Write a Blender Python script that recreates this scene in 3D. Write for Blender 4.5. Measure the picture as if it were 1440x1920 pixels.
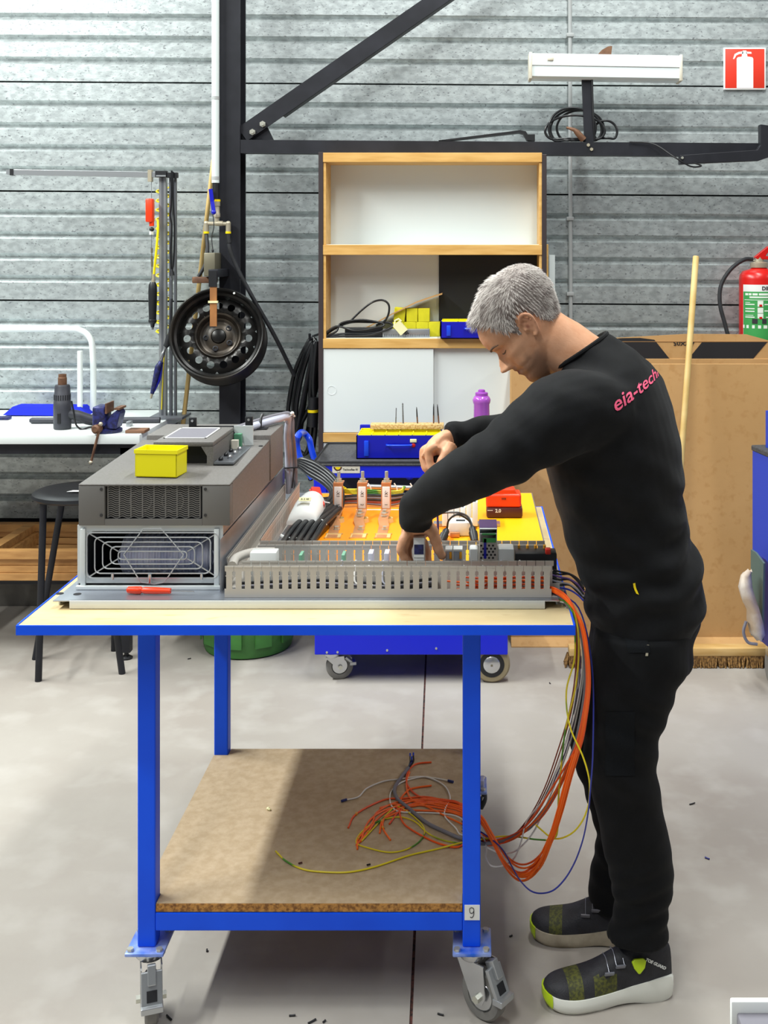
import bpy, bmesh, math, random
from mathutils import Vector, Matrix, noise
from mathutils.bvhtree import BVHTree

for o in list(bpy.data.objects):
    bpy.data.objects.remove(o, do_unlink=True)
scene = bpy.context.scene
COL = scene.collection
RND = random.Random(11)

# ------------------------------------------------------------------ camera, world, light, exposure
F, VX, HY, H = 2100.0, 885.0, 475.0, 1.70       # focal length / axis point in pixels of a 1440x1920 frame, eye height
cam = bpy.data.cameras.new('camera')
cam.sensor_fit = 'VERTICAL'
cam.sensor_height = 36.0
cam.lens = 36.0 * F / 1920.0
cam.shift_x = (720.0 - VX) / 1920.0
cam.shift_y = -(960.0 - HY) / 1920.0
cam.clip_start = 0.05
camo = bpy.data.objects.new('camera', cam)
COL.objects.link(camo)
camo.location = (0, 0, H)
camo.rotation_euler = (math.radians(90), 0, 0)
scene.camera = camo

world = bpy.data.worlds.new('hall_light')
scene.world = world
world.use_nodes = True
wbg = world.node_tree.nodes['Background']
wbg.inputs[0].default_value = (0.86, 0.93, 1.0, 1)
wbg.inputs[1].default_value = 0.165

def area(name, loc, sx, sy, power, col=(1, 1, 1), aim=None):
    l = bpy.data.lights.new(name, 'AREA')
    l.shape = 'RECTANGLE'
    l.size, l.size_y = sx, sy
    l.energy = power
    l.color = col
    o = bpy.data.objects.new(name, l)
    COL.objects.link(o)
    o.location = loc
    if aim is not None:
        d = Vector(aim) - Vector(loc)
        o.rotation_euler = (0, -math.atan2(d.x, -d.z), 0)      # tubes stay parallel to the hall's depth
    return o

# rows of ceiling tubes running along the depth of the hall, plus a front fill
area('tube_row_a', (-4.0, 2.8, 4.9), 0.2, 4.4, 500, (0.96, 1.0, 0.97), (-2.0, 2.8, 0))
area('tube_row_b', (0.7, 3.0, 5.2), 0.3, 3.4, 210, (0.97, 1.0, 0.97), (0.7, 2.8, 0))
area('tube_row_c', (5.6, 2.6, 4.9), 0.2, 4.4, 105, (1.0, 0.97, 0.93), (2.8, 2.8, 0))
area('front_fill', (-1.4, -1.0, 5.6), 0.3, 3.0, 150, (0.98, 1.0, 0.98), (-0.6, 1.5, 0))  # fill lamp added behind the camera to brighten front faces

vs = scene.view_settings
vs.view_transform = 'Standard'
vs.look = 'None'
vs.gamma = 1.0
vs.exposure = 0.0
vs.use_curve_mapping = False

# ------------------------------------------------------------------ helpers
def V(*a): return Vector(a)
def sc(Y): return F / Y
def PX(px, Y): return (px - VX) * Y / F
def PZ(py, Y): return H - (py - HY) * Y / F
def P(px, py, Y): return Vector((PX(px, Y), Y, PZ(py, Y)))
def G(px, py, z=0.0):
    Y = F * (H - z) / (py - HY)
    return Vector((PX(px, Y), Y, z))

def lin(h):
    h = h.lstrip('#')
    r = []
    for i in (0, 2, 4):
        c = int(h[i:i + 2], 16) / 255.0
        r.append(c / 12.92 if c <= 0.04045 else ((c + 0.055) / 1.055) ** 2.4)
    return (r[0], r[1], r[2], 1.0)

MATS = {}
def M(name, col, rough=0.5, metal=0.0, col2=None, vscale=8.0, vdet=4.0, lo=0.35, hi=0.65, bump=0.0, bscale=60.0,
      stretch=(1, 1, 1), trans=0.0, spec=0.5, rough2=None, emit=0.0, col3=None, v3=60.0, alpha=1.0, sheen=0.0, lo3=0.55, hi3=0.7):
    m = bpy.data.materials.new(name)
    m.use_nodes = True
    nt = m.node_tree
    b = nt.nodes['Principled BSDF']
    b.inputs['Base Color'].default_value = lin(col)
    b.inputs['Roughness'].default_value = rough
    b.inputs['Metallic'].default_value = metal
    b.inputs['Specular IOR Level'].default_value = spec
    b.inputs['Transmission Weight'].default_value = trans
    b.inputs['Sheen Weight'].default_value = sheen
    if alpha < 1: b.inputs['Alpha'].default_value = alpha
    if emit:
        b.inputs['Emission Color'].default_value = lin(col)
        b.inputs['Emission Strength'].default_value = emit
    tc = nt.nodes.new('ShaderNodeTexCoord')
    mp = nt.nodes.new('ShaderNodeMapping')
    mp.inputs['Scale'].default_value = stretch
    nt.links.new(tc.outputs['Object'], mp.inputs[0])
    last = None
    if col2:
        n = nt.nodes.new('ShaderNodeTexNoise')
        n.inputs['Scale'].default_value = vscale
        n.inputs['Detail'].default_value = vdet
        nt.links.new(mp.outputs[0], n.inputs[0])
        r = nt.nodes.new('ShaderNodeValToRGB')
        r.color_ramp.elements[0].position = lo
        r.color_ramp.elements[1].position = hi
        r.color_ramp.elements[0].color = lin(col)
        r.color_ramp.elements[1].color = lin(col2)
        nt.links.new(n.outputs[0], r.inputs[0])
        last = r.outputs[0]
        if rough2 is not None:
            q = nt.nodes.new('ShaderNodeMapRange')
            q.inputs[1].default_value = lo; q.inputs[2].default_value = hi
            q.inputs[3].default_value = rough; q.inputs[4].default_value = rough2
            nt.links.new(n.outputs[0], q.inputs[0])
            nt.links.new(q.outputs[0], b.inputs['Roughness'])
    if col3:
        n = nt.nodes.new('ShaderNodeTexNoise')
        n.inputs['Scale'].default_value = v3
        n.inputs['Detail'].default_value = 3
        nt.links.new(mp.outputs[0], n.inputs[0])
        r = nt.nodes.new('ShaderNodeMapRange')
        r.inputs[1].default_value = lo3; r.inputs[2].default_value = hi3
        nt.links.new(n.outputs[0], r.inputs[0])
        mx = nt.nodes.new('ShaderNodeMix'); mx.data_type = 'RGBA'
        nt.links.new(r.outputs[0], mx.inputs[0])
        if last: nt.links.new(last, mx.inputs[6])
        else: mx.inputs[6].default_value = lin(col)
        mx.inputs[7].default_value = lin(col3)
        last = mx.outputs[2]
    if last: nt.links.new(last, b.inputs['Base Color'])
    if bump:
        n = nt.nodes.new('ShaderNodeTexNoise')
        n.inputs['Scale'].default_value = bscale
        n.inputs['Detail'].default_value = 3
        nt.links.new(mp.outputs[0], n.inputs[0])
        bp = nt.nodes.new('ShaderNodeBump')
        bp.inputs['Strength'].default_value = bump
        bp.inputs['Distance'].default_value = 0.01
        nt.links.new(n.outputs[0], bp.inputs['Height'])
        nt.links.new(bp.outputs[0], b.inputs['Normal'])
    MATS[name] = m
    return m

def crv(pts, n=6, closed=False):
    """Catmull-Rom through pts."""
    pts = [Vector(p) for p in pts]
    if len(pts) < 3 and not closed:
        return pts
    out = []
    N = len(pts)
    rng = range(N if closed else N - 1)
    for i in rng:
        if closed:
            p0, p1, p2, p3 = pts[(i - 1) % N], pts[i], pts[(i + 1) % N], pts[(i + 2) % N]
        else:
            p1, p2 = pts[i], pts[i + 1]
            p0 = pts[i - 1] if i else p1 * 2 - p2
            p3 = pts[i + 2] if i + 2 < N else p2 * 2 - p1
        for k in range(n):
            t = k / n
            out.append(0.5 * ((2 * p1) + (p2 - p0) * t + (2 * p0 - 5 * p1 + 4 * p2 - p3) * t * t + (3 * p1 - p0 - 3 * p2 + p3) * t ** 3))
    if not closed: out.append(pts[-1])
    return out

def lerpl(a, b, t): return a + (b - a) * t

class MB:
    def __init__(s): s.v = []; s.f = []; s.mi = []; s.cur = 0
    def add(s, vs, fs):
        o = len(s.v)
        s.v += [Vector(p) for p in vs]
        for f in fs:
            s.f.append([i + o for i in f]); s.mi.append(s.cur)
        return s
    def box(s, x0, x1, y0, y1, z0, z1):
        return s.add([(x0, y0, z0), (x1, y0, z0), (x1, y1, z0), (x0, y1, z0), (x0, y0, z1), (x1, y0, z1), (x1, y1, z1), (x0, y1, z1)],
                     [(0, 3, 2, 1), (4, 5, 6, 7), (0, 1, 5, 4), (1, 2, 6, 5), (2, 3, 7, 6), (3, 0, 4, 7)])
    def obox(s, c, ax, ay, az, hx, hy, hz):
        c = Vector(c); ax = Vector(ax).normalized() * hx; ay = Vector(ay).normalized() * hy; az = Vector(az).normalized() * hz
        vs = [c + ax * i + ay * j + az * k for k in (-1, 1) for (i, j) in ((-1, -1), (1, -1), (1, 1), (-1, 1))]
        return s.add(vs, [(0, 3, 2, 1), (4, 5, 6, 7), (0, 1, 5, 4), (1, 2, 6, 5), (2, 3, 7, 6), (3, 0, 4, 7)])
    def rbox(s, x0, x1, y0, y1, z0, z1, r=0.003, seg=2):
        bm = bmesh.new()
        bmesh.ops.create_cube(bm, size=1)
        for v in bm.verts:
            v.co = Vector((lerpl(x0, x1, v.co.x + .5), lerpl(y0, y1, v.co.y + .5), lerpl(z0, z1, v.co.z + .5)))
        bmesh.ops.bevel(bm, geom=bm.edges[:], offset=r, segments=seg, profile=.5, affect='EDGES')
        bm.verts.index_update()
        s.add([v.co.copy() for v in bm.verts], [[v.index for v in f.verts] for f in bm.faces])
        bm.free()
        return s
    def loft(s, rings, cap=True, closed=False):
        n = len(rings[0]); vs = [p for r in rings for p in r]; fs = []
        m = len(rings)
        for i in range(m if closed else m - 1):
            a = i * n; b = ((i + 1) % m) * n
            for k in range(n):
                fs.append((a + k, a + (k + 1) % n, b + (k + 1) % n, b + k))
        if cap and not closed:
            fs.append(tuple(range(n - 1, -1, -1)))
            fs.append(tuple((m - 1) * n + k for k in range(n)))
        return s.add(vs, fs)
    def cyl(s, p0, p1, r0, r1=None, n=16):
        return s.tube([p0, p1], [r0, r0 if r1 is None else r1], n)
    def tube(s, pts, r, n=8, closed=False, flat=None):
        pts = [Vector(p) for p in pts]
        N = len(pts)
        rr = r if isinstance(r, (list, tuple)) else [r] * N
        if len(rr) != N:
            rr = [rr[min(len(rr) - 1, int(i / max(1, N - 1) * (len(rr) - 1)))] * (1 - (i / max(1, N - 1) * (len(rr) - 1)) % 1) +
                  rr[min(len(rr) - 1, int(i / max(1, N - 1) * (len(rr) - 1)) + 1)] * ((i / max(1, N - 1) * (len(rr) - 1)) % 1) for i in range(N)]
        rings = []
        up = None
        for i in range(N):
            if closed: t = (pts[(i + 1) % N] - pts[i - 1])
            else: t = pts[min(i + 1, N - 1)] - pts[max(i - 1, 0)]
            if t.length < 1e-9: t = Vector((0, 0, 1))
            t.normalize()
            if up is None:
                a = Vector((0, 0, 1)) if abs(t.z) < .9 else Vector((1, 0, 0))
                up = (a - t * a.dot(t)).normalized()
            else:
                up = up - t * up.dot(t)
                if up.length < 1e-6:
                    a = Vector((1, 0, 0)); up = a - t * a.dot(t)
                up.normalize()
            sd = t.cross(up)
            rings.append([pts[i] + (up * math.cos(2 * math.pi * k / n) + sd * math.sin(2 * math.pi * k / n)) * rr[i] for k in range(n)])
        return s.loft(rings, True, closed)
    def lathe(s, o, ax, prof, n=24, ref=None, ring=False, cap=True):
        o = Vector(o); ax = Vector(ax).normalized()
        a = Vector(ref) if ref else (Vector((0, 0, 1)) if abs(ax.z) < .9 else Vector((1, 0, 0)))
        u = (a - ax * a.dot(ax)).normalized(); w = ax.cross(u)
        rings = [[o + ax * h + (u * math.cos(2 * math.pi * k / n) + w * math.sin(2 * math.pi * k / n)) * max(r, 1e-5) for k in range(n)] for r, h in prof]
        return s.loft(rings, cap, ring)
    def prism(s, pts, off):
        pts = [Vector(p) for p in pts]; off = Vector(off); n = len(pts)
        fs = [tuple(range(n - 1, -1, -1)), tuple(range(n, 2 * n))]
        for k in range(n): fs.append((k, (k + 1) % n, n + (k + 1) % n, n + k))
        return s.add(pts + [p + off for p in pts], fs)
    def ell(s, c, rx, ry, rz, nu=14, nv=9, rot=None):
        c = Vector(c); vs = []; fs = []
        for j in range(1, nv):
            th = math.pi * j / nv
            for i in range(nu):
                ph = 2 * math.pi * i / nu
                p = Vector((rx * math.sin(th) * math.cos(ph), ry * math.sin(th) * math.sin(ph), rz * math.cos(th)))
                vs.append(c + (rot @ p if rot else p))
        for q in (rz, -rz):
            p = Vector((0, 0, q)); vs.append(c + (rot @ p if rot else p))
        for j in range(nv - 2):
            for i in range(nu):
                fs.append((j * nu + i, (j + 1) * nu + i, (j + 1) * nu + (i + 1) % nu, j * nu + (i + 1) % nu))
        t = (nv - 1) * nu
        for i in range(nu):
            fs.append((t, i, (i + 1) % nu))
            fs.append((t + 1, (nv - 2) * nu + (i + 1) % nu, (nv - 2) * nu + i))
        return s.add(vs, fs)

def root_loc(o):
    while o.parent: o = o.parent
    return o.location.copy()

def fixn(me):
    bm = bmesh.new(); bm.from_mesh(me)
    bmesh.ops.recalc_face_normals(bm, faces=bm.faces[:])
    bm.to_mesh(me); bm.free()

def obj(name, mb, mat, parent=None, smooth=40, bevel=0.0, label=None, cat=None, group=None, kind=None, keep=False):
    """one mesh object; vertices are given in world space, the origin goes to the thing's base"""
    if isinstance(mb, bpy.types.Mesh): me = mb
    else:
        me = bpy.data.meshes.new(name)
        me.from_pydata([tuple(p) for p in mb.v], [], mb.f)
        if any(mb.mi): me.polygons.foreach_set('material_index', mb.mi)
        fixn(me)
    me.name = name
    if smooth:
        me.shade_smooth()
        me.set_sharp_from_angle(angle=math.radians(smooth))
    for m in (mat if isinstance(mat, (list, tuple)) else [mat]):
        me.materials.append(MATS[m] if isinstance(m, str) else m)
    o = bpy.data.objects.new(name, me)
    COL.objects.link(o)
    if parent:
        off = root_loc(parent)
        o.parent = parent
    else:
        xs = [v.co.x for v in me.vertices]; ys = [v.co.y for v in me.vertices]; zs = [v.co.z for v in me.vertices]
        off = Vector(((min(xs) + max(xs)) / 2, (min(ys) + max(ys)) / 2, min(zs)))
        o.location = off
    me.transform(Matrix.Translation(-off))
    if bevel:
        b = o.modifiers.new('bevel', 'BEVEL'); b.width = bevel; b.segments = 2; b.limit_method = 'ANGLE'; b.angle_limit = math.radians(40)
    tag(o, label, cat, group, kind)
    return o

def tag(o, label=None, cat=None, group=None, kind=None):
    if label: o['label'] = label
    if cat: o['category'] = cat
    if group: o['group'] = group
    if kind: o['kind'] = kind
    return o

def thing(name, loc, label, cat, group=None, kind=None):
    o = bpy.data.objects.new(name, None)
    o.empty_display_size = 0.05
    COL.objects.link(o)
    o.location = loc
    return tag(o, label, cat, group, kind)

def dup(o, delta, label=None, parent=None):
    """copy of a thing with copies of its parts and sub-parts"""
    c = o.copy(); COL.objects.link(c); c.parent = parent
    if parent is None: c.location = o.location + Vector(delta)
    if label: c['label'] = label
    for ch in list(o.children): dup(ch, (0, 0, 0), None, c)
    return c

def text_mb(body, size, origin, right, up, thick=0.0006, italic=False, align='CENTER', bold=0.0, sx=1.0):
    cu = bpy.data.curves.new('lettering', 'FONT')
    cu.body = body; cu.size = size; cu.align_x = align; cu.align_y = 'CENTER'
    cu.resolution_u = 3
    cu.extrude = thick / 2
    cu.offset = bold
    if italic: cu.shear = 0.25
    t = bpy.data.objects.new('t', cu); COL.objects.link(t)
    dg = bpy.context.evaluated_depsgraph_get()
    me = bpy.data.meshes.new_from_object(t.evaluated_get(dg))
    bpy.data.objects.remove(t, do_unlink=True)
    r = Vector(right).normalized(); u = Vector(up).normalized(); n = r.cross(u)
    mb = MB()
    mb.add([Vector(origin) + r * v.co.x * sx + u * v.co.y + n * v.co.z for v in me.vertices], [list(p.vertices) for p in me.polygons])
    bpy.data.meshes.remove(me)
    return mb

def voxel(mb, vox, smooth_it=2, factor=0.5):
    me = bpy.data.meshes.new('tmp')
    me.from_pydata([tuple(p) for p in mb.v], [], mb.f); fixn(me)
    o = bpy.data.objects.new('tmp', me); COL.objects.link(o)
    r = o.modifiers.new('r', 'REMESH'); r.mode = 'VOXEL'; r.voxel_size = vox
    if smooth_it:
        q = o.modifiers.new('s', 'SMOOTH'); q.iterations = smooth_it; q.factor = factor
    dg = bpy.context.evaluated_depsgraph_get()
    out = bpy.data.meshes.new_from_object(o.evaluated_get(dg))
    bpy.data.objects.remove(o, do_unlink=True)
    return out

def elring(c, u, v, ru, rv, n=28, p=2.0):
    c = Vector(c); out = []
    for k in range(n):
        a = 2 * math.pi * k / n
        ca, sa = math.cos(a), math.sin(a)
        out.append(c + u * (ru * math.copysign(abs(ca) ** (2 / p), ca)) + v * (rv * math.copysign(abs(sa) ** (2 / p), sa)))
    return out

EX, EY, EZ = V(1, 0, 0), V(0, 1, 0), V(0, 0, 1)
# ------------------------------------------------------------------ materials
M('galv', '#c3cbcb', .42, .55, '#a9b0b1', 26, 5, .38, .62, .05, 90, (1, 1, 1.6), col3='#7f8386', v3=75, lo3=.60, hi3=.72)
M('wall_dark', '#2c2c30', .8)
M('plinth', '#807c74', .9, 0, '#5d5a55', 6, 6, .35, .7, .2, 30)
M('concrete', '#aaa49c', .62, 0, '#9b938b', 1.7, 9, .36, .68, .06, 40, col3='#b3aea7', v3=7, lo3=.50, hi3=.85, spec=.35)
M('joint', '#2a2422', .9, 0, '#6b4038', 90, 2)
M('black_steel', '#1d1e24', .5, .2, '#26272e', 9, 3, .4, .7, spec=.4)
M('black_plastic', '#15161a', .45)
M('black_rubber', '#17181b', .6, 0, '#24252a', 30)
M('black_cable', '#16171a', .38, spec=.5)
M('bolt', '#c8c8bc', .35, .7)
M('chrome', '#c9cbcd', .25, .9)
M('alu', '#aeb1b4', .35, .75)
M('alu_dark', '#74777d', .4, .6)
M('white_paint', '#e4eae8', .5)
M('white_plastic', '#e6e9e7', .4)
M('offwhite', '#d9d5c8', .5, 0, '#cfc8b4', 12)
M('diffuser', '#dfe9ea', .3, spec=.4)
M('conduit', '#d4dedd', .5)
M('conduit_grey', '#a9acac', .5)
M('wood_edge', '#dcb069', .5, 0, '#c8984f', 5, 6, .35, .65, .03, 60, (1, 8, 8))
M('wood_light', '#d9b578', .55, 0, '#c49a58', 6, 6, .35, .65, .05, 60, (1, 6, 6))
M('wood_frame', '#c8975a', .6, 0, '#a87641', 6, 6, .35, .65, .05, 60, (1, 6, 6))
M('wood_strap', '#a8703c', .6, 0, '#8e5c30', 12, 4, .35, .65)
M('wood_stick', '#d8bb7c', .5, 0, '#c7a560', 8, 4)
M('wood_brown', '#7a5740', .6)
M('melamine_white', '#dde3e1', .38)
M('melamine_brown', '#352b2c', .5)
M('panel_black', '#16181d', .55)
M('blue_paint', '#0053ee', .45, 0, '#004ae0', 5, 3, .4, .7, spec=.28)
M('blue_edge', '#1a6fe0', .5, 0, '#0a58c8', 10, 4)
M('blue_cart', '#0b1fd0', .4, spec=.45)
M('blue_bin', '#1640b8', .4)
M('blue_deep', '#0c14a8', .35)
M('blue_handle', '#1646d8', .3)
M('navy', '#2a2f6e', .45, .1, '#1b1d42', 60, 4, .4, .6)
M('ply', '#d8c498', .5, 0, '#c8ae7e', 3, 8, .38, .7, .03, 80, (1, 3, 1), col3='#b8996a', v3=14, lo3=.6, hi3=.8)
M('chipboard', '#b8a387', .75, 0, '#ab9577', 45, 3, .35, .65, .08, 160, col3='#8f7458', v3=2.2, lo3=.62, hi3=.78)
M('chip_edge', '#b5813f', .8, 0, '#7a4f22', 130, 3, .4, .62, .3, 140)
M('steel_sheet', '#b8bdc6', .32, .8, '#a6abb6', 6, 3)
M('steel_white', '#d3d8d8', .4, .2)
M('duct', '#b2ada6', .5)
M('chip_light', '#dcbf8a', .8, 0, '#b98f55', 130, 3, .4, .62, .2, 140)
M('plate_worn', '#9fb0e0', .4, .4, '#2a66d8', 14, 4, .4, .62)
M('terminal_green', '#4f8a6a', .5)
M('duct_side', '#bdb8b0', .5)
M('drive_grey', '#6e6b69', .55, 0, '#66635f', 200, 2, .4, .6)
M('drive_face', '#64625f', .6)
M('drive_dark', '#2b2a2c', .6)
M('cavity', '#0e0f16', .7)
M('fan_plastic', '#e6eaff', .12, 0, '#b9c2e6', 20, spec=.9)
M('wire_grill', '#c9ced2', .3, .7)
M('orange_plate', '#ff9a00', .42, 0, '#ff8c00', 3, 2)
M('yellow_plate', '#ffb300', .42)
M('copper', '#d49a6c', .35, .4, '#c58355', 18, 3)
M('resin', '#d8b878', .4)
M('yellow_bin', '#f4e808', .45)
M('yellow_card', '#dcd417', .6, 0, '#cfc60f', 20)
M('yellow', '#f0d300', .4)
M('yellow_hose', '#f2dc10', .35)
M('red', '#c8150f', .3)
M('red_sign', '#e0331a', .5)
M('sign_white', '#eef0ee', .5)
M('red_plastic', '#d8301c', .4)
M('dark_red', '#4a1f1e', .45)
M('orange_plastic', '#e83c14', .35, spec=.5)
M('orange_wire', '#ff6d0c', .45)
M('orange_wire_b', '#ee560a', .45)
M('white_wire', '#e4e2de', .45)
M('blue_wire', '#26308c', .45)
M('grey_cable', '#76747c', .5)
M('lilac_cable', '#b7b9c8', .45)
M('violet_wire', '#4d3668', .45)
M('brown_wire', '#8c3a1e', .5)
M('green_wire', '#4a8c34', .45)
M('greenyellow', '#e0cc18', .45, 0, '#4a8a24', 9, 1, .56, .60)
M('ferrule_blue', '#26336e', .4)
M('ferrule_yellow', '#e09a1c', .4)
M('cardboard', '#c59b66', .8, 0, '#bd925c', 2.5, 5, .35, .7, .05, 40, col3='#b98d57', v3=30)
M('cardboard_dark', '#a87d4e', .8)
M('print_black', '#1c1b1f', .7)
M('bristle', '#9a7440', .8, 0, '#5b3f1c', 120, 3, .4, .6)
M('rust_brown', '#7b5840', .6, .3, '#5d4030', 30)
M('heatgun', '#3c3d45', .5, 0, '#33343b', 20)
M('rim_black', '#1a1918', .33, .45, '#3a332b', 5, 4, .5, .75, spec=.5)
M('rim_wear', '#4a4239', .35, .5, '#1d1b19', 9, 4, .4, .6)
M('brass', '#b9b09a', .4, .5)
M('brass_dark', '#7d7866', .45, .5)
M('green_bin', '#3c7a34', .5, 0, '#33692c', 14)
M('green_panel', '#55665f', .6)
M('bag', '#b09a82', .6, 0, '#d5ccc0', 9, 4, .4, .65, .15, 20)
M('caster_rubber', '#6d6b68', .65, 0, '#7c7a76', 20)
M('caster_tan', '#8d8064', .6)
M('rubber_mat', '#3a3a3d', .7, 0, '#4a4a4c', 120, 2, .4, .6, .2, 200)
M('purple_plastic', '#bb62cf', .18, 0, trans=.25, spec=.5)
M('purple_solid', '#9a4ab0', .35)
M('label_white', '#e3e4e2', .5)
M('label_cream', '#e4e0b0', .5)
M('label_green', '#3a9a4e', .5)
M('print_white', '#dfe8de', .6)
M('ink', '#26262c', .7)
M('pcb', '#6f9f86', .5)
M('sweater', '#0b0c0f', .8, 0, '#08090b', 40, 3, .4, .6, .12, 700, spec=.22, sheen=.04)
M('trousers', '#090a0d', .85, 0, '#060709', 30, 3, .4, .6, .12, 700, spec=.2, sheen=.03)
M('trouser_panel', '#111316', .9, 0, spec=.15, bump=.2, bscale=320)
M('pink_print', '#ee5b80', .6)
M('skin', '#dba582', .5, 0, '#d0956f', 30, 4, .4, .7, .06, 260, spec=.35)
M('skin_dark', '#8f5a48', .55)
M('lip', '#8e5a50', .5)
M('stubble', '#a9826a', .6, 0, '#8d6b58', 260, 2, .4, .6)
M('brow', '#6d5646', .8)
M('blue_tray', '#1424b8', .7, spec=.15)
M('hair_mid', '#a39a95', .7, 0, '#8c827d', 90, 4, .4, .62, spec=.2)
M('hair_light', '#d6d0ca', .6, spec=.3)
M('hair_dark', '#6e625e', .6, spec=.2)
M('shoe_dark', '#212126', .65, 0, '#2a2a30', 40, 3, .4, .6, .2, 300)
M('shoe_olive', '#5a5c22', .7, 0, '#3a3c22', 160, 2, .4, .6)
M('sole_white', '#e6e7de', .5)
M('sole_tan', '#b7ac97', .6, 0, '#938874', 20)
M('lime', '#b7d21c', .4)
M('silver_tab', '#8d8f9a', .3, .3)
M('wallpanel_grey', '#c9d1d0', .5)
# ------------------------------------------------------------------ the hall: floor, cladding, steel
WY = 5.40                      # face of the cladding
SL = -0.0066                   # the cladding runs very slightly downhill to the right
def ja(y): return -0.192 - 0.0263 * (y - 4.64)
fl = MB()
jw = .0035
fl.prism([(-6, -2, 0), (ja(-2) - jw, -2, 0), (ja(5.5) - jw, 5.5, 0), (-6, 5.5, 0)], (0, 0, -.12))
floor = obj('floor', fl, 'concrete', smooth=0, kind='structure')
tag(floor, 'grey polished concrete hall floor with a saw-cut joint')
fl = MB(); fl.prism([(ja(-2) + jw, -2, 0), (5.5, -2, 0), (5.5, 5.5, 0), (ja(5.5) + jw, 5.5, 0)], (0, 0, -.12))
obj('slab', fl, 'concrete', floor, smooth=0)
fl = MB(); fl.prism([(ja(-2) - jw, -2, -.004), (ja(-2) + jw, -2, -.004), (ja(5.5) + jw, 5.5, -.004), (ja(5.5) - jw, 5.5, -.004)], (0, 0, -.1))
obj('joint_filler', fl, 'joint', floor, smooth=0)

wb = MB(); wb.box(-5.5, 5.0, 5.45, 5.52, 0, 3.9)
wall = obj('wall_back', wb, 'wall_dark', smooth=0, kind='structure')
tag(wall, 'back wall of galvanised ribbed steel cassettes above a concrete plinth')
PITCH = .527
def cassette(zt):
    prof = [(.045, 0), (0, .003)]
    g = .0975
    for k in range(4):
        z = .0875 + .1055 * k
        prof += [(0, z), (.020, z + .0175), (.020, z + .019), (0, z + .036)]
    prof += [(0, PITCH - .005), (.045, PITCH - .004)]
    mb = MB()
    n = len(prof)
    L, Rr = -5.4, 4.9
    vs = [(x, WY + d, zt - h + SL * x) for x in (L, Rr) for d, h in prof]
    mb.add(vs, [(i, i + 1, n + i + 1, n + i) for i in range(n - 1)])
    return mb
for k in range(6):
    obj('panel', cassette(2.512 + PITCH * 2 - PITCH * k), 'galv', wall, smooth=0)
pl = MB(); pl.rbox(-5.4, 4.9, 5.395, 5.5, 0, .398, .006)
obj('plinth', pl, 'plinth', wall, label='bare concrete plinth')

# steel column (H section)
c0 = P(411, 0, 5.12).x; c1 = P(450, 0, 5.12).x
col = thing('steel_column', ((c0 + c1) / 2, 5.18, 0), 'black steel H-section column rising in front of the ribbed wall', 'column')
for nm, a in (('front_flange', (c0, c1, 5.12, 5.131, 0, 3.9)), ('web', ((c0 + c1) / 2 - .005, (c0 + c1) / 2 + .005, 5.13, 5.225, 0, 3.9)), ('rear_flange', (c0, c1 + .004, 5.222, 5.233, 0, 3.9))):
    mb = MB(); mb.box(*a); obj(nm, mb, 'black_steel', col, smooth=0)

# horizontal beam
beam = thing('steel_beam', (0.6, 5.15, PZ(287, 5.12)), 'black horizontal steel beam running from the column above the cabinet', 'beam')
mb = MB(); z0 = PZ(287, 5.12); z1 = PZ(262, 5.12); xa = c1 + .002
mb.add([(x, y, z + SL * (x - xa)) for x in (xa, 3.2) for (y, z) in ((5.12, z0), (5.12, z1), (5.18, z1), (5.18, z0))],
       [(0, 1, 5, 4), (1, 2, 6, 5), (2, 3, 7, 6), (3, 0, 4, 7), (0, 3, 2, 1), (4, 5, 6, 7)])
obj('bar', mb, 'black_steel', beam, smooth=0)
for q in ((1103, 272), (1109, 280)):
    p = P(q[0], q[1], 5.12); mb = MB(); mb.cyl(p + V(0, .002, 0), p + V(0, -.006, 0), .008, n=6)
    obj('bolt', mb, 'brass', beam)

# diagonal brace
a = P(455, 252, 5.14); b = P(1130, -217, 5.14)
br = thing('diagonal_brace', a, 'black diagonal steel brace bolted at the foot of the column joint', 'brace')
d = (b - a).normalized(); nrm = V(-d.z, 0, d.x)
mb = MB(); mb.obox((a + b) / 2, d, EY, nrm, (b - a).length / 2, .006, .037)
obj('flat_bar', mb, 'black_steel', br, smooth=0)
mb = MB(); mb.obox((a + b) / 2 - nrm * .034 + V(0, .03, 0) + d * .1, d, EY, nrm, (b - a).length / 2 - .1, .03, .004)
obj('flange', mb, 'black_steel', br, smooth=0)
gp = [P(452, 222 + 30, 5.155), P(476, 236, 5.155), P(500, 235, 5.155), P(513, 262, 5.155), P(452, 262, 5.155)]
mb = MB(); mb.prism(gp, (0, .008, 0)); obj('gusset_plate', mb, 'black_steel', br, smooth=0)
for q in ((474, 248), (493, 233)):
    p = P(q[0], q[1], 5.134); mb = MB(); mb.cyl(p, p + V(0, -.012, 0), .0145, n=6)
    mb.cyl(p + V(0, -.012, 0), p + V(0, -.02, 0), .008, n=10)
    obj('bolt', mb, 'bolt', br)

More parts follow.
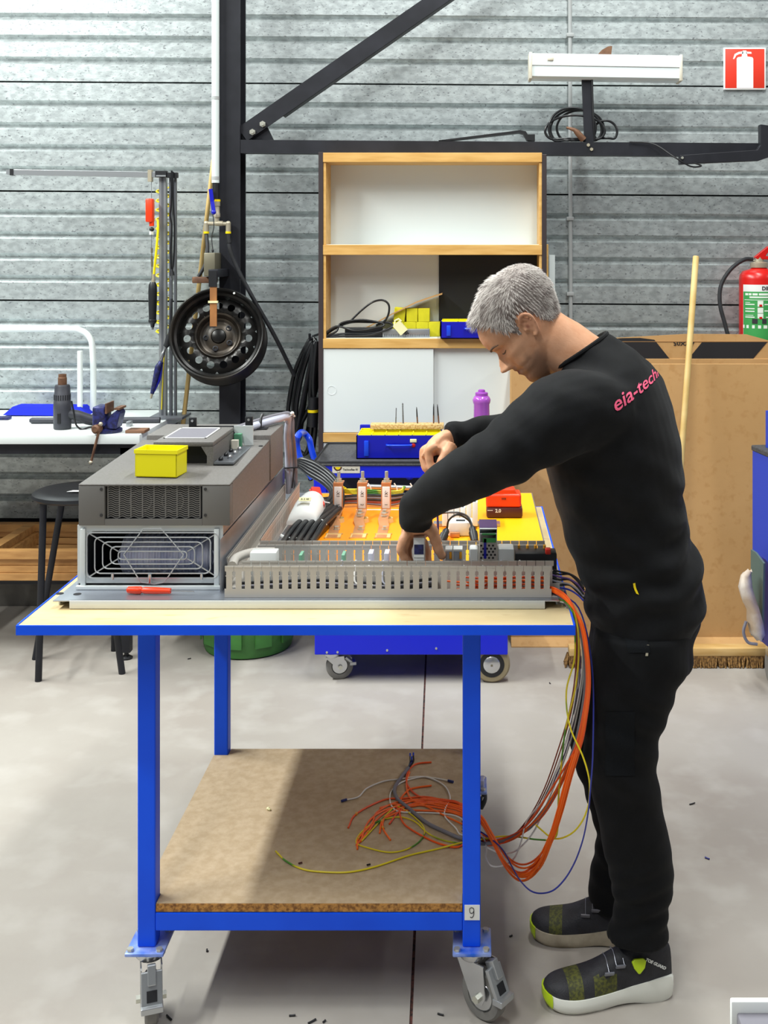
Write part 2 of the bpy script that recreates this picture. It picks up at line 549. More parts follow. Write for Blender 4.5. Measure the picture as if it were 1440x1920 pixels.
# white conduit with compressed-air outlet
AYY = 5.09
px = PX(404, AYY)
air = thing('air_pipe', (px, AYY, PZ(440, AYY)), 'white compressed-air pipe beside the column ending in a blue-handled valve', 'pipe')
mb = MB(); mb.cyl((px, AYY, 3.9), (px, AYY, PZ(343, AYY)), .0172, n=18); obj('pipe', mb, 'conduit', air)
for y in (184, 334):
    mb = MB(); mb.cyl((px, AYY, PZ(y - 3, AYY)), (px, AYY, PZ(y + 3, AYY)), .0182, n=18); obj('coupling', mb, 'conduit_grey', air)
mb = MB(); mb.cyl((px + .002, AYY, PZ(343, AYY)), (px + .002, AYY, PZ(376, AYY)), .0155, n=16); obj('sleeve', mb, 'black_plastic', air)
vx = px + .006
mb = MB(); mb.cyl((vx, AYY, PZ(374, AYY)), (vx, AYY, PZ(378, AYY)), .0165, n=16); obj('ring', mb, 'yellow', air)
mb = MB(); mb.lathe((vx, AYY, PZ(378, AYY)), (0, 0, -1), [(.016, 0), (.016, .02), (.013, .022), (.014, .05), (.016, .055), (.016, .07), (.010, .074), (.010, .1)], 14); obj('valve_body', mb, 'brass', air)
mb = MB()
hp = [P(395, 356, AYY - .03), P(398, 378, AYY - .03), P(401, 398, AYY - .035)]
for i in range(2): mb.obox((hp[i] + hp[i + 1]) / 2, hp[i + 1] - hp[i], EY, (hp[i + 1] - hp[i]).cross(EY), (hp[i + 1] - hp[i]).length / 2 + .004, .003, .0085)
mb.ell(hp[2] + V(0, -.004, 0), .011, .008, .011); obj('valve_handle', mb, 'blue_deep', air)
mb = MB(); tz = PZ(419, AYY)
mb.cyl((PX(386, AYY), AYY, tz), (PX(430, AYY), AYY, tz - .002), .009, n=12)
mb.cyl((PX(405, AYY), AYY, tz), (PX(418, AYY), AYY, tz), .012, n=12); obj('tee', mb, 'brass', air)
for x in (387, 428):
    mb = MB(); q = PX(x, AYY)
    mb.ell((q, AYY, tz), .012, .012, .012); mb.cyl((q, AYY, tz), (q, AYY, PZ(434, AYY)), .0115, n=12); obj('elbow', mb, 'brass', air)
    mb = MB(); mb.cyl((q, AYY, PZ(434, AYY)), (q, AYY, PZ(438, AYY)), .0125, n=12); obj('ring', mb, 'yellow', air)
mb = MB(); mb.tube(crv([P(387, 438, AYY), P(389, 470, AYY - .03), P(385, 495, AYY - .04), P(372, 519, AYY - .05)]), .0085, 10); obj('hose', mb, 'black_rubber', air)
mb = MB(); mb.tube(crv([P(399, 400, AYY - .03), P(401, 425, AYY - .04), P(397, 445, AYY - .04), P(399, 468, AYY - .045)]), .0022, 6); mb.ell(P(399, 470, AYY - .045), .005, .005, .009); obj('pull_cord', mb, 'black_rubber', air)

# black air hose from the right elbow down to the coil
hs = thing('air_hose', P(548, 700, 5.2), 'black rubber air hose slanting from the pipe elbow to the coil', 'hose')
mb = MB(); mb.tube(crv([P(428, 439, 5.09), P(432, 470, 5.085), P(446, 505, 5.09), P(475, 560, 5.10), P(515, 630, 5.13), P(552, 705, 5.2)]), .0095, 10)
obj('tube', mb, 'black_rubber', hs)
mb = MB(); mb.tube([P(428, 440, 5.09), P(430, 456, 5.086)], .0115, 10); obj('ferrule', mb, 'black_plastic', hs)

# hose coil hanging by the cabinet side
def coil(name, label, loops, mat, r, group=None, extra=None, cat='hose'):
    allp = [p for l in loops for p in l[0]]
    z = min(p.z for p in allp)
    t = thing(name, (allp[0].x, allp[0].y, z), label, cat, group)
    for l in loops:
        mb = MB(); mb.tube(crv(l[0], 6, l[1]), r, 9, closed=l[1]); obj('loop', mb, mat, t)
    return t
L = []
for k, (xt, xl, xb, yb, xr) in enumerate(((584, 541, 545, 800, 556), (588, 550, 572, 800, 584), (590, 556, 558, 815, 572), (592, 566, 548, 805, 588))):
    y = 5.22 - .03 * k
    L.append(([P(xt, 632 + 3 * k, y), P(xl + 14, 690, y), P(xl, 760, y), P((xl + xb) / 2, yb, y), P(xb + 4, yb + 4 + 8 * (k % 2), y + .01), P(xr, 745, y + .02), P(xr + 10, 680, y + .03)], True))
L.append(([P(594, 640, 5.1), P(588, 720, 5.1), P(592, 790, 5.1), P(586, 850, 5.12), P(582, 900, 5.15)], False))
L.append(([P(588, 645, 5.12), P(582, 740, 5.12), P(584, 800, 5.12), P(574, 850, 5.14), P(552, 838, 5.16)], False))
cl = coil('hose_coil', 'coiled black cables hanging beside the brown cabinet side', L, 'black_cable', .0105)
mb = MB(); mb.tube([P(588, 745, 5.08), P(586, 800, 5.08)], .024, 12); obj('connector', mb, 'black_plastic', cl)
mb = MB(); mb.tube([P(587, 768, 5.078), P(587, 773, 5.078)], .0248, 12); obj('marker_ring', mb, 'yellow', cl)
hk = P(588, 630, 5.25); mb = MB(); mb.tube([hk + V(.01, .15, .0), hk, hk + V(0, -.12, -.01), hk + V(0, -.13, .02)], .006, 8); obj('hook', mb, 'black_steel', cl)

# slender conduit on the right
cp = thing('wall_conduit', P(1068, 612, 5.37), 'thin grey conduit running down the ribbed wall right of the cabinet', 'pipe')
mb = MB(); mb.cyl(P(1068, -320, 5.37), P(1070, 612, 5.37), .0095, n=12); obj('pipe', mb, 'conduit_grey', cp)
for y in (66, 551, 410):
    q = P(1069, y, 5.37); mb = MB(); mb.rbox(q.x - .017, q.x + .017, 5.355, 5.4, q.z - .009, q.z + .009, .002); obj('clip', mb, 'conduit_grey', cp)

# ------------------------------------------------------------------ wall lamp, bracket arms, sign, extinguisher
x0, x1 = PX(992, 5.1), PX(1280, 5.1); zt, zm, zb = PZ(99, 5.1), PZ(122, 5.1), PZ(146, 5.1)
lp = thing('wall_lamp', ((x0 + x1) / 2, 5.15, zb), 'white strip lamp on a black post above the steel beam', 'lamp')
def sl_prism(mb, prof, xa, xb, s=.016):
    mb.prism([(xa, y, z) for y, z in prof], (xb - xa, 0, -s * (xb - xa))); return mb
mb = sl_prism(MB(), [(5.1, zm), (5.1, zt - .004), (5.11, zt), (5.2, zt), (5.2, zm)], x0 + .012, x1 - .012); obj('housing', mb, 'white_paint', lp, smooth=0, bevel=.002)
mb = sl_prism(MB(), [(5.104, zm - .001), (5.106, zb + .01), (5.12, zb), (5.19, zb), (5.196, zm - .001)], x0 + .014, x1 - .014); obj('diffuser', mb, 'diffuser', lp, smooth=0)
for xa, xb in ((x0, x0 + .014), (x1 - .014, x1)):
    dz = -.016 * (xa - x0)
    mb = MB(); mb.rbox(xa, xb, 5.096, 5.204, zb - .003 + dz, zt + .003 + dz, .003); obj('end_cap', mb, 'offwhite', lp)
q = P(1032, 110, 5.098); mb = MB(); mb.rbox(q.x - .014, q.x + .014, 5.092, 5.102, q.z - .008, q.z + .008, .003); obj('switch', mb, 'offwhite', lp)
mb = MB(); mb.prism([P(1120, 103, 5.16), P(1128, 94, 5.16), P(1140, 87, 5.16), P(1148, 86, 5.16), P(1146, 104, 5.16)], (0, .03, 0)); obj('wing_bracket', mb, 'rust_brown', lp, smooth=0)
mb = MB(); mb.obox((P(1099, 146, 5.15) + P(1104, 266, 5.15)) / 2, P(1104, 266, 5.15) - P(1099, 146, 5.15), EY, EX, .152, .013, .021); obj('post', mb, 'black_steel', lp, smooth=0)
mb = MB(); mb.tube(crv([P(1110, 146, 5.13), P(1111, 190, 5.13), P(1113, 230, 5.13), P(1115, 264, 5.14)]), .005, 8); obj('cable', mb, 'black_cable', lp)

L = []
for k, (cx, cy, rx, ry) in enumerate(((1073, 240, 44, 38), (1080, 243, 48, 38), (1088, 240, 44, 33), (1078, 246, 56, 30), (1135, 247, 22, 21))):
    y = 5.145 + .012 * (k % 3)
    pts = [P(cx + rx * math.cos(t * .6283), min(cy + ry * math.sin(t * .6283), 263 - k), y) for t in range(10)]
    L.append((pts, True))
cc = coil('cable_coil', 'coiled black cable lying on the steel beam behind the lamp post', L, 'black_cable', .0058, cat='cable')
mb = MB(); mb.tube([P(1062, 239, 5.12), P(1076, 243, 5.12), P(1082, 248, 5.12), P(1094, 262, 5.13)], [.005, .009, .014, .016], 10); obj('plug', mb, 'rust_brown', cc)

ab = thing('angle_bracket', P(1400, 305, 5.08), 'black steel angle arm lying on the right end of the beam', 'bracket')
mb = MB(); mb.prism([P(1275, 291, 5.07), P(1290, 290, 5.07), P(1420, 281, 5.07), P(1426, 272, 5.07), P(1426, 233, 5.07), P(1450, 236, 5.07), P(1450, 292, 5.07), P(1424, 301, 5.07), P(1290, 307, 5.07), P(1275, 308, 5.07)], (0, .045, 0))
obj('arm', mb, 'black_steel', ab, smooth=0, bevel=.002)
p = P(1279, 296, 5.07); mb = MB(); mb.cyl(p, p + V(0, -.008, 0), .006, n=8); obj('bolt', mb, 'bolt', ab)
mb = MB(); mb.tube(crv([P(1180, 266, 5.11), P(1225, 270, 5.1), P(1265, 295, 5.06), P(1295, 312, 5.055), P(1315, 311, 5.06), P(1300, 305, 5.06)]), .0038, 7)
obj('loose_cable', mb, 'black_cable', label='thin black cable draped over the beam near the angle arm', cat='cable')
mb = MB(); mb.prism([P(822, 263, 5.125), P(975, 244, 5.125), P(986, 246, 5.125), P(996, 263, 5.125), P(988, 263, 5.125), P(981, 251, 5.125), P(974, 249, 5.125), P(840, 264, 5.125)], (0, .05, 0))
mb.box(PX(990, 5.13), PX(1003, 5.13), 5.128, 5.17, PZ(264, 5.13), PZ(252, 5.13))
obj('bent_bracket', mb, 'black_plastic', smooth=0, label='bent black bracket lying on the beam above the cabinet', cat='bracket')

# extinguisher sign
Y = 5.385; x0, x1, z0, z1 = PX(1357, Y), PX(1436, Y), PZ(168, Y), PZ(89, Y)
sg = thing('fire_sign', ((x0 + x1) / 2, Y, z0), 'square red sign with a white fire extinguisher symbol', 'sign')
mb = MB(); mb.rbox(x0, x1, Y, Y + .012, z0, z1, .002); obj('board', mb, 'sign_white', sg)
mb = MB(); mb.rbox(x0 + .007, x1 - .007, Y - .001, Y + .004, z0 + .007, z1 - .007, .0005); obj('red_field', mb, 'red_sign', sg)
mb = MB()
def sp(u, v): return P(960 + u / 3.0, v / 3.0, Y - .0015)
for poly in ([(1264, 495), (1264, 330), (1270, 322), (1294, 318), (1328, 318), (1352, 322), (1357, 330), (1357, 495)],
             [(1292, 318), (1294, 300), (1298, 284), (1318, 284), (1322, 300), (1324, 318)],
             [(1318, 302), (1318, 290), (1346, 292), (1348, 302)],
             [(1300, 288), (1274, 292), (1252, 304), (1243, 332), (1250, 332), (1262, 312), (1278, 304), (1300, 302)]):
    mb.prism([sp(*q) for q in poly], (0, .002, 0))
obj('symbol', mb, 'sign_white', sg, smooth=0)

# extinguisher
ex, ey = PX(1423, 5.25), 5.25
er = .092
fe = thing('fire_extinguisher', (ex, ey, PZ(720, 5.25)), 'red fire extinguisher with green instruction label behind the cardboard box', 'extinguisher')
zs = PZ(505, ey)
zb = PZ(725, ey)
mb = MB(); mb.lathe((ex, ey, zb), (0, 0, 1), [(.07, 0), (er, .02), (er, zs - zb - .045), (er * .96, zs - zb - .025), (er * .82, zs - zb - .008), (.045, zs - zb), (.034, zs - zb + .008), (.034, zs - zb + .012)], 40); obj('cylinder', mb, 'red', fe)
mb = MB(); mb.lathe((ex, ey, zs + .008), (0, 0, 1), [(.04, 0), (.041, .004), (.041, .022), (.036, .025), (.022, .028), (.02, .05), (.012, .055)], 24); obj('valve', mb, 'brass', fe)
mb = MB(); mb.prism([P(1415, 482, ey - .02), P(1440, 462, ey - .02), P(1470, 455, ey - .02), P(1470, 464, ey - .02), P(1440, 474, ey - .02), P(1436, 480, ey - .02), P(1470, 482, ey - .02), P(1470, 488, ey - .02), P(1420, 486, ey - .02)], (0, .03, 0)); obj('lever', mb, 'red', fe, smooth=0, bevel=.003)
mb = MB(); mb.cyl(P(1409, 486, ey), P(1420, 487, ey), .009, n=12); obj('nozzle_fitting', mb, 'chrome', fe)
mb = MB(); mb.tube(crv([P(1411, 486, ey), P(1395, 487, ey - .01), P(1370, 505, ey - .03), P(1352, 535, ey - .04), P(1350, 570, ey - .05), P(1360, 610, ey - .06), P(1372, 655, ey - .07), P(1385, 700, ey - .05)]), .0095, 12); obj('hose', mb, 'black_rubber', fe)
def curved(mb, a0, a1, z0, z1, r, n=14):
    vs = []; fs = []
    for k in range(n + 1):
        a = a0 + (a1 - a0) * k / n
        for z in (z0, z1): vs.append((ex + r * math.sin(a), ey - r * math.cos(a), z))
    for k in range(n): fs.append((2 * k, 2 * k + 2, 2 * k + 3, 2 * k + 1))
    mb.add(vs, fs); return mb
def ang(px): return math.asin(max(-1, min(1, (PX(px, ey - er) - ex) / er)))
la, lb = ang(1399), 1.2
mb = curved(MB(), la, lb, PZ(715, ey), PZ(534, 5.16), er + .0012); obj('label_sheet', mb, 'label_white', fe)
mb = curved(MB(), la + .02, lb, PZ(705, ey), PZ(547, 5.16), er + .0018); obj('green_field', mb, 'label_green', fe)
mb = MB()
for (xa, xb, ya, yb) in ((1402, 1446, 550, 554), (1408, 1440, 556, 559), (1401, 1440, 562, 563), (1402, 1409, 567, 568), (1402, 1416, 570, 572), (1402, 1416, 578, 580), (1402, 1416, 583, 585), (1402, 1414, 591, 592), (1402, 1416, 594, 596), (1433, 1446, 570, 572), (1433, 1446, 582, 584), (1436, 1446, 594, 596), (1399, 1446, 610, 616), (1421, 1431, 564, 575), (1421, 1431, 577, 587), (1421, 1431, 588, 597)):
    curved(mb, ang(xa), ang(xb), PZ(yb, 5.16), PZ(ya, 5.16), er + .0024, 5)
obj('print', mb, 'print_white', fe)
mb = MB()
for (xa, xb, ya, yb) in ((1424, 1429, 571, 575), (1424, 1429, 594, 598)): curved(mb, ang(xa), ang(xb), PZ(yb, 5.16), PZ(ya, 5.16), er + .003, 4)
obj('red_mark', mb, 'red', fe)
mb = MB()
for (xa, xb) in ((1412, 1421), (1429, 1437)): curved(mb, ang(xa), ang(xb), PZ(607, 5.16), PZ(598, 5.16), er + .003, 4)
obj('pictogram', mb, 'ink', fe)
mb = text_mb('DIM', .024, (ex - .001, ey - er - .004, PZ(541, 5.16)), EX, EZ, .001, bold=.0006)
for v in mb.v:
    a = (v.x - ex + .012) / er; dd = (ey - er - .004) - v.y
    v.x = ex + (er + .002 + dd) * math.sin(a); v.y = ey - (er + .002 + dd) * math.cos(a)
obj('lettering', mb, 'ink', fe, smooth=0)
wbk = MB(); wbk.box(ex - .03, ex + .03, ey + er - .005, 5.4, PZ(640, ey), PZ(600, ey)); obj('wall_bracket', wbk, 'black_steel', fe, smooth=0)
# ------------------------------------------------------------------ cabinet with its contents
CY, CB = 5.0, 5.19
cx0, cx1 = PX(597, CY), PX(1025, CY)
ct = thing('shelf_cabinet', ((cx0 + cx1) / 2, CY, 0), 'tall open cabinet with light wood edges and white sliding doors', 'cabinet')
topz = PZ(285, CY)
def cpart(nm, a, mat, bv=.0015):
    mb = MB(); mb.box(*a); return obj(nm, mb, mat, ct, smooth=0, bevel=bv)
cpart('side_panel', (cx0, cx0 + .021, CY, CB, 0, topz), 'melamine_brown')
cpart('side_panel', (cx1 - .021, cx1, CY, CB, 0, topz - .01), 'melamine_brown')
ia, ib = cx0 + .021, cx1 - .021
cpart('top_board', (ia, ib, CY - .002, CB, PZ(304, CY), topz - .003), 'wood_edge')
s1t, s1b, s2t, s2b = PZ(459, CY), PZ(478, CY), PZ(635, CY), PZ(653, CY)
cpart('shelf', (ia, ib, CY - .002, CB - .012, s1b, s1t), 'wood_edge')
cpart('shelf', (ia, ib, CY - .002, CB - .012, s2b, s2t), 'wood_edge')
cpart('shelf_liner', (ia + .0125, ib - .0125, CY + .012, CB - .014, s1t, s1t + .002), 'melamine_white', 0)
cpart('shelf_liner', (ia + .012, ib - .012, CY + .012, CB - .014, s2t, s2t + .002), 'melamine_white', 0)
bt, bb = PZ(812, CY), PZ(829, CY)
cpart('bottom_board', (ia, ib, CY - .002, CB - .012, bb, bt), 'wood_edge')
cpart('back_panel', (ia, ib, CB - .012, CB, 0, topz), 'melamine_white', 0)
for xa in (ia, ib - .012):
    for za, zb in ((s1t, PZ(304, CY)), (s2t, s1b)):
        cpart('edge_strip', (xa, xa + .012, CY + .004, CB - .012, za, zb), 'wood_edge')
bx = PX(823, CB - .012)
cpart('black_insert', (bx, ib - .012, CB - .02, CB - .012, s2t + .002, s1b), 'panel_black', 0)
mx = PX(812, CY + .01)
d1 = cpart('sliding_door', (ia, mx + .002, CY + .004, CY + .02, bt + .002, s2b - .002), 'melamine_white')
d2 = cpart('sliding_door', (mx - .03, PX(958, CY + .03), CY + .024, CY + .04, bt + .002, s2b - .002), 'melamine_white')
q = P(622, 732, CY + .004)
mb = MB(); mb.lathe(q + V(0, .001, 0), (0, -1, 0), [(.021, 0), (.0215, .002), (.0185, .002), (.018, .0003), (.0001, .0003)], 28); obj('finger_pull', mb, 'melamine_white', d1)
cpart('lower_door', (ia, ib, CY + .006, CY + .022, .08, bb - .004), 'melamine_white')
cpart('wood_batten', (cx1 + .001, cx1 + .012, CY + .06, CY + .11, 0, PZ(458, CY + .06)), 'wood_edge')

mb = MB(); mb.rbox(PX(1030, 5.2), PX(1041, 5.2), 5.21, 5.36, 0, PZ(478, 5.2), .002)
obj('leaning_panel', mb, 'wallpanel_grey', label='narrow pale grey panel standing between cabinet and wall conduit', cat='panel')

# cardboard flap, power strip, leads, yellow cartons, blue organiser
zS = s2t + .002
mb = MB()
pts = [(655, 627), (690, 612), (735, 588), (780, 566), (815, 554), (829, 550)]
low = [P(a, b, 5.085) for a, b in pts]
lo2 = [p + V(0, 0, -.006) for p in low]
mb.prism([p for p in low] + [p for p in reversed(lo2)], (0, .08, 0))
obj('cardboard_flap', mb, 'cardboard', smooth=0, label='bent cardboard sheet rising over the yellow cartons on the shelf', cat='cardboard')
ps = thing('power_strip', P(730, 630, 5.08), 'black and silver power strip lying on the cabinet shelf', 'power strip')
mb = MB(); mb.rbox(PX(648, 5.08), PX(718, 5.08), 5.045, 5.09, zS, zS + .044, .004); obj('socket_block', mb, 'black_plastic', ps)
mb = MB(); mb.rbox(PX(718, 5.08), PX(806, 5.08), 5.047, 5.088, zS, zS + .038, .003)
obj('bar', mb, 'alu', ps)
mb = MB()
for k in range(26):
    x = PX(721 + k * 3.25, 5.07); mb.box(x, x + .004, 5.045, 5.048, zS + .004, zS + .015)
obj('ribs', mb, 'alu_dark', ps, smooth=0)
L = [([P(610, 631, 5.03), P(625, 618, 5.04), P(655, 605, 5.05), P(690, 604, 5.06), P(733, 606, 5.06), P(728, 618, 5.05), P(690, 625, 5.04), P(640, 626, 5.03)], True),
     ([P(606, 631, 5.02), P(630, 612, 5.03), P(665, 620, 5.03), P(700, 616, 5.03), P(720, 608, 5.04), P(680, 600, 5.05), P(640, 606, 5.04), P(630, 622, 5.03)], True),
     ([P(655, 604, 5.06), P(680, 580, 5.06), P(700, 566, 5.06), P(718, 563, 5.06), P(729, 572, 5.06), P(728, 590, 5.06), P(720, 603, 5.06), P(705, 610, 5.06)], False),
     ([P(608, 632, 5.03), P(650, 630, 5.02), P(690, 629, 5.02), P(715, 622, 5.03), P(738, 612, 5.05)], False)]
co = coil('power_lead', 'tangled black power lead with a white plug on the shelf', L, 'black_cable', .0048, cat='cable')
mb = MB(); a = P(744, 607, 5.04); b = P(757, 622, 5.04); d = b - a
mb.obox((a + b) / 2, d, EY, d.cross(EY), d.length / 2 + .004, .014, .02)
mb.tube([a + V(-.012, 0, -.01), a + V(-.008, 0, .014), a + V(.008, 0, .022), a + V(.02, 0, .012)], .004, 8); obj('plug', mb, 'label_cream', co, smooth=0)
mb = MB(); mb.cyl(b, b + V(.014, -.002, -.008), .009, n=12); mb.cyl(b + V(.014, 0, -.006), b + V(.024, 0, -.008), .0025, n=6); obj('pin_face', mb, 'black_plastic', co)
yb = [(736, 757, 604, 630, 0), (757.5, 780, 604, 630, 0), (780.5, 803, 603, 630, 0), (803.5, 825, 602, 630, 0), (739, 760, 577, 603, -.10), (762, 783, 577, 604, 0), (784, 805.5, 577, 603, 0)]
ylab = ['leftmost yellow carton in the lower row behind the plug', 'second yellow carton in the lower row behind the power strip', 'third yellow carton in the lower row behind the power strip', 'yellow carton at right end of lower row beside the blue organiser',
        'tilted yellow carton at left of the upper row', 'middle yellow carton of the upper row', 'right yellow carton of the upper row']
zl = [None] * 7
for k, (xa, xb, ya, y2, tl) in enumerate(yb):
    Y = 5.10
    a, b = PX(xa, Y), PX(xb, Y)
    if k < 4: z0 = zS; z1 = zS + .066
    else: z0 = zS + .0665; z1 = z0 + .062
    mb = MB(); mb.rbox(a, b, Y, Y + .065, z0, z1, .0015, 1)
    if tl:
        rot = Matrix.Rotation(-tl, 3, 'Y'); c = V(b, Y, z0)
        mb.v = [rot @ (v - c) + c for v in mb.v]
        lo = min(v.z for v in mb.v); mb.v = [v + V(-.004, 0, z0 - lo) for v in mb.v]
    t = thing('yellow_carton', ((a + b) / 2, Y + .035, z0), ylab[k], 'carton', 'small yellow cartons on the shelf')
    obj('box', mb, 'yellow_card', t)
    mb2 = MB(); mb2.box(a + .004, b - .004, Y + .01, Y + .011, z1 - .0005, z1 + .0006); 
    if not tl: obj('lid_seam', mb2, 'cardboard_dark', t, smooth=0)

def organiser(name, label, x0, x1, y0, y1, z0, h, cols, lid=True):
    """blue compartment case with yellow insert, hasp and handle"""
    t = thing(name, ((x0 + x1) / 2, (y0 + y1) / 2, z0), label, 'toolbox')
    mb = MB(); w = .004
    mb.box(x0, x1, y0, y1, z0, z0 + .004); mb.box(x0, x1, y0, y0 + w, z0, z0 + h); mb.box(x0, x1, y1 - w, y1, z0, z0 + h)
    mb.box(x0, x0 + w, y0, y1, z0, z0 + h); mb.box(x1 - w, x1, y0, y1, z0, z0 + h)
    obj('case', mb, 'blue_deep', t, smooth=0)
    mb = MB(); n = cols; zi = z0 + h * .55; zt = z0 + h + .003
    mb.box(x0 + w, x1 - w, y0 + w, y1 - w, zi, zi + .003)
    for k in range(n + 1):
        x = lerpl(x0 + w, x1 - w - .003, k / n); mb.box(x, x + .003, y0 + w, y1 - w, zi, zt)
    for k in range(4):
        y = lerpl(y0 + w, y1 - w - .003, k / 3); mb.box(x0 + w, x1 - w, y, y + .003, zi, zt)
    obj('insert', mb, 'yellow_bin', t, smooth=0)
    xm = lerpl(x0, x1, .36)
    mb = MB(); mb.tube(crv([V(xm, y0, z0 + h * .6), V(xm + .01, y0 - .014, z0 + h * .6), V(xm + .09, y0 - .014, z0 + h * .6), V(xm + .1, y0, z0 + h * .6)], 4), .004, 8); obj('handle', mb, 'blue_handle', t)
    for xq in (.12, .88):
        xx = lerpl(x0, x1, xq); mb = MB(); mb.rbox(xx - .009, xx + .009, y0 - .006, y0 + .002, z0 + .012, z0 + h * .78, .002); obj('latch', mb, 'blue_handle', t)
    return t, xm
zo = zS
organiser('organiser_case', 'low blue organiser case with yellow insert on the cabinet shelf', PX(826, 4.97), PX(826, 4.97) + .30, 4.97, 5.16, zo, .075, 4)

# ------------------------------------------------------------------ big carton, broom, carts at right
BX0, BX1, BY0, BY1, BZ = PX(958, 4.88), 1.62, 4.88, 5.12, PZ(682, 4.88)
bxr = thing('cardboard_box', ((BX0 + BX1) / 2, 5.0, 0), 'large open brown cardboard box standing behind the man', 'box')
for nm, a in (('front_wall', (BX0, BX1, BY0, BY0 + .007, 0, BZ)), ('side_wall', (BX0, BX0 + .007, BY0 + .007, BY1 - .007, 0, BZ)), ('side_wall', (BX1 - .007, BX1, BY0 + .007, BY1 - .007, 0, BZ)), ('bottom', (BX0 + .007, BX1 - .007, BY0 + .007, BY1 - .007, .0, .008)), ('back_wall', (BX0, BX1, BY1 - .007, BY1, 0, BZ))):
    mb = MB(); mb.box(*a); obj(nm, mb, 'cardboard', bxr, smooth=0, bevel=.002)
YF = BY1 - .004
mb = MB(); mb.prism([P(1120, 690, YF), P(1120, 634, YF), P(1165, 633, YF), P(1290, 626, YF), P(1400, 627, YF), P(1440, 638, YF), P(1560, 650, YF), P(1560, 690, YF)], (0, .006, 0)); fp = obj('back_flap', mb, 'cardboard', bxr, smooth=0)
mb = MB()
for poly in ([(1130, 681), (1130, 637), (1165, 634), (1200, 633.5), (1227, 637), (1262, 681)], [(1284, 681), (1316, 642), (1439, 641), (1405, 681)]):
    mb.prism([P(a, b, YF - .0015) for a, b in poly], (0, .001, 0))
obj('print_block', mb, 'print_black', fp, smooth=0)
mb = MB(); mb.prism([P(1120, 640, YF - .002), P(1470, 640, YF - .002), P(1470, 641, YF - .002), P(1120, 641, YF - .002)], (0, .002, 0)); obj('crease', mb, 'cardboard_dark', fp, smooth=0)
c = P(1282, 643.2, YF - .002)
mb = text_mb('AVX05', .028, c, -EX, -EZ, .0004, bold=.0006, sx=1.15)
keep = PZ(641.3, YF)
mb.v = [V(v.x, v.y, min(v.z, keep)) for v in mb.v]
obj('lettering', mb, 'print_black', fp, smooth=0)
mb = MB(); mb.prism([V(BX0, BY0 + .004, .03), V(BX0, BY0 - .05, .004), V(BX0, BY0 - .05, 0), V(BX0, BY0 + .004, .02)], (1.3, 0, 0)); obj('bottom_flap', mb, 'cardboard', bxr, smooth=0)

g = G(1250, 1247); BYY = g.y
bm0 = thing('push_broom', (PX(1255, BYY), BYY, 0), 'wide push broom with a long pale wooden handle leaning on the cardboard box', 'broom')
xa, xb = PX(1066, BYY), PX(1480, BYY)
zt, zm = PZ(1211, BYY), PZ(1226, BYY)
mb = MB(); mb.rbox(xa, xb, BYY - .03, BYY + .03, zm, zt, .004); obj('head_block', mb, 'wood_light', bm0)
mb = MB()
for k in range(150):
    x = lerpl(xa - .002, xb + .002, k / 149); spread = .012 * RND.uniform(-1, 1)
    e = -.018 if k < 2 else 0
    for yy in (-.026, -.012, .004, .02):
        t0 = V(x, BYY + yy, zm); t1 = V(x + spread + e * RND.uniform(.3, 1), BYY + yy * 1.35 + RND.uniform(-.004, .004), .002)
        mb.cyl(t0, t1, .0036, .0046, 4)
obj('bristles', mb, 'bristle', bm0, kind='stuff')
hb = V(PX(1252, BYY), BYY, zt); ht = P(1305, 480, 4.862)
mb = MB(); mb.tube([hb + V(0, 0, -.01), hb.lerp(ht, .5), ht - (ht - hb).normalized() * .004, ht], [.0135, .0135, .0135, .011], 14); obj('handle', mb, 'wood_stick', bm0)

# blue cart at the right edge, seen from its side
rc = thing('tool_cart', (1.5, 4.0, 0), 'blue tool cart with a black rubber top at the right edge', 'cart')
A = V(1.126, 4.5, 0); dv = V(.16, -1, 0).normalized(); nv = V(dv.y * -1, dv.x, 0)
if nv.x < 0: nv = -nv
zt, zb = .93, .17
def rcbox(nm, a0, a1, n0, n1, z0, z1, mat, bev=.003, par=None):
    mb = MB(); c = A + dv * (a0 + a1) / 2 + nv * (n0 + n1) / 2 + V(0, 0, (z0 + z1) / 2)
    mb.obox(c, dv, nv, EZ, (a1 - a0) / 2, (n1 - n0) / 2, (z1 - z0) / 2); return obj(nm, mb, mat, par or rc, smooth=0, bevel=bev)
rcbox('body', 0, .85, 0, .5, zb, zt - .022, 'blue_bin')
rcbox('rubber_top', -.004, .854, -.004, .504, zt - .022, zt, 'rubber_mat', .005)
for a, n in ((.06, .06), (.79, .06), (.06, .44), (.79, .44)):
    c = A + dv * a + nv * n
    mb = MB(); mb.cyl(c + V(-.018, 0, .055), c + V(.018, 0, .055), .055, n=20); w = obj('caster_wheel', mb, 'caster_rubber', rc)
    mb = MB(); mb.box(c.x - .022, c.x + .022, c.y - .025, c.y + .025, .1, zb); obj('caster_fork', mb, 'chrome', rc, smooth=0)
bn = thing('parts_bin', A + dv * .2 + nv * .18 + V(0, 0, zt), 'blue plastic bin with red and yellow parts on the tool cart', 'bin')
c = A + dv * .17 + nv * .14
z0, z1 = zt, PZ(776, 4.35)
for (a0, a1, n0, n1, za, zc) in ((.06, .3, .03, .034, z0, z1), (.06, .3, .25, .254, z0, z1), (.06, .064, .034, .25, z0, z1), (.296, .3, .034, .25, z0, z1), (.064, .296, .034, .25, z0, z0 + .004)):
    rcbox('bin_wall', a0, a1, n0, n1, za, zc, 'blue_bin', .001, bn)
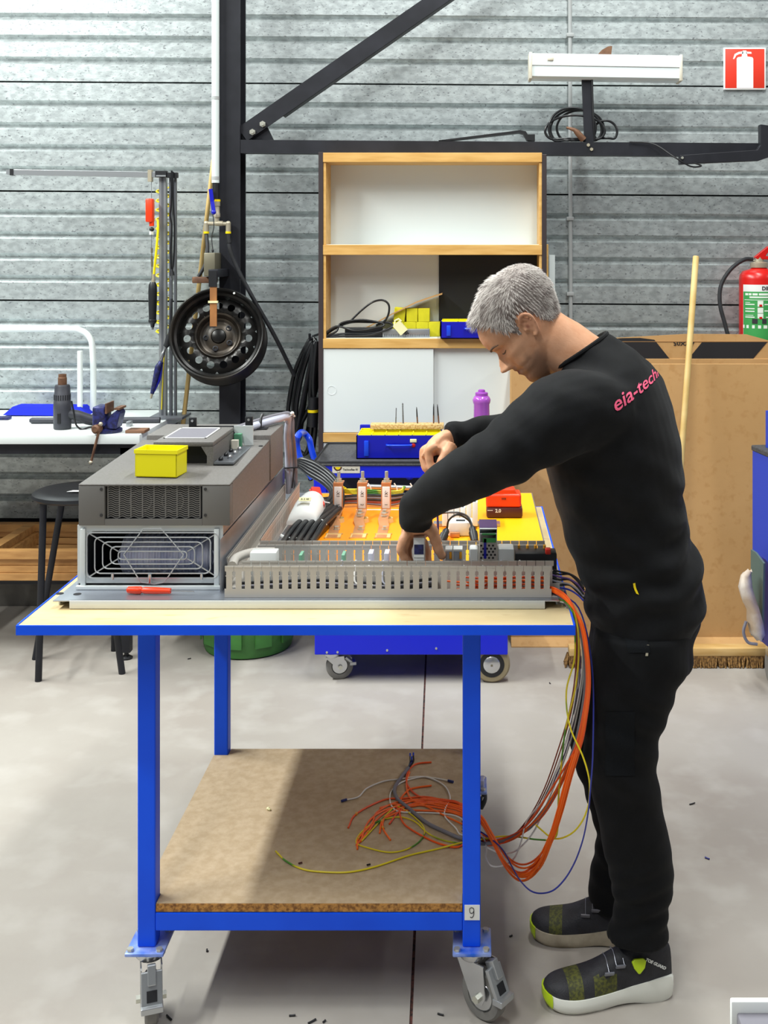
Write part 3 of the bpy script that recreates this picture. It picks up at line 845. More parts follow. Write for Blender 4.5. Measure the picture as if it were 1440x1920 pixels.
for k in range(6):
    cc_ = A + dv * (.10 + .033 * k) + nv * (.07 + .03 * (k % 3)) + V(0, 0, z1 - .022)
    mb = MB(); mb.rbox(cc_.x - .022, cc_.x + .022, cc_.y - .02, cc_.y + .02, z0 + .004, cc_.z + .022, .004)
    obj('plastic_part', mb, ['red', 'yellow', 'offwhite'][k % 3], bn)
gpn = thing('green_board', A + V(-.02, -.2, .2), 'grey-green board standing against the blue tool cart', 'board')
mb = MB(); mb.prism([P(1411, 1030, 4.40), P(1420, 1036, 4.36), P(1435, 1056, 4.30), P(1432, 1200, 4.30), P(1411, 1190, 4.40)], (-.008, -.004, 0)); obj('sheet', mb, 'green_panel', gpn, smooth=0)
bg = thing('waste_bag', P(1408, 1200, 4.34), 'crumpled pale bag hanging from the blue tool cart', 'bag')
rings = []
for k, (x, y, hw, hd) in enumerate(((1406, 1070, 4, .01), (1398, 1078, 9, .02), (1397, 1100, 12, .025), (1404, 1125, 14, .03), (1412, 1140, 12, .03), (1416, 1165, 14, .035), (1420, 1185, 13, .03), (1424, 1199, 5, .015))):
    c = P(x, y, 4.30); rings.append([c + V(math.cos(t * .628) * hw * 4.3 / F * (1 + .18 * math.sin(3 * t + k)), math.sin(t * .628) * hd, .006 * math.sin(2 * t + k * 2)) for t in range(10)])
mb = MB(); mb.loft(rings); obj('sack', mb, 'bag', bg, smooth=60)
mb = MB(); mb.tube(crv([P(1399, 1165, 4.29), P(1394, 1185, 4.29), P(1402, 1204, 4.29), P(1420, 1208, 4.29)]), .006, 7); obj('string', mb, 'grey_cable', bg)

# ------------------------------------------------------------------ blue trolley behind the table
CF, CBk = 4.42, 4.86
s = sc(CF); tx0, tx1 = PX(588, CF), PX(952, CF)
tz = PZ(868, CF)
tr = thing('trolley', ((tx0 + tx1) / 2, (CF + CBk) / 2, 0), 'blue workshop trolley with black rubber mat behind the table', 'trolley')
def tp(nm, a, mat, bv=.003, par=None):
    mb = MB(); mb.box(*a); return obj(nm, mb, mat, par or tr, smooth=0, bevel=bv)
tf = tp('top_frame', (tx0, tx1, CF, CBk, tz - .06, tz - .008), 'blue_cart')
mb = MB(); mb.rbox(tx0 - .006, tx1 + .006, CF - .006, CBk + .006, tz - .012, tz, .006); obj('mat', mb, 'rubber_mat', tr)
mb = MB()
mb.tube([V(tx0, CF, tz + .002), V(tx1, CF, tz + .002), V(tx1, CBk, tz + .002), V(tx0, CBk, tz + .002)], .006, 8, closed=True); obj('mat_rim', mb, 'black_rubber', tr)
for xa in (tx0, tx1 - .05):
    for ya in (CF + .002, CBk - .042):
        tp('upright', (xa, xa + .05, ya, ya + .04, .19, tz - .058), 'blue_cart')
tp('lower_tray', (tx0 + .004, tx1, CF, CBk, PZ(1228, CF), PZ(1175, CF)), 'blue_cart')
tp('dark_back', (tx0 + .05, tx1 - .05, CBk - .03, CBk - .025, .2, tz - .06), 'panel_black', 0)
for xx, yy in ((613, 1225), (633, 1224.5), (726, 1221), (818, 1217.5)):
    q = P(xx, yy - 2, CF); mb = MB(); mb.cyl(q, q + V(0, -.004, 0), .0045, n=8); obj('screw', mb, 'bolt', tr)
q = P(768, 893, CF + .1); mb = MB(); mb.ell(q, .018, .018, .014); obj('knob', mb, 'blue_deep', tr)
# push handle
hp = [(586, 897), (562, 858), (556, 828), (562, 813), (570, 812), (580, 824), (584, 842), (592, 870)]
mb = MB(); mb.tube(crv([P(a, b, CF + (.02 if k < 4 else .36)) for k, (a, b) in enumerate(hp)], 5), .0135, 10); obj('push_handle', mb, 'blue_handle', tr)
# name label on the frame
x0, x1, z0, z1 = PX(623, CF), PX(675, CF), PZ(887, CF), PZ(874, CF)
mb = MB(); mb.box(x0, x1, CF - .0012, CF + .001, z0, z1); lb = obj('name_label', mb, 'offwhite', tr, smooth=0)
mb = text_mb('Technoflex 81', .0115, ((x0 * .34 + x1 * .66), CF - .0016, (z0 + z1) / 2), EX, EZ, .0004, bold=.0002, sx=.92)
obj('lettering', mb, 'ink', lb, smooth=0)
mb = MB()
for r0, r1, yy in ((.011, .0165, 0),):
    n = 14; c = V(x0 + .022, CF - .0016, z1 - .003)
    vs = []
    for k in range(n + 1):
        a = math.pi + math.pi * k / n
        for r in (r0, r1): vs.append(c + V(math.cos(a) * r, 0, math.sin(a) * r))
    mb.add(vs, [(2 * k, 2 * k + 1, 2 * k + 3, 2 * k + 2) for k in range(n)])
obj('logo_arc', mb, 'dark_red', lb, smooth=0)
mb = MB(); n = 14; c = V(x0 + .022, CF - .0016, z1 - .003)
mb.add([c] + [c + V(math.cos(math.pi + math.pi * k / n) * .0105, 0, math.sin(math.pi + math.pi * k / n) * .0105) for k in range(n + 1)], [(0, k + 1, k + 2) for k in range(n)])
obj('logo_sun', mb, 'yellow', lb, smooth=0)

def swivel_caster(par, c, z_top, r, w, yaw, fork_mat='chrome', tyre='caster_rubber', name='caster', brake=True):
    """twin-fork swivel caster: plate at z_top, wheel touching the floor; yaw = rolling direction"""
    d = V(math.cos(yaw), math.sin(yaw), 0); n = V(-d.y, d.x, 0); c = V(c[0], c[1], 0)
    wc = c + d * .03 + V(0, 0, r)
    root = MB(); root.lathe(c + V(0, 0, z_top - .022), (0, 0, 1), [(.028, 0), (.033, .006), (.033, .016), (.026, .022)], 20)
    root = obj(name, root, fork_mat, par)
    mb = MB(); mb.lathe(wc - n * w, n, [(r * .62, 0), (r * .9, 0), (r, w * .35), (r, w * 1.65), (r * .9, 2 * w), (r * .62, 2 * w)], 36, ring=True); obj('tyre', mb, tyre, root)
    mb = MB(); mb.lathe(wc - n * w * .92, n, [(r * .2, 0), (r * .55, 0), (r * .64, w * .4), (r * .64, w * 1.5), (r * .55, w * 1.84), (r * .2, w * 1.84)], 28); obj('hub', mb, fork_mat, root)
    for sgn in (-1, 1):
        off = n * sgn * (w + .006)
        poly = [c + off - d * .03 + V(0, 0, z_top - .02), c + off + d * .045 + V(0, 0, z_top - .02), wc + off + d * .02 + V(0, 0, r * .1), wc + off + d * .012 - V(0, 0, r * .22), wc + off - d * .016 - V(0, 0, r * .22), wc + off - d * .028 + V(0, 0, r * .2)]
        mb = MB(); mb.prism(poly, n * sgn * .003); obj('fork', mb, fork_mat, root, smooth=0)
        mb = MB(); mb.cyl(wc + off, wc + off + n * sgn * .012, .009, n=6); obj('axle_nut', mb, 'bolt', root)
    if brake:
        mb = MB(); a = c + d * .05 + V(0, 0, z_top - .03); b = wc + d * (r * .85) + V(0, 0, r * .15)
        dd = (b - a); mb.obox((a + b) / 2 + d * .006, dd, n, dd.cross(n), dd.length / 2 + .006, w + .008, .005)
        mb.obox(b + d * .006, d, n, EZ, .013, w + .009, .007); mb.obox(a + d * .008, dd, n, dd.cross(n), .02, .009, .012)
        obj('brake_lever', mb, 'alu', root, smooth=0, bevel=.002)
        mb = MB(); m = (a + b) / 2 + d * .0115 + V(0, 0, .0); mb.obox(m + dd * .12, dd, n, dd.cross(n), .011, .011, .0012); obj('brake_slot', mb, 'cavity', root, smooth=0)
    return root
cw = G(635, 1279); swivel_caster(tr, (cw.x - .03, cw.y + .03), PZ(1228, CF), .054, .012, 0.25, name='caster')
cw = G(922, 1281)
wz = .073
mb = MB(); mb.lathe((cw.x, cw.y, wz), (0, 1, 0), [(.05, 0), (.066, 0), (wz, .008), (wz, .03), (.066, .038), (.05, .038)], 40, ring=True); wh = obj('wheel', mb, 'caster_tan', tr)
mb = MB(); mb.lathe((cw.x, cw.y - .003, wz), (0, 1, 0), [(.03, .0), (.05, .002), (.05, .036), (.03, .038)], 32); obj('wheel_ring', mb, 'black_plastic', wh)
mb = MB(); mb.lathe((cw.x, cw.y - .009, wz), (0, 1, 0), [(.006, 0), (.026, .001), (.034, .007), (.034, .03), (.006, .03)], 28); obj('wheel_cap', mb, 'chrome', wh)
mb = MB(); mb.box(cw.x - .004, cw.x + .004, cw.y - .0105, cw.y - .008, wz - .004, wz + .004); obj('cap_mark', mb, 'brass_dark', wh, smooth=0)
mb = MB(); mb.cyl((cw.x, cw.y + .01, wz), (cw.x, CF + .1, wz), .012, n=12); mb.box(cw.x - .02, cw.x + .02, CF + .02, CF + .09, wz, .13); obj('axle', mb, 'black_steel', tr)
for xx in (tx0 + .08, tx1 - .06):
    mb = MB(); mb.cyl((xx, CBk - .06, .06), (xx, CBk - .025, .06), .06, n=24); obj('wheel', mb, 'caster_rubber', tr)
    mb = MB(); mb.box(xx - .015, xx + .015, CBk - .065, CBk - .02, .06, .13); obj('wheel_fork', mb, 'chrome', tr, smooth=0)

# toolbox on the trolley, drill board and bits
tbx0, tbx1 = PX(669, 4.52), PX(669, 4.52) + .34
tb, xm = organiser('toolbox', 'blue toolbox with yellow compartments on the trolley', tbx0, tbx1, 4.50, 4.68, tz + .001, .094, 6)
mb = MB(); mb.rbox(tbx0 - .004, tbx1, 4.683, 4.70, tz + .001, tz + .11, .003); obj('lid', mb, 'blue_deep', tb)
q = P(775, 835, 4.5); mb = MB(); mb.ell(q + V(0, -.001, 0), .009, .004, .009); obj('badge', mb, 'red', tb)
mb = MB(); q = P(775, 826, 4.5); mb.rbox(q.x - .013, q.x + .013, 4.494, 4.502, q.z - .007, q.z + .006, .001); obj('hasp', mb, 'label_cream', tb)
zd = tz + .104
bdx0, bdx1 = PX(695, 4.62), PX(832, 4.62)
mb = MB(); mb.rbox(bdx0, bdx1, 4.60, 4.66, zd, zd + .02, .001)
obj('chipboard_strip', mb, 'chip_light', label='chipboard strip holding drill bits across the blue toolbox', cat='board')
bits = [('shortest drill bit at left of the chipboard strip', 743, 765, 742, .0022, 1), ('long twist drill bit standing second on the chipboard strip', 755, 756, 756, .003, 1), ('dark tapered bit in the middle of the chipboard strip', 781, 763, 783, .003, 0), ('brown rod standing fourth on the chipboard strip', 813, 757, 813, .003, 0), ('brown rod leaning at right of the chipboard strip', 820, 758, 823, .003, 0)]
for lab, xt, yt, xb_, r, tw in bits:
    b0 = V(PX(xb_, 4.63), 4.63, zd + .015); t0 = P(xt, yt, 4.63)
    t = thing('drill_bit', b0, lab, 'drill bit', 'drill bits in the chipboard strip')
    mb = MB(); m = b0.lerp(t0, .45); mb.tube([b0, m], r, 8); obj('shank', mb, 'rust_brown' if not tw else 'alu_dark', t)
    mb = MB()
    if tw:
        dd = t0 - m
        for ph in (0, math.pi): mb.tube([m + dd * (k / 24) + V(math.cos(k * .9 + ph) * r * .5, math.sin(k * .9 + ph) * r * .5, 0) for k in range(25)], r * .6, 5)
    else: mb.tube([m, m.lerp(t0, .7), t0], [r, r * .8, r * .3], 8)
    obj('flute', mb, 'black_plastic' if not tw else 'alu_dark', t)

# purple bottle
bq = V(PX(903, 4.66), 4.66, tz + .001); hB = PZ(732, 4.66) - bq.z
bo = thing('water_bottle', bq, 'purple plastic drinking bottle standing on the trolley', 'bottle')
k = 4.66 / F
mb = MB(); mb.lathe(bq, (0, 0, 1), [(.03, 0), (.034, .006), (.034, hB - 88 * k * 1 + .04), (.0325, hB - .058), (.036, hB - .05), (.0375, hB - .04), (.036, hB - .045 + .012), (.03, hB - .052 + .028), (.026, hB - .052 + .03)], 28); obj('body', mb, 'purple_plastic', bo)
mb = MB(); mb.lathe(bq + V(0, 0, hB - .03), (0, 0, 1), [(.026, 0), (.0265, .002), (.0265, .02), (.024, .022), (.015, .023), (.014, .032), (.010, .034)], 24); obj('cap', mb, 'purple_solid', bo)

# green tub
gb = V(PX(466, 4.86), 4.86, 0)
gt = thing('green_tub', gb, 'round green plastic tub on the floor behind the table', 'tub')
mb = MB(); mb.lathe(gb, (0, 0, 1), [(.17, 0), (.185, .006), (.192, .03), (.205, .3), (.215, .3), (.215, .315), (.2, .315), (.188, .03), (.001, .02)], 40); obj('body', mb, 'green_bin', gt)
for k in range(10):
    a = k * .628 + .2; mb = MB(); mb.obox(gb + V(math.cos(a) * .199, math.sin(a) * .199, .15), V(-math.sin(a), math.cos(a), 0), EZ, V(math.cos(a), math.sin(a), 0), .035, .1, .004); obj('rib', mb, 'green_bin', gt, smooth=0)
# ------------------------------------------------------------------ white bench on the left and what stands on it
BZt = .947
bxr_ = -1.38
bl = -3.2
be = thing('workbench', (-2.2, 5.0, 0), 'long white-topped workbench along the wall on the left', 'bench')
mb = MB(); mb.rbox(bl, bxr_, 4.65, 5.385, BZt - .04, BZt, .003); obj('top', mb, 'melamine_white', be)
mb = MB(); mb.box(bl, bxr_ - .03, 4.68, 4.72, BZt - .085, BZt - .041); obj('front_rail', mb, 'black_steel', be, smooth=0)
mb = MB(); mb.box(bl, bxr_ - .03, 5.32, 5.36, BZt - .085, BZt - .041); obj('rear_rail', mb, 'black_steel', be, smooth=0)
for x in (bxr_ - .07, -3.0):
    for y in (4.70, 5.30):
        mb = MB(); mb.box(x - .02, x + .02, y - .02, y + .02, .03, BZt - .06); lg = obj('leg', mb, 'black_steel', be, smooth=0)
        mb = MB(); mb.lathe((x, y, 0), (0, 0, 1), [(.026, 0), (.026, .006), (.01, .016), (.008, .035)], 16); obj('levelling_foot', mb, 'black_plastic', lg)
for y in (4.82, 5.22):
    mb = MB(); mb.box(bl, bxr_ - .05, y - .015, y + .015, .28, .31); obj('lower_rail', mb, 'black_steel', be, smooth=0)
for x in (bxr_ - .07, -3.0):
    mb = MB(); mb.box(x - .015, x + .015, 4.72, 5.28, .28, .31); obj('end_rail', mb, 'black_steel', be, smooth=0)

# stack of pine frames on the lower rails
z = .311
names = ['bottom', 'second from the bottom', 'second from the top', 'top']
hts = (.03, .028, .028, .034)
for k in range(4):
    h = hts[k]; o = .008 * ((k * 7) % 3 - 1)
    xa, xb, ya, yb = -2.34 + o, -1.62 + o, 4.76 + o, 5.28 + o
    w = .05
    t = thing('pine_frame', ((xa + xb) / 2, (ya + yb) / 2, z), names[k].capitalize() + ' pine wood frame of the stack under the white bench', 'frame', 'pine frames stacked under the bench')
    for a in ((xa, xb, ya, ya + w, z, z + h), (xa, xb, yb - w, yb, z, z + h), (xa, xa + w, ya + w, yb - w, z, z + h), (xb - w, xb, ya + w, yb - w, z, z + h), ((xa + xb) / 2 - .1, (xa + xb) / 2 - .1 + w, ya + w, yb - w, z, z + h)):
        mb = MB(); mb.box(*a); obj('slat', mb, 'wood_frame', t, smooth=0, bevel=.0012)
    z += h + .0015

# stool
sg_ = P(150, 897, 4.52); sx, sy, sz = PX(152, 4.53), 4.53, .745
st = thing('stool', (sx, sy, 0), 'black round-seated workshop stool beside the white bench', 'stool')
mb = MB(); mb.lathe((sx, sy, sz - .03), (0, 0, 1), [(.13, 0), (.175, .002), (.188, .012), (.186, .024), (.172, .031), (.12, .028), (.001, .022)], 40); obj('seat', mb, 'black_plastic', st)
feet = [G(72, 1277), G(229, 1263), G(66, 1236), G(214, 1220)]
tops = [V(sx + a * .11, sy + b * .11, sz - .03) for a, b in ((-1, -1), (1, -1), (-1, 1), (1, 1))]
for f_, t_ in zip(feet, tops):
    mb = MB(); mb.tube([f_ + V(0, 0, 0), t_], .0135, 12); obj('leg', mb, 'black_steel', st)
ring = [f_.lerp(t_, .33) for f_, t_ in zip(feet, tops)]
for a, b in ((0, 1), (1, 3), (3, 2), (2, 0)):
    mb = MB(); mb.tube([ring[a], ring[b]], .008, 8); obj('footrest_bar', mb, 'alu_dark', st)

q = V(sx - .01, sy - .04, sz + .0015)
mb = MB(); mb.prism([q + V(-.03, -.012, 0), q + V(.03, -.006, 0), q + V(.034, .012, 0), q + V(-.012, .016, 0)], (0, 0, .0006))
obj('paper_scrap', mb, 'label_white', smooth=0, label='white scrap of paper lying on the stool seat', cat='paper')
# white bent tube frame
Y = 5.27
wf = thing('tube_frame', V(PX(176, Y), Y, BZt), 'white bent tubular frame standing on the bench', 'frame')
mb = MB(); mb.tube(crv([V(PX(-222, Y), Y, BZt + .002), P(-220, 700, Y), P(-215, 640, Y), P(-190, 619, Y), P(-150, 617, Y), P(0, 617, Y), P(120, 617, Y), P(152, 620, Y), P(170, 636, Y), P(174, 665, Y), P(175, 720, Y), V(PX(174, Y), Y, BZt + .002)], 5), .0145, 12); obj('hoop', mb, 'white_paint', wf)
mb = MB(); mb.tube([P(150, 658, Y - .05), V(PX(150, Y - .05), Y - .05, BZt + .002)], .0125, 12); obj('post', mb, 'white_paint', wf)
mb = MB(); mb.rbox(PX(140, Y), PX(180, Y), Y - .07, Y + .02, BZt + .0005, BZt + .006, .001); obj('foot_plate', mb, 'white_paint', wf)

mb = MB(); mb.prism([P(5, 770, 5.17), P(24, 754, 5.2), P(150, 755, 5.2), P(168, 772, 5.17)], (0, .1, 0))
lo = min(v.z for v in mb.v); mb.v = [v + V(0, 0, BZt + .001 - lo) for v in mb.v]
obj('blue_tray', mb, 'blue_tray', smooth=0, label='flat blue tray lying behind the heat gun', cat='tray')
mb = MB(); mb.rbox(PX(-40, 5.05), PX(14, 5.05), 5.05, 5.1, BZt + .001, BZt + .013, .003)
obj('dark_ruler', mb, 'navy', label='dark bar end lying at the left edge of the bench', cat='bar')

# heat gun
hy = 4.80; hx = PX(117, hy)
hg = thing('heat_gun', (hx, hy, BZt), 'dark grey heat gun standing nozzle-up on the white bench', 'heat gun')
k = hy / F
mb = MB(); mb.lathe((hx, hy, BZt + .0005), (0, 0, 1), [(.033, 0), (.0365, .004), (.037, .02), (.0375, 40 * k), (.036, 52 * k), (.0345, 53 * k), (.0345, 66 * k), (.033, 67 * k), (.0315, 80 * k), (.028, 83 * k)], 28); obj('body', mb, 'heatgun', hg)
mb = MB(); mb.lathe((hx, hy, BZt + 83 * k), (0, 0, 1), [(.0185, 0), (.0185, 13 * k), (.0165, 14 * k), (.0165, 20 * k), (.012, 20 * k), (.012, 10 * k)], 20); obj('nozzle', mb, 'rust_brown', hg)
mb = MB(); mb.obox((hx - .001, hy - .037, BZt + 22 * k), EX, EY, EZ, .007, .003, .022); obj('side_grip', mb, 'black_plastic', hg, smooth=0, bevel=.001)
mb = MB()
for j in range(12):
    a = math.pi + j * math.pi / 11; mb.obox((hx + .0345 * math.cos(a), hy + .0345 * math.sin(a), BZt + 60 * k), V(-math.sin(a), math.cos(a), 0), EZ, V(math.cos(a), math.sin(a), 0), .002, .011, .001)
obj('vent_slots', mb, 'cavity', hg, smooth=0)
mb = MB(); mb.tube(crv([P(128, 776, hy), P(145, 779, hy + .01), P(165, 786, hy + .03), P(195, 792, hy + .06)]), [.021, .023, .024, .022], 14); obj('handle', mb, 'heatgun', hg)
mb = MB(); mb.tube(crv([P(134, 752, hy - .03), P(138, 772, hy - .035), P(142, 795, hy - .03), P(153, 805, hy - .02), P(168, 801, hy), P(180, 800, hy + .05)]), .004, 8); obj('cord', mb, 'black_cable', hg)

# long dark bar lying behind
zb_ = BZt + .014
mb = MB(); mb.tube([V(PX(56, 4.95), 4.95, zb_), V(PX(60, 4.95), 4.95, zb_), V(PX(180, 4.96), 4.96, zb_), V(PX(300, 4.97), 4.97, zb_)], [.008, .0135, .0135, .0135], 12)
obj('foam_bar', mb, 'heatgun', label='long dark grey rod lying on the bench behind the vice', cat='rod')

# vice
vy = 4.70; vz = BZt + .0005
vc = thing('bench_vice', (PX(205, vy), vy, BZt), 'worn blue bench vice clamped at the front of the bench', 'vice')
mb = MB(); mb.lathe((PX(200, vy), vy + .02, vz), (0, 0, 1), [(.055, 0), (.058, .004), (.058, .014), (.045, .02), (.035, .03)], 24); obj('base', mb, 'navy', vc)
mb = MB(); mb.rbox(PX(178, vy), PX(203, vy), vy - .04, vy + .05, vz + .03, vz + .115, .01); obj('front_jaw', mb, 'navy', vc, bevel=.002)
mb = MB(); mb.prism([V(PX(205, vy), vy - .03, vz + .02), V(PX(222, vy), vy - .03, vz + .02), V(PX(229, vy), vy - .03, vz + .085), V(PX(224, vy), vy - .03, vz + .1), V(PX(212, vy), vy - .03, vz + .08), V(PX(205, vy), vy - .03, vz + .05)], (0, .08, 0)); obj('rear_jaw', mb, 'navy', vc, smooth=0, bevel=.004)
mb = MB(); mb.box(PX(203, vy), PX(206, vy), vy - .042, vy + .055, vz + .085, vz + .127); obj('jaw_plate', mb, 'rust_brown', vc, smooth=0)
mb = MB(); mb.box(PX(219, vy), PX(229, vy), vy - .035, vy + .055, vz + .1, vz + .108); obj('jaw_plate', mb, 'rust_brown', vc, smooth=0)
mb = MB(); mb.rbox(PX(190, vy), PX(222, vy), vy - .025, vy + .035, vz + .02, vz + .055, .004); obj('slide', mb, 'navy', vc)
mb = MB(); mb.lathe(P(186, 803, vy - .03), V(-.2, -1, 0), [(.017, 0), (.019, .004), (.019, .03), (.012, .036)], 16); obj('screw_head', mb, 'rust_brown', vc)
a, b = P(189, 795, vy - .055), P(170.5, 867, vy - .055)
mb = MB(); mb.tube([a, b], .0055, 10); obj('lever', mb, 'rust_brown', vc)
for q in (a, b):
    mb = MB(); mb.ell(q, .009, .009, .009); obj('lever_ball', mb, 'brass', vc)
mb = MB(); mb.rbox(PX(240, 4.72), PX(276, 4.72), 4.68, 4.76, BZt + .0005, BZt + .013, .002)
obj('wood_offcut', mb, 'wood_brown', label='small brown wood offcut on the bench right of the vice', cat='offcut')
mb = MB(); mb.rbox(PX(236, 4.86), PX(244, 4.86), 4.86, 4.90, BZt + .0005, BZt + .022, .002)
obj('metal_offcut', mb, 'alu', label='small metal block on the bench behind the wood offcut', cat='block')

# ------------------------------------------------------------------ aluminium tool stand
Y = 5.12
ts = thing('tool_stand', (PX(315, Y), Y, BZt), 'aluminium profile stand with a long arm at the end of the bench', 'stand')
def prof(nm, xa, xb, yt, w=.02, mat='alu', par=None, y0=Y):
    z0, z1 = BZt + .012, PZ(yt, y0); a, b = PX(xa, y0), PX(xb, y0)
    mb = MB(); mb.box(a, b, y0, y0 + w, z0, z1); o = obj(nm, mb, mat, ts, smooth=0, bevel=.001)
    mb = MB(); m = (a + b) / 2; g_ = (b - a) * .16
    mb.box(m - g_, m + g_, y0 - .0006, y0 + .002, z0, z1); obj('groove', mb, 'alu_dark', o, smooth=0)
    return o
prof('upright', 298, 311, 330, .03)
prof('upright', 317, 322, 333, .02, 'alu_dark')
prof('upright', 326, 330, 333, .02, 'alu_dark')
mb = MB(); mb.rbox(PX(285, Y), PX(348, Y), Y - .06, Y + .1, BZt + .0005, BZt + .012, .001); obj('base_plate', mb, 'alu_dark', ts)
# top arm
a = P(22, 323, Y - .012); b = P(300, 328, Y - .012)
mb = MB(); dd = b - a; mb.obox((a + b) / 2, dd, EY, dd.cross(EY), dd.length / 2, .011, .0125); obj('arm', mb, 'alu', ts, smooth=0, bevel=.001)
mb = MB(); mb.obox(a + V(.004, 0, 0), dd, EY, dd.cross(EY), .008, .013, .0145); obj('arm_stop', mb, 'black_plastic', ts, smooth=0)
mb = MB(); mb.obox(a + V(-.012, 0, 0), dd, EY, dd.cross(EY), .009, .011, .011); obj('arm_end', mb, 'alu', ts, smooth=0)
mb = MB(); mb.box(PX(294, Y), PX(315, Y), Y - .028, Y - .001, PZ(333, Y), PZ(321, Y)); mb.box(PX(315, Y), PX(335, Y), Y - .024, Y - .001, PZ(334, Y), PZ(324, Y)); obj('clamp', mb, 'black_plastic', ts, smooth=0, bevel=.001)
mb = MB(); mb.box(PX(296, Y), PX(314, Y), Y - .03, Y - .027, PZ(332, Y), PZ(329, Y)); obj('clamp_plate', mb, 'alu', ts, smooth=0)
mb = MB(); mb.box(PX(280, Y), PX(287, Y), Y - .027, Y + .003, PZ(341, Y), PZ(319, Y)); obj('hanger', mb, 'brass', ts, smooth=0)

tbal = thing('tool_balancer', P(284, 435, Y - .02), 'orange-red spring balancer hanging from the stand arm', 'balancer')
mb = MB(); c = P(284, 388, Y - .03)
z = lambda y: PZ(y, Y)
mb.rbox(PX(277.5, Y), PX(291, Y), Y - .045, Y - .005, z(417), z(373), .006); obj('casing', mb, 'orange_plastic', tbal)
mb = MB(); mb.cyl(P(284, 410, Y - .025), P(284.5, 424, Y - .025), .011, n=14); obj('outlet', mb, 'orange_plastic', tbal)
mb = MB(); mb.ell(P(284.5, 430, Y - .025), .011, .011, .01); obj('rope_stop', mb, 'black_plastic', tbal)
mb = MB(); mb.cyl(P(284, 434, Y - .025), P(284, 440, Y - .025), .010, n=4); obj('hook_block', mb, 'white_plastic', tbal)
mb = MB(); mb.cyl(P(273, 397, Y - .025), P(278, 397, Y - .025), .005, n=10); obj('inlet', mb, 'brass', tbal)
mb = MB(); mb.tube([P(284, 341, Y - .014), P(284, 374, Y - .025)], .0014, 5); mb.tube([P(284, 438, Y - .025), P(284, 466, Y - .03)], .0014, 5); obj('rope', mb, 'alu_dark', tbal)

pd = thing('air_screwdriver', P(286, 618, Y - .03), 'black pneumatic screwdriver hanging below the red balancer', 'screwdriver')
q = lambda x, y: P(x, y, Y - .03)
mb = MB(); mb.tube([q(284.5, 465), q(284.5, 474)], .005, 8); mb.tube([q(284.5, 474), q(285, 526)], .0022, 6); mb.tube([q(284.5, 480), q(285, 500)], .005, 8); obj('hanger', mb, 'brass_dark', pd)
mb = MB(); mb.lathe(q(286.5, 529), q(286, 612) - q(286.5, 529), [(.012, 0), (.018, .012), (.0195, .04), (.019, .09), (.017, .15), (.0165, .17), (.0185, .172), (.0185, .182), (.010, .19), (.008, .205)], 18); obj('body', mb, 'black_plastic', pd)
mb = MB(); mb.cyl(q(286, 609), q(286, 618), .0055, n=10); obj('chuck', mb, 'chrome', pd)
mb = MB(); mb.cyl(q(288, 514), q(288, 524), .0075, n=10); mb.cyl(q(287.5, 524), q(287.5, 529), .009, n=10); obj('inlet', mb, 'brass', pd)

# spiral hose around the stand and the straight lead to the screwdriver
sh = thing('spiral_hose', P(306, 720, Y), 'yellow spiral air hose wound round the aluminium stand', 'hose')
pts = []
for k in range(0, 16 * 12 + 1):
    t = k / 12.0; y = 350 + t * 17.5; x = 306 + 13 * math.cos(2 * math.pi * t); yy = Y + .055 + .02 * math.sin(2 * math.pi * t)
    pts.append(P(x, y, yy))
mb = MB(); mb.tube(pts, .0042, 6); obj('spiral', mb, 'yellow_hose', sh)
mb = MB(); mb.tube(crv([P(296, 412, Y - .03), P(296, 435, Y - .04), P(292, 480, Y - .04), P(288.5, 516, Y - .03)]), .0055, 8); obj('straight_end', mb, 'yellow_hose', sh)
mb = MB(); mb.tube(crv([pts[-1], P(309, 660, Y - .03), P(305, 720, Y - .02), P(303, 768, Y - .02)]), .0028, 6); obj('tail', mb, 'yellow_hose', sh)

lc = thing('hanging_lead', P(326, 540, Y), 'black mains lead with a two-pin plug hanging on the stand', 'cable')
mb = MB(); mb.tube(crv([P(322, 320, Y - .03), P(321, 380, Y - .03), P(319, 405, Y - .03), P(322, 425, Y - .03), P(320, 470, Y - .03), P(321, 508, Y - .03)]), .0042, 7)
mb.tube(crv([P(324, 322, Y - .03), P(325, 380, Y - .03), P(327, 430, Y - .03), P(326, 480, Y - .03), P(323, 512, Y - .03)]), .0042, 7); obj('lead', mb, 'black_cable', lc)
mb = MB(); mb.tube([P(322, 505, Y - .03), P(323, 517, Y - .03)], [.007, .012], 10); obj('plug', mb, 'black_plastic', lc)
mb = MB(); mb.cyl(P(321, 517, Y - .03), P(321, 525, Y - .03), .0024, n=6); mb.cyl(P(325.5, 517, Y - .03), P(325.5, 525, Y - .03), .0024, n=6); obj('pins', mb, 'chrome', lc)

ag = thing('blow_gun', P(283, 745, Y - .04), 'blue air blow gun hanging from a black hose beside the wheel rim', 'air gun')
q = lambda x, y: P(x, y, Y - .05)
mb = MB(); mb.tube(crv([q(322, 560), q(319, 610), q(315, 640), q(311, 650)]), .006, 8); obj('hose', mb, 'black_rubber', ag)
mb = MB(); mb.tube([q(317, 628), q(314, 645), q(310, 650)], [.012, .015, .011], 10); obj('hose_tail', mb, 'black_rubber', ag)
mb = MB(); mb.tube([q(311, 650), q(307, 660), q(306, 662), q(301, 676)], [.007, .007, .010, .008], 10); obj('coupling', mb, 'chrome', ag)
mb = MB(); mb.tube(crv([q(303, 678), q(297, 690), q(291, 715), q(285, 738)]), [.010, .017, .013, .009], 12); obj('body', mb, 'navy', ag)
mb = MB(); mb.tube([q(304, 684), q(299, 712), q(289, 734)], [.004, .006, .004], 8); obj('trigger', mb, 'blue_deep', ag)
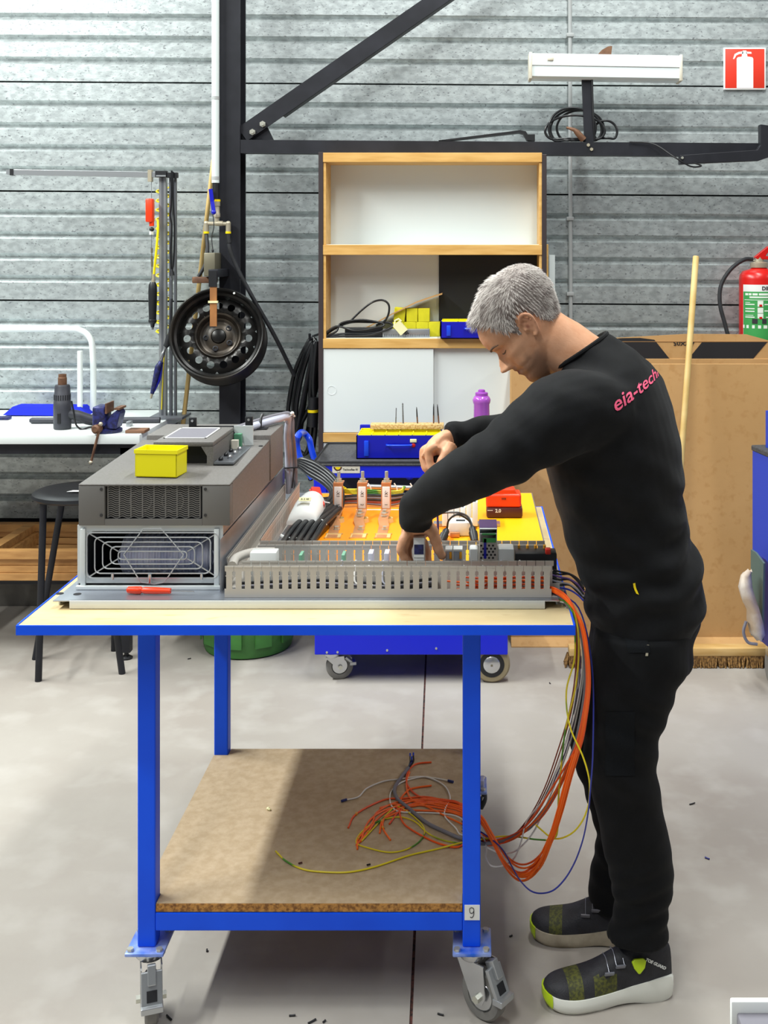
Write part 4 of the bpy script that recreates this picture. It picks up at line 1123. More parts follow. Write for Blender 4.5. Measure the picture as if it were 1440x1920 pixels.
mb = MB(); mb.tube([q(285, 737), q(283, 747)], [.007, .0045], 8); obj('nozzle', mb, 'brass', ag)

# wooden pole behind the wheel
pa, pb = P(400, 300, 5.36), P(298, 1190, 5.0); 
mb = MB(); mb.tube([pa, V(pb.x, pb.y, .0)], .0105, 12)
obj('wooden_pole', mb, 'wood_stick', label='slim wooden pole leaning on the wall behind the wheel rim', cat='pole')

# ------------------------------------------------------------------ steel wheel rim on its hanger
RC = P(407, 626, 4.93)
ax = V(.10, -1, .27).normalized()      # the dish faces the camera, slightly left and up
ro = .205
wr = thing('wheel_rim', RC + V(0, 0, -.21), 'black steel wheel rim hanging on the column', 'wheel rim')
mb = MB()
# barrel, open at the back
mb.lathe(RC, ax, [(ro, 0), (ro + .002, .006), (ro - .004, .012), (ro - .010, .010), (ro - .018, -.012), (ro - .026, -.022), (ro - .030, -.05), (ro - .034, -.056), (ro - .030, -.075), (ro - .03, -.14), (ro - .012, -.155), (ro, -.16), (ro + .002, -.165), (ro - .004, -.167),
                  (ro - .016, -.158), (ro - .034, -.142), (ro - .034, -.075), (ro - .038, -.056), (ro - .034, -.048), (ro - .028, -.018), (ro - .006, -.004)], 72, ring=True)
o = obj('barrel', mb, 'rim_black', wr)
# disc with hand holes
u = (V(0, 0, 1) - ax * ax.z).normalized(); w = ax.cross(u)
NH, n_ = 16, 16
def polar(r, a, h): return RC + ax * h + (u * math.cos(a) + w * math.sin(a)) * r
mb = MB()
r_in, r_out, rc_, rh = .098, ro - .034, .134, .0165
def surf_h(r):
    return -.030 - .018 * max(0, (r - .125) / .05) ** 2 - .012 * max(0, (.118 - r) / .02) ** 2
NHOLE = 15
for hidx in range(NHOLE):
    a0 = 2 * math.pi * (hidx - .5) / NHOLE; a1 = 2 * math.pi * (hidx + .5) / NHOLE; am = (a0 + a1) / 2
    m = 24
    outer = []; inner = []; back = []
    for k in range(m):
        t = 2 * math.pi * k / m
        rr, aa = rc_ + rh * math.cos(t), am + rh * math.sin(t) / rc_
        inner.append(polar(rr, aa, surf_h(rr))); back.append(polar(rr, aa, surf_h(rr) - .006))
        # project ray to sector boundary
        dr, da = math.cos(t), math.sin(t)
        sR = ((r_out - rc_) / dr) if dr > 1e-6 else ((r_in - rc_) / dr if dr < -1e-6 else 1e9)
        half = (a1 - a0) / 2 * rc_
        sA = half / abs(da) if abs(da) > 1e-6 else 1e9
        s_ = min(sR, sA); rr, aa = rc_ + s_ * dr, am + s_ * da / rc_
        outer.append(polar(rr, aa, surf_h(rr)))
    b0 = len(mb.v)
    mb.add(inner + outer + back, [(k, (k + 1) % m, m + (k + 1) % m, m + k) for k in range(m)] + [(k, 2 * m + k, 2 * m + (k + 1) % m, (k + 1) % m) for k in range(m)])
obj('disc', mb, 'rim_black', wr, smooth=50)
mb = MB(); mb.lathe(RC, ax, [(.100, -.034), (.098, -.030), (.094, -.031), (.088, -.042), (.082, -.06), (.072, -.066), (.058, -.064), (.050, -.058), (.034, -.056), (.0335, -.075), (.030, -.09), (.04, -.09), (.06, -.075), (.09, -.07), (.105, -.04)], 56, ring=True); obj('hub_dish', mb, 'rim_wear', wr)
for k in range(5):
    a = .4 + k * 2 * math.pi / 5; mb = MB(); c = polar(.056, a, -.064); mb.lathe(c, ax, [(.0135, 0), (.0125, .007), (.008, .008), (.0075, .002), (.0001, .002)], 16); obj('bolt_hole', mb, 'black_steel', wr)
mb = MB(); mb.lathe(polar(0, 0, -.062), ax, [(.033, 0), (.030, .012), (.022, .016), (.001, .017)], 20); obj('centre_cap', mb, 'rim_black', wr)
q = P(439, 550, 4.9); mb = MB(); mb.ell(q, .005, .004, .005); obj('valve_cap', mb, 'white_plastic', wr)

hg_ = thing('rim_hanger', P(400, 560, 5.05), 'bracket with a leather strap holding the wheel rim on the column', 'bracket')
yf = 4.90
mb = MB(); mb.box(PX(394, yf), PX(407, yf), yf - .006, yf, PZ(612, yf), PZ(532, yf)); obj('strap', mb, 'wood_strap', hg_, smooth=0, bevel=.001)
mb = MB(); mb.box(PX(392, yf), PX(407, yf), yf - .008, yf + .002, PZ(538, yf), PZ(508, yf)); obj('tape', mb, 'black_plastic', hg_, smooth=0)
mb = MB(); mb.box(PX(391, yf), PX(409, yf), yf - .010, yf + .004, PZ(568, yf), PZ(564, yf)); obj('tie', mb, 'label_cream', hg_, smooth=0)
mb = MB(); mb.rbox(PX(391, yf), PX(409, yf), yf - .004, 5.122, PZ(520, yf), PZ(505, yf), .002); obj('arm', mb, 'black_steel', hg_)
mb = MB(); mb.rbox(PX(382, 5.0), PX(403, 5.0), 5.0, 5.13, PZ(518, 5.0), PZ(474, 5.0), .004); obj('box', mb, 'brass_dark', hg_)
mb = MB(); mb.rbox(PX(361, 5.03), PX(404, 5.03), 5.02, 5.08, PZ(531, 5.03), PZ(519, 5.03), .004); obj('tray', mb, 'rust_brown', hg_)
mb = MB(); mb.box(PX(405, 5.11), PX(420, 5.11), 5.09, 5.118, PZ(721, 5.11), PZ(712, 5.11)); obj('lower_block', mb, 'wood_strap', hg_, smooth=0)

# near table corner at the bottom right edge of the picture
nt = thing('near_table', (1.0, .9, 0), 'pale tabletop corner in the near right foreground', 'table')
Y = 1.2; xa = PX(1368, Y); zt = PZ(1869, Y)
mb = MB(); mb.rbox(xa + .006, xa + 1.0, .3, Y - .006, zt - .03, zt - .012, .002); obj('top', mb, 'grey_cable', nt)
mb = MB(); mb.rbox(xa, xa + 1.0, Y - .008, Y, zt - .03, zt, .002); obj('rim', mb, 'white_plastic', nt)
for x in (xa + .1, xa + .9):
    for y in (.4, 1.1):
        mb = MB(); mb.box(x - .02, x + .02, y - .02, y + .02, 0, zt - .03); obj('leg', mb, 'alu_dark', nt, smooth=0)
# ------------------------------------------------------------------ blue wheeled work table
TZ = .902
TX0, TX1, TY0, TY1 = -.978, .222, 2.40, 3.53
LX0, LX1 = -.744, .019
LY0, LY1 = 2.49, 3.23
tab = thing('work_table', ((TX0 + TX1) / 2, 2.95, 0), 'blue steel work table on casters with a plywood top', 'table')
def tbx(nm, a, mat, bv=.0015, par=None):
    mb = MB(); mb.box(*a); return obj(nm, mb, mat, par or tab, smooth=0, bevel=bv)
tbx('top_board', (TX0 + .004, TX1 - .004, TY0 + .004, TY1 - .004, TZ - .017, TZ), 'ply', .001)
for a in ((TX0, TX1, TY0, TY0 + .004, TZ - .021, TZ + .0005), (TX0, TX1, TY1 - .004, TY1, TZ - .021, TZ + .0005), (TX0, TX0 + .004, TY0 + .004, TY1 - .004, TZ - .021, TZ + .0015), (TX1 - .004, TX1, TY0 + .004, TY1 - .004, TZ - .021, TZ + .0015)):
    tbx('edge_angle', a, 'blue_paint', .001)
w = .04
for x in (LX0, LX1 - w):
    for y in (LY0, LY1):
        lg = tbx('leg', (x, x + w, y, y + w, .157, TZ - .021), 'blue_paint', .003)
        cx, cy = x + w / 2, y + w / 2
        mb = MB(); mb.rbox(cx - .042, cx + .044, cy - .044, cy + .055, .149, .157, .003); pt = obj('caster_plate', mb, 'plate_worn', tab)
        for i in (-1, 1):
            for j in (-1, 1):
                mb = MB(); mb.cyl((cx + i * .032, cy + .004 + j * .036, .156), (cx + i * .032, cy + .004 + j * .036, .163), .0075, n=6); obj('bolt', mb, 'bolt', pt)
for y in (LY0, LY1):
    tbx('lower_rail', (LX0 + w, LX1 - w, y, y + w, .193, .234), 'blue_paint', .003)
for x in (LX0, LX1 - w):
    tbx('side_rail', (x, x + w, LY0 + w, LY1, .193, .234), 'blue_paint', .003)
for y in (LY0 + .005, LY1 + .005):
    tbx('upper_rail', (LX0 + w, LX1 - w, y, y + .03, TZ - .052, TZ - .0215), 'blue_paint', .002)
for x in (LX0 + .005, LX1 - .035):
    tbx('upper_rail', (x, x + .03, LY0 + w, LY1, TZ - .052, TZ - .0215), 'blue_paint', .002)
# chipboard lower shelf, notched round the legs
e = .001
poly = [(LX0 + w + e, LY0 + .003), (LX1 - w - e, LY0 + .003), (LX1 - w - e, LY0 + w + e), (LX1, LY0 + w + e), (LX1, LY1 - e), (LX1 - w - e, LY1 - e), (LX1 - w - e, LY1 + w), (LX0 + w + e, LY1 + w), (LX0 + w + e, LY1 - e), (LX0, LY1 - e), (LX0, LY0 + w + e), (LX0 + w + e, LY0 + w + e)]
mb = MB(); mb.prism([(x, y, .235) for x, y in poly], (0, 0, .0185)); shf = obj('lower_shelf', mb, 'chipboard', tab, smooth=0)
mb = MB(); mb.box(LX0 + w + e, LX1 - w - e, LY0 + .001, LY0 + .0035, .2355, .2525); obj('shelf_edge', mb, 'chip_edge', shf, smooth=0)
fl_ = LX0 + .02, LY0 + .02
swivel_caster(tab, (LX0 + w / 2 + .004, LY0 + w / 2), .149, .053, .0145, math.radians(-72), tyre='caster_rubber')
swivel_caster(tab, (LX1 - w / 2 + .004, LY0 + w / 2), .149, .055, .0145, math.radians(-38), tyre='caster_rubber')
swivel_caster(tab, (LX0 + w / 2, LY1 + w / 2), .149, .048, .0145, math.radians(60), brake=False)
swivel_caster(tab, (LX1 - w / 2, LY1 + w / 2), .149, .048, .0145, math.radians(120), brake=False)
# number plate 9
Y = LY0 - .001
mb = MB(); mb.box(PX(871, Y), PX(899.5, Y), Y - .0008, Y + .001, PZ(1725, Y), PZ(1697, Y)); npl = obj('number_plate', mb, 'label_white', tab, smooth=0)
mb = MB(); q = lambda x, y: P(x, y, Y - .0012)
mb.tube(crv([q(888.5, 1708), q(886, 1712), q(882, 1712), q(880.5, 1708), q(881, 1703.5), q(884.5, 1702), q(888, 1704), q(888.6, 1709), q(888, 1716), q(885, 1720.5), q(881.5, 1719.5)], 4), .0008, 5)
obj('digit_nine', mb, 'ink', npl)
# socket on the right rear leg
mb = MB(); mb.rbox(LX1 + .001, LX1 + .016, LY1 + .002, LY1 + .034, PZ(1490, LY1), PZ(1465, LY1), .003); obj('cable_clip', mb, 'lilac_cable', tab)
mb = MB(); mb.tube(crv([V(LX1 + .012, LY1 + .02, PZ(1488, LY1)), V(LX1 + .014, LY1 + .02, PZ(1505, LY1)), V(LX1 + .004, LY1 + .02, PZ(1520, LY1))]), .011, 10); obj('cable_stub', mb, 'black_rubber', tab)

# ------------------------------------------------------------------ mounting plate
PZt = .922
PY0, PY1, PXa, PXb = 2.51, 3.64, -.94, .196
mp_ = thing('mounting_plate', (-.35, 3.0, TZ), 'steel mounting plate with orange field lying on the table', 'plate')
mb = MB(); mb.rbox(PXa, PXb, PY0, PY1, PZt - .003, PZt, .001, 1); obj('sheet', mb, 'steel_sheet', mp_)
mb = MB(); mb.rbox(PX(130, PY0), PX(1022, PY0), PY0 - .001, PY0 + .006, TZ + .0012, PZt, .0015); obj('front_lip', mb, 'steel_white', mp_)
for x in (PXa + .002, PXb - .006):
    mb = MB(); mb.rbox(x, x + .004, PY0 + .03, PY1 - .1, TZ + .0012, PZt - .002, .001); obj('side_lip', mb, 'steel_white', mp_)
mb = MB(); mb.box(PXa + .004, PXa + .05, PY0 + .05, PY0 + .055, TZ + .0012, PZt - .003); obj('gusset', mb, 'black_steel', mp_, smooth=0)
mb = MB(); mb.tube(crv([P(1050, 1128, 2.52), P(1060, 1131, 2.52), P(1062, 1138, 2.52), P(1055, 1142, 2.52), P(1030, 1142, 2.53)]), .0016, 6); obj('lip_hook', mb, 'steel_white', mp_)
for xx, yy in ((145, 1114), (112, 1113)):
    g_ = G(xx, yy, PZt); mb = MB(); mb.lathe(g_, (0, 0, 1), [(.009, 0), (.009, .0006), (.001, .0006)], 14); obj('hole', mb, 'cavity', mp_)
mb = MB(); mb.box(-.51, -.05, 2.78, PY1 - .02, PZt, PZt + .0015); obj('orange_field', mb, 'orange_plate', mp_, smooth=0)
mb = MB(); mb.box(-.05, PXb - .004, 2.78, PY1 - .012, PZt, PZt + .0015); obj('yellow_field', mb, 'yellow_plate', mp_, smooth=0)
mb = MB(); a = G(560, 956, PZt + .0025); mb.box(-.35, .0, a.y, a.y + .008, PZt + .0015, PZt + .0025); obj('white_line', mb, 'label_white', mp_, smooth=0)

# ------------------------------------------------------------------ slotted wiring ducts
DZ = .993
def duct_wall(par, a, b, th, z0, z1, pitch, slot, nm='wall', mat='duct', fingers=False, up=None):
    """slotted duct wall from a to b (on the ground plan); slots as open gaps, T-headed fingers"""
    a = V(a[0], a[1], 0); b = V(b[0], b[1], 0); d = (b - a); L_ = d.length; d.normalize(); n = V(-d.y, d.x, 0)
    zs = z0 + (z1 - z0) * .27
    mb = MB(); mb.obox((a + b) / 2 + V(0, 0, (z0 + zs) / 2), d, n, EZ, L_ / 2, th / 2, (zs - z0) / 2)
    cnt = int(L_ / pitch)
    fm = MB()
    hw = (pitch - slot) / 2
    poly = [(-hw, zs), (hw, zs), (hw, zs + .028), (hw + slot * .3, zs + .0295), (hw, zs + .031), (hw, z1 - .012), (pitch / 2 - .0006, z1 - .011), (pitch / 2 - .0006, z1), (-pitch / 2 + .0006, z1), (-pitch / 2 + .0006, z1 - .011), (-hw, z1 - .012), (-hw, zs + .031), (-hw - slot * .3, zs + .0295), (-hw, zs + .028)]
    base = None
    if fingers:
        base = obj(nm, mb, mat, par, smooth=0)
        first = None
        for k in range(cnt):
            c = a + d * (pitch * (k + .5))
            if first is None:
                f_ = MB(); f_.prism([c + d * x - n * th / 2 + V(0, 0, z) for x, z in poly], n * th)
                f_.obox(c + n * th * .2 + V(0, 0, z1 - .002), d, n, EZ, pitch / 2 - .0006, th * .9, .002)
                first = obj('finger', f_, mat, base, smooth=0)
            else:
                o2 = first.copy(); COL.objects.link(o2); o2.parent = base; o2.location = d * (pitch * k)
        return base
    for k in range(cnt):
        c = a + d * (pitch * (k + .5))
        mb.prism([c + d * x - n * th / 2 + V(0, 0, z) for x, z in poly], n * th)
        mb.obox(c + V(0, 0, z1 - .002), d, n, EZ, pitch / 2 - .0006, th * .9, .002)
    return obj(nm, mb, mat, par, smooth=0)
z0 = PZt + .0005
fx0, fx1 = PX(421, 2.53), PX(1034, 2.53)
fd = thing('wiring_duct', ((fx0 + fx1) / 2, 2.55, z0), 'long grey slotted wiring duct along the front of the plate', 'wiring duct', 'grey slotted wiring ducts')
duct_wall(fd, (fx0, 2.531), (fx1, 2.531), .0022, z0, DZ, (fx1 - fx0) / 35, .0075, 'front_wall', 'duct', True)
duct_wall(fd, (fx0 + .03, 2.575), (fx1 + .022, 2.575), .0022, z0, DZ, (fx1 - fx0) / 35, .0075, 'rear_wall', 'duct_side')
mb = MB(); mb.box(fx0, fx1 + .02, 2.532, 2.574, z0, z0 + .002); obj('floor_strip', mb, 'duct', fd, smooth=0)
md = thing('wiring_duct', ((fx0 + fx1) / 2, 2.735, z0), 'grey slotted wiring duct behind the row of relays', 'wiring duct', 'grey slotted wiring ducts')
duct_wall(md, (-.52, 2.715), (.185, 2.715), .0022, z0, DZ, .0212, .0075, 'front_wall', 'duct', True)
duct_wall(md, (-.52, 2.755), (.19, 2.755), .0022, z0, DZ, .0212, .0075, 'rear_wall', 'duct_side')
mb = MB(); mb.box(-.52, .185, 2.716, 2.754, z0, z0 + .002); obj('floor_strip', mb, 'duct', md, smooth=0)
ld = thing('wiring_duct', (-.545, 3.0, z0), 'grey slotted wiring duct running back beside the drive unit', 'wiring duct', 'grey slotted wiring ducts')
duct_wall(ld, (-.568, 2.60), (-.575, 3.46), .0022, z0, DZ, .0125, .0048, 'left_wall', 'duct_side')
duct_wall(ld, (-.524, 2.77), (-.533, 3.46), .0022, z0, DZ, .0125, .0048, 'right_wall', 'duct_side')
mb = MB(); mb.box(-.57, -.526, 2.60, 3.46, z0, z0 + .002); obj('floor_strip', mb, 'duct', ld, smooth=0)
mb = MB(); mb.tube(crv([V(-.552, 2.58, DZ - .012), V(-.55, 2.62, DZ - .005), V(-.52, 2.665, DZ - .004), V(-.47, 2.67, DZ - .004)]), .0105, 10); obj('corner_trunk', mb, 'duct_side', ld)

# ------------------------------------------------------------------ drive unit
DX0, DX1, DY0 = -.916, -.578, 2.60
du = thing('drive_unit', ((DX0 + DX1) / 2, 2.95, PZt), 'large grey frequency drive with a wire fan guard on the mounting plate', 'drive')
gz0, gz1 = PZt + .0005, 1.069
# galvanised fan box: frame pieces round an open mouth
ox0, ox1, oz0, oz1 = PX(163, DY0), PX(412, DY0), PZ(1084, DY0), PZ(996, DY0)
mb = MB()
mb.box(DX0, DX1, DY0, DY0 + .003, gz0 + .012, oz0); mb.box(DX0, DX1, DY0, DY0 + .003, oz1, gz1); mb.box(DX0, ox0, DY0, DY0 + .003, oz0, oz1); mb.box(ox1, DX1, DY0, DY0 + .003, oz0, oz1)
for (xx, zz, i, j) in ((ox0, oz0, 1, 1), (ox1, oz0, -1, 1), (ox0, oz1, 1, -1), (ox1, oz1, -1, -1)):
    r = .018; arc = [V(xx, DY0, zz)] + [V(xx + i * (r - r * math.sin(t * math.pi / 12)), DY0, zz + j * (r - r * math.cos(t * math.pi / 12))) for t in range(7)]
    mb.prism(arc, (0, .003, 0))
fb = obj('fan_box_front', mb, 'steel_white', du, smooth=0)
mb = MB(); mb.box(DX0, DX0 + .003, DY0 + .003, 3.28, gz0, gz1); mb.box(DX1 - .003, DX1, DY0 + .003, 3.28, gz0, gz1); obj('fan_box_side', mb, 'steel_sheet', du, smooth=0)
mb = MB(); mb.box(DX0 + .003, DX1 - .003, DY0 + .2, DY0 + .203, gz0, gz1); mb.box(DX0 + .003, DX1 - .003, DY0 + .003, DY0 + .2, gz0, gz0 + .004); mb.box(DX0 + .003, DX1 - .003, DY0 + .003, DY0 + .2, gz1 - .004, gz1); obj('fan_cavity', mb, 'cavity', du, smooth=0)
mb = MB()
for x in (DX0 + .008, DX1 - .02): mb.rbox(x, x + .012, DY0 - .006, DY0, gz0 + .004, gz1 - .008, .0015)
mb.rbox(DX0, DX1, DY0 - .012, DY0, gz0, gz0 + .008, .001); obj('box_flange', mb, 'steel_white', du)
# ribbed fan drum
dc = V(PX(318, DY0 + .1), DY0 + .1, PZ(1038, DY0 + .1))
prof_ = []
for k in range(31):
    h = -.105 + .007 * k; prof_.append((.046 + .003 * (k % 2), h)); prof_.append((.046 + .003 * (k % 2), h + .005))
mb = MB(); mb.lathe(dc, (1, 0, 0), [(.02, -.107)] + prof_ + [(.02, .112)], 32); obj('fan_drum', mb, 'fan_plastic', du)
mb = MB()
for x in (-.08, 0, .08): mb.lathe(dc + V(x - .06 * 0, -.03, 0), (0, -1, 0), [(.035, 0), (.036, .002), (.034, .002), (.033, 0)], 24, ring=True)
obj('fan_ring', mb, 'fan_plastic', du)
# wire guard
gd = MB(); yy = DY0 - .006
cxm, czm = (ox0 + ox1) / 2, (oz0 + oz1) / 2
for k in range(5):
    hx_, hz_ = (ox1 - ox0) / 2 - .002 - .0135 * k * 1.35, (oz1 - oz0) / 2 - .002 - .0108 * k
    r = min(.012, hz_ * .8); pts = []
    for (i, j, a0) in ((1, 1, 0), (-1, 1, 90), (-1, -1, 180), (1, -1, 270)):
        for t in range(4):
            a = math.radians(a0 + t * 30); pts.append(V(cxm + i * (hx_ - r) + r * math.cos(a), yy, czm + j * (hz_ - r) + r * math.sin(a)))
    gd.tube(pts, .0017, 6, closed=True)
obj('wire_guard', gd, 'wire_grill', du)
gd = MB()
for i in (-1, 1):
    for j in (-1, 1):
        gd.tube([V(cxm + i * ((ox1 - ox0) / 2 - .001), yy + .003, czm + j * ((oz1 - oz0) / 2 - .001)), V(cxm + i * ((ox1 - ox0) / 2 - .074), yy + .003, czm + j * ((oz1 - oz0) / 2 - .046))], .0017, 6)
q = lambda x, y: P(x, y, DY0 - .009)
gd.tube([q(232, 1040), q(269, 991), q(302, 991), q(344, 1040), q(308, 1092), q(290, 1095), q(264, 1092)], .0015, 6, closed=True)
obj('guard_brace', gd, 'wire_grill', du)
for xx in (211, 281, 378):
    q_ = P(xx, 1080 if xx != 281 else 1086, DY0 - .008); mb = MB(); mb.cyl(q_ + V(0, 0, -.008), q_ + V(0, 0, .006 if xx != 281 else .012), .0035 if xx != 281 else .0045, n=10); obj('stud', mb, 'chrome', du)
# grey upper housing
uz0, uz1, uz2 = gz1 + .0005, 1.166, 1.184
ux0, ux1 = PX(147, DY0 - .008), PX(431, DY0 - .008)
uy0, uy1 = DY0 - .008, 3.10
mb = MB(); gx0, gx1 = PX(196, uy0), PX(379, uy0)
mb.add([(ux0, uy0, uz1), (ux1, uy0, uz1), (ux1, uy1, uz2), (ux0, uy1, uz2), (ux0, uy0, uz1 - .004), (ux1, uy0, uz1 - .004), (ux1, uy1, uz2 - .004), (ux0, uy1, uz2 - .004)], [(0, 1, 2, 3), (4, 7, 6, 5), (0, 4, 5, 1), (1, 5, 6, 2), (2, 6, 7, 3), (3, 7, 4, 0)])
hs_ = obj('lid', mb, 'drive_grey', du, smooth=0, bevel=.002)
mb = MB()
for xa, xb in ((ux0, gx0), (gx1, ux1)): mb.rbox(xa, xb, uy0, uy0 + .03, uz0, uz1 - .004, .002)
mb.box(gx0, gx1, uy0 + .001, uy0 + .01, PZ(907, uy0) - .006, uz1 - .004); mb.box(gx0, gx1, uy0 + .001, uy0 + .01, uz0, PZ(974, uy0))
obj('front_frame', mb, 'drive_face', du)
mb = MB(); mb.add([(ux1 - .003, uy0 + .03, uz0), (ux1, uy0 + .03, uz0), (ux1, uy1, uz0), (ux1 - .003, uy1, uz0), (ux1 - .003, uy0 + .03, uz1 - .003), (ux1, uy0 + .03, uz1 - .003), (ux1, uy1, uz2 - .004), (ux1 - .003, uy1, uz2 - .004)], [(0, 3, 2, 1), (4, 5, 6, 7), (0, 1, 5, 4), (1, 2, 6, 5), (2, 3, 7, 6), (3, 0, 4, 7)])
obj('side_cover', mb, 'drive_grey', du, smooth=0)
mb = MB(); mb.box(ux0, ux0 + .003, uy0 + .03, uy1, uz0, uz1 - .006); obj('side_cover', mb, 'drive_grey', du, smooth=0)
mb = MB(); mb.box(ux0 + .004, ux1 - .004, uy0 + .05, uy0 + .053, uz0, uz1 - .005); obj('inner_wall', mb, 'drive_dark', du, smooth=0)
# wave grille
gm = MB(); gy = uy0 + .006
za, zb = PZ(972, uy0), PZ(912, uy0)
rows = 15
for rI in range(rows):
    zc = lerpl(za + .002, zb - .002, rI / (rows - 1))
    top = []; bot = []
    for k in range(97):
        x = lerpl(gx0 + .006, gx1 - .006, k / 96); wv = .0024 * math.sin(k / 96 * 2 * math.pi * 8)
        top.append(V(x, gy, zc + wv + .0013)); bot.append(V(x, gy, zc + wv - .0013))
    gm.add(top + bot, [(k, k + 1, 97 + k + 1, 97 + k) for k in range(96)])
for k in range(9):
    x = lerpl(gx0 + .006, gx1 - .006, k / 8); gm.box(x - .0014, x + .0014, gy - .0005, gy + .001, za, zb)
obj('wave_grille', gm, 'drive_face', du, smooth=0, kind='stuff')
mb = MB(); mb.box(gx0, gx1, gy + .012, gy + .014, za - .004, zb + .004); obj('grille_backing', mb, 'cavity', du, smooth=0)
for cx_ in (.35, .68):
    c = V(lerpl(gx0, gx1, cx_), gy + .011, (za + zb) / 2); mb = MB(); mb.lathe(c, (0, -1, 0), [(.026, 0), (.0265, .002), (.0235, .002), (.023, 0)], 28, ring=True); obj('fan_ring', mb, 'drive_face', du)
for xx in (190, 385):
    for yy_ in (917, 966):
        q_ = P(xx, yy_, uy0); mb = MB(); mb.cyl(q_ + V(0, .002, 0), q_ + V(0, -.0015, 0), .0035, n=8); obj('screw', mb, 'drive_dark', du)
for xx, yy_ in ((182, 888), (437, 890), (489, 836)):
    zt_ = uz1 + .008; g_ = G(xx, yy_, zt_ - (.006 if yy_ > 850 else -.008)); mb = MB(); mb.lathe(g_, (0, 0, 1), [(.006, -.002), (.006, .0008), (.003, .0012), (.001, .0004)], 12); obj('lid_screw', mb, 'drive_dark', du)
# rear raised housing
mb = MB(); mb.rbox(ux0 + .01, ux1 + .004, 3.10, 3.30, uz0, 1.197, .003); obj('rear_housing', mb, 'drive_grey', du)
# control box
kx0, kx1, ky0, ky1 = PX(287, 2.78), PX(400, 2.78), 2.78, 3.02
kz = 1.171; kt = 1.232
mb = MB(); mb.rbox(kx0, kx1, ky0, ky1, kt - .012, kt, .003); obj('control_top', mb, 'drive_grey', du)
mb = MB(); mb.box(kx1 - .016, kx1, ky0, ky1, kz + .001, kt - .012); mb.box(kx0, kx0 + .012, ky0, ky1, kz + .001, kt - .012); mb.box(kx0, kx1, ky1 - .006, ky1, kz + .004, kt - .012)
mb.prism([V(kx1 - .03, ky0, kt - .012), V(kx1 - .016, ky0, kt - .035), V(kx1 - .016, ky0, kt - .012)], (0, .02, 0)); obj('control_side', mb, 'drive_grey', du, smooth=0)
mb = MB(); mb.box(kx0 + .012, kx1 - .016, ky0 + .03, ky0 + .034, kz + .002, kt - .013); obj('control_inside', mb, 'cavity', du, smooth=0)
mb = MB(); a0, a1, b0, b1 = kx0 + .012, kx1 - .03, ky0 + .05, ky1 - .02
for a in ((a0, a1, b0, b0 + .006), (a0, a1, b1 - .006, b1), (a0, a0 + .004, b0, b1), (a1 - .004, a1, b0, b1)): mb.box(a[0], a[1], a[2], a[3], kt, kt + .0015)
obj('window_frame', mb, 'label_white', du, smooth=0)
mb = MB(); mb.box(a0, a1, b0, b1, kt, kt + .0007); obj('window', mb, 'grey_cable', du, smooth=0)
mb = MB(); mb.box(kx1 + .001, kx1 + .05, ky0 + .0, ky1 + .06, 1.176, 1.181); obj('circuit_tray', mb, 'alu_dark', du, smooth=0)
mb = MB(); mb.box(kx1 + .004, kx1 + .022, ky1 - .055, ky1 - .04, 1.181, 1.205); obj('terminal', mb, 'offwhite', du, smooth=0, bevel=.001)
mb = MB(); mb.box(kx1 + .004, kx1 + .024, ky1 - .02, ky1 - .004, 1.181, 1.216); obj('terminal', mb, 'terminal_green', du, smooth=0, bevel=.001)
mb = MB(); mb.prism([V(kx1 + .03, ky1, 1.182), V(kx1 + .052, ky1, 1.182), V(kx1 + .052, ky1, 1.235), V(kx1 + .0, ky1 + .0, 1.235), V(kx1 + .0, ky1, 1.22)], (0, .004, 0)); obj('shield_plate', mb, 'steel_white', du, smooth=0)
for k in range(6):
    c = V(kx1 + .012 + .016 * (k % 2), ky0 + .03 + .03 * k, 1.184); mb = MB(); mb.ell(c, .006, .008, .006); obj('gland', mb, 'chrome' if k % 2 else 'black_plastic', du)
for x, y_ in ((kx0 + .03, ky1 + .03), (kx1 + .03, ky1 + .05)):
    mb = MB(); mb.rbox(x - .01, x + .01, y_, y_ + .012, 1.183, 1.252, .002); obj('lug', mb, 'black_plastic', du)
    mb = MB(); mb.cyl((x, y_, 1.244), (x, y_ - .003, 1.244), .0035, n=8); obj('lug_screw', mb, 'chrome', du)
mb = MB(); mb.box(kx0 + .02, kx1, ky1 + .034, ky1 + .042, 1.184, 1.229); obj('terminal_rail', mb, 'drive_dark', du, smooth=0)
# galvanised side sheet between drive and duct
mb = MB(); mb.box(-.5765, -.5755, 2.56, 3.44, PZt + .001, 1.045); obj('side_sheet', mb, 'steel_sheet', du, smooth=0)

# yellow bin on top
yb_ = thing('yellow_bin', (-.745, 2.68, 1.169), 'small bright yellow plastic bin standing on the drive unit', 'bin')
c = V(-.745, 2.685, 1.1705); ra = math.radians(6); d1_ = V(math.cos(ra), -math.sin(ra), 0); d2_ = V(math.sin(ra), math.cos(ra), 0)
bw, bd_, bh = .051, .034, .063
def yb2(nm, a0, a1, e0, e1, z0, z1):
    mb = MB(); mb.obox(c + d1_ * (a0 + a1) / 2 + d2_ * (e0 + e1) / 2 + V(0, 0, (z0 + z1) / 2), d1_, d2_, EZ, (a1 - a0) / 2, (e1 - e0) / 2, (z1 - z0) / 2); return mb
mb = MB()
for a in ((-bw, bw, -bd_, bd_, 0, .002), (-bw, bw, -bd_, -bd_ + .002, 0, bh), (-bw, bw, bd_ - .002, bd_, 0, bh), (-bw, -bw + .002, -bd_, bd_, 0, bh), (bw - .002, bw, -bd_, bd_, 0, bh)):
    t_ = yb2('', *a); mb.add(t_.v, t_.f)
obj('tub', mb, 'yellow_bin', yb_, smooth=0)
mb = MB()
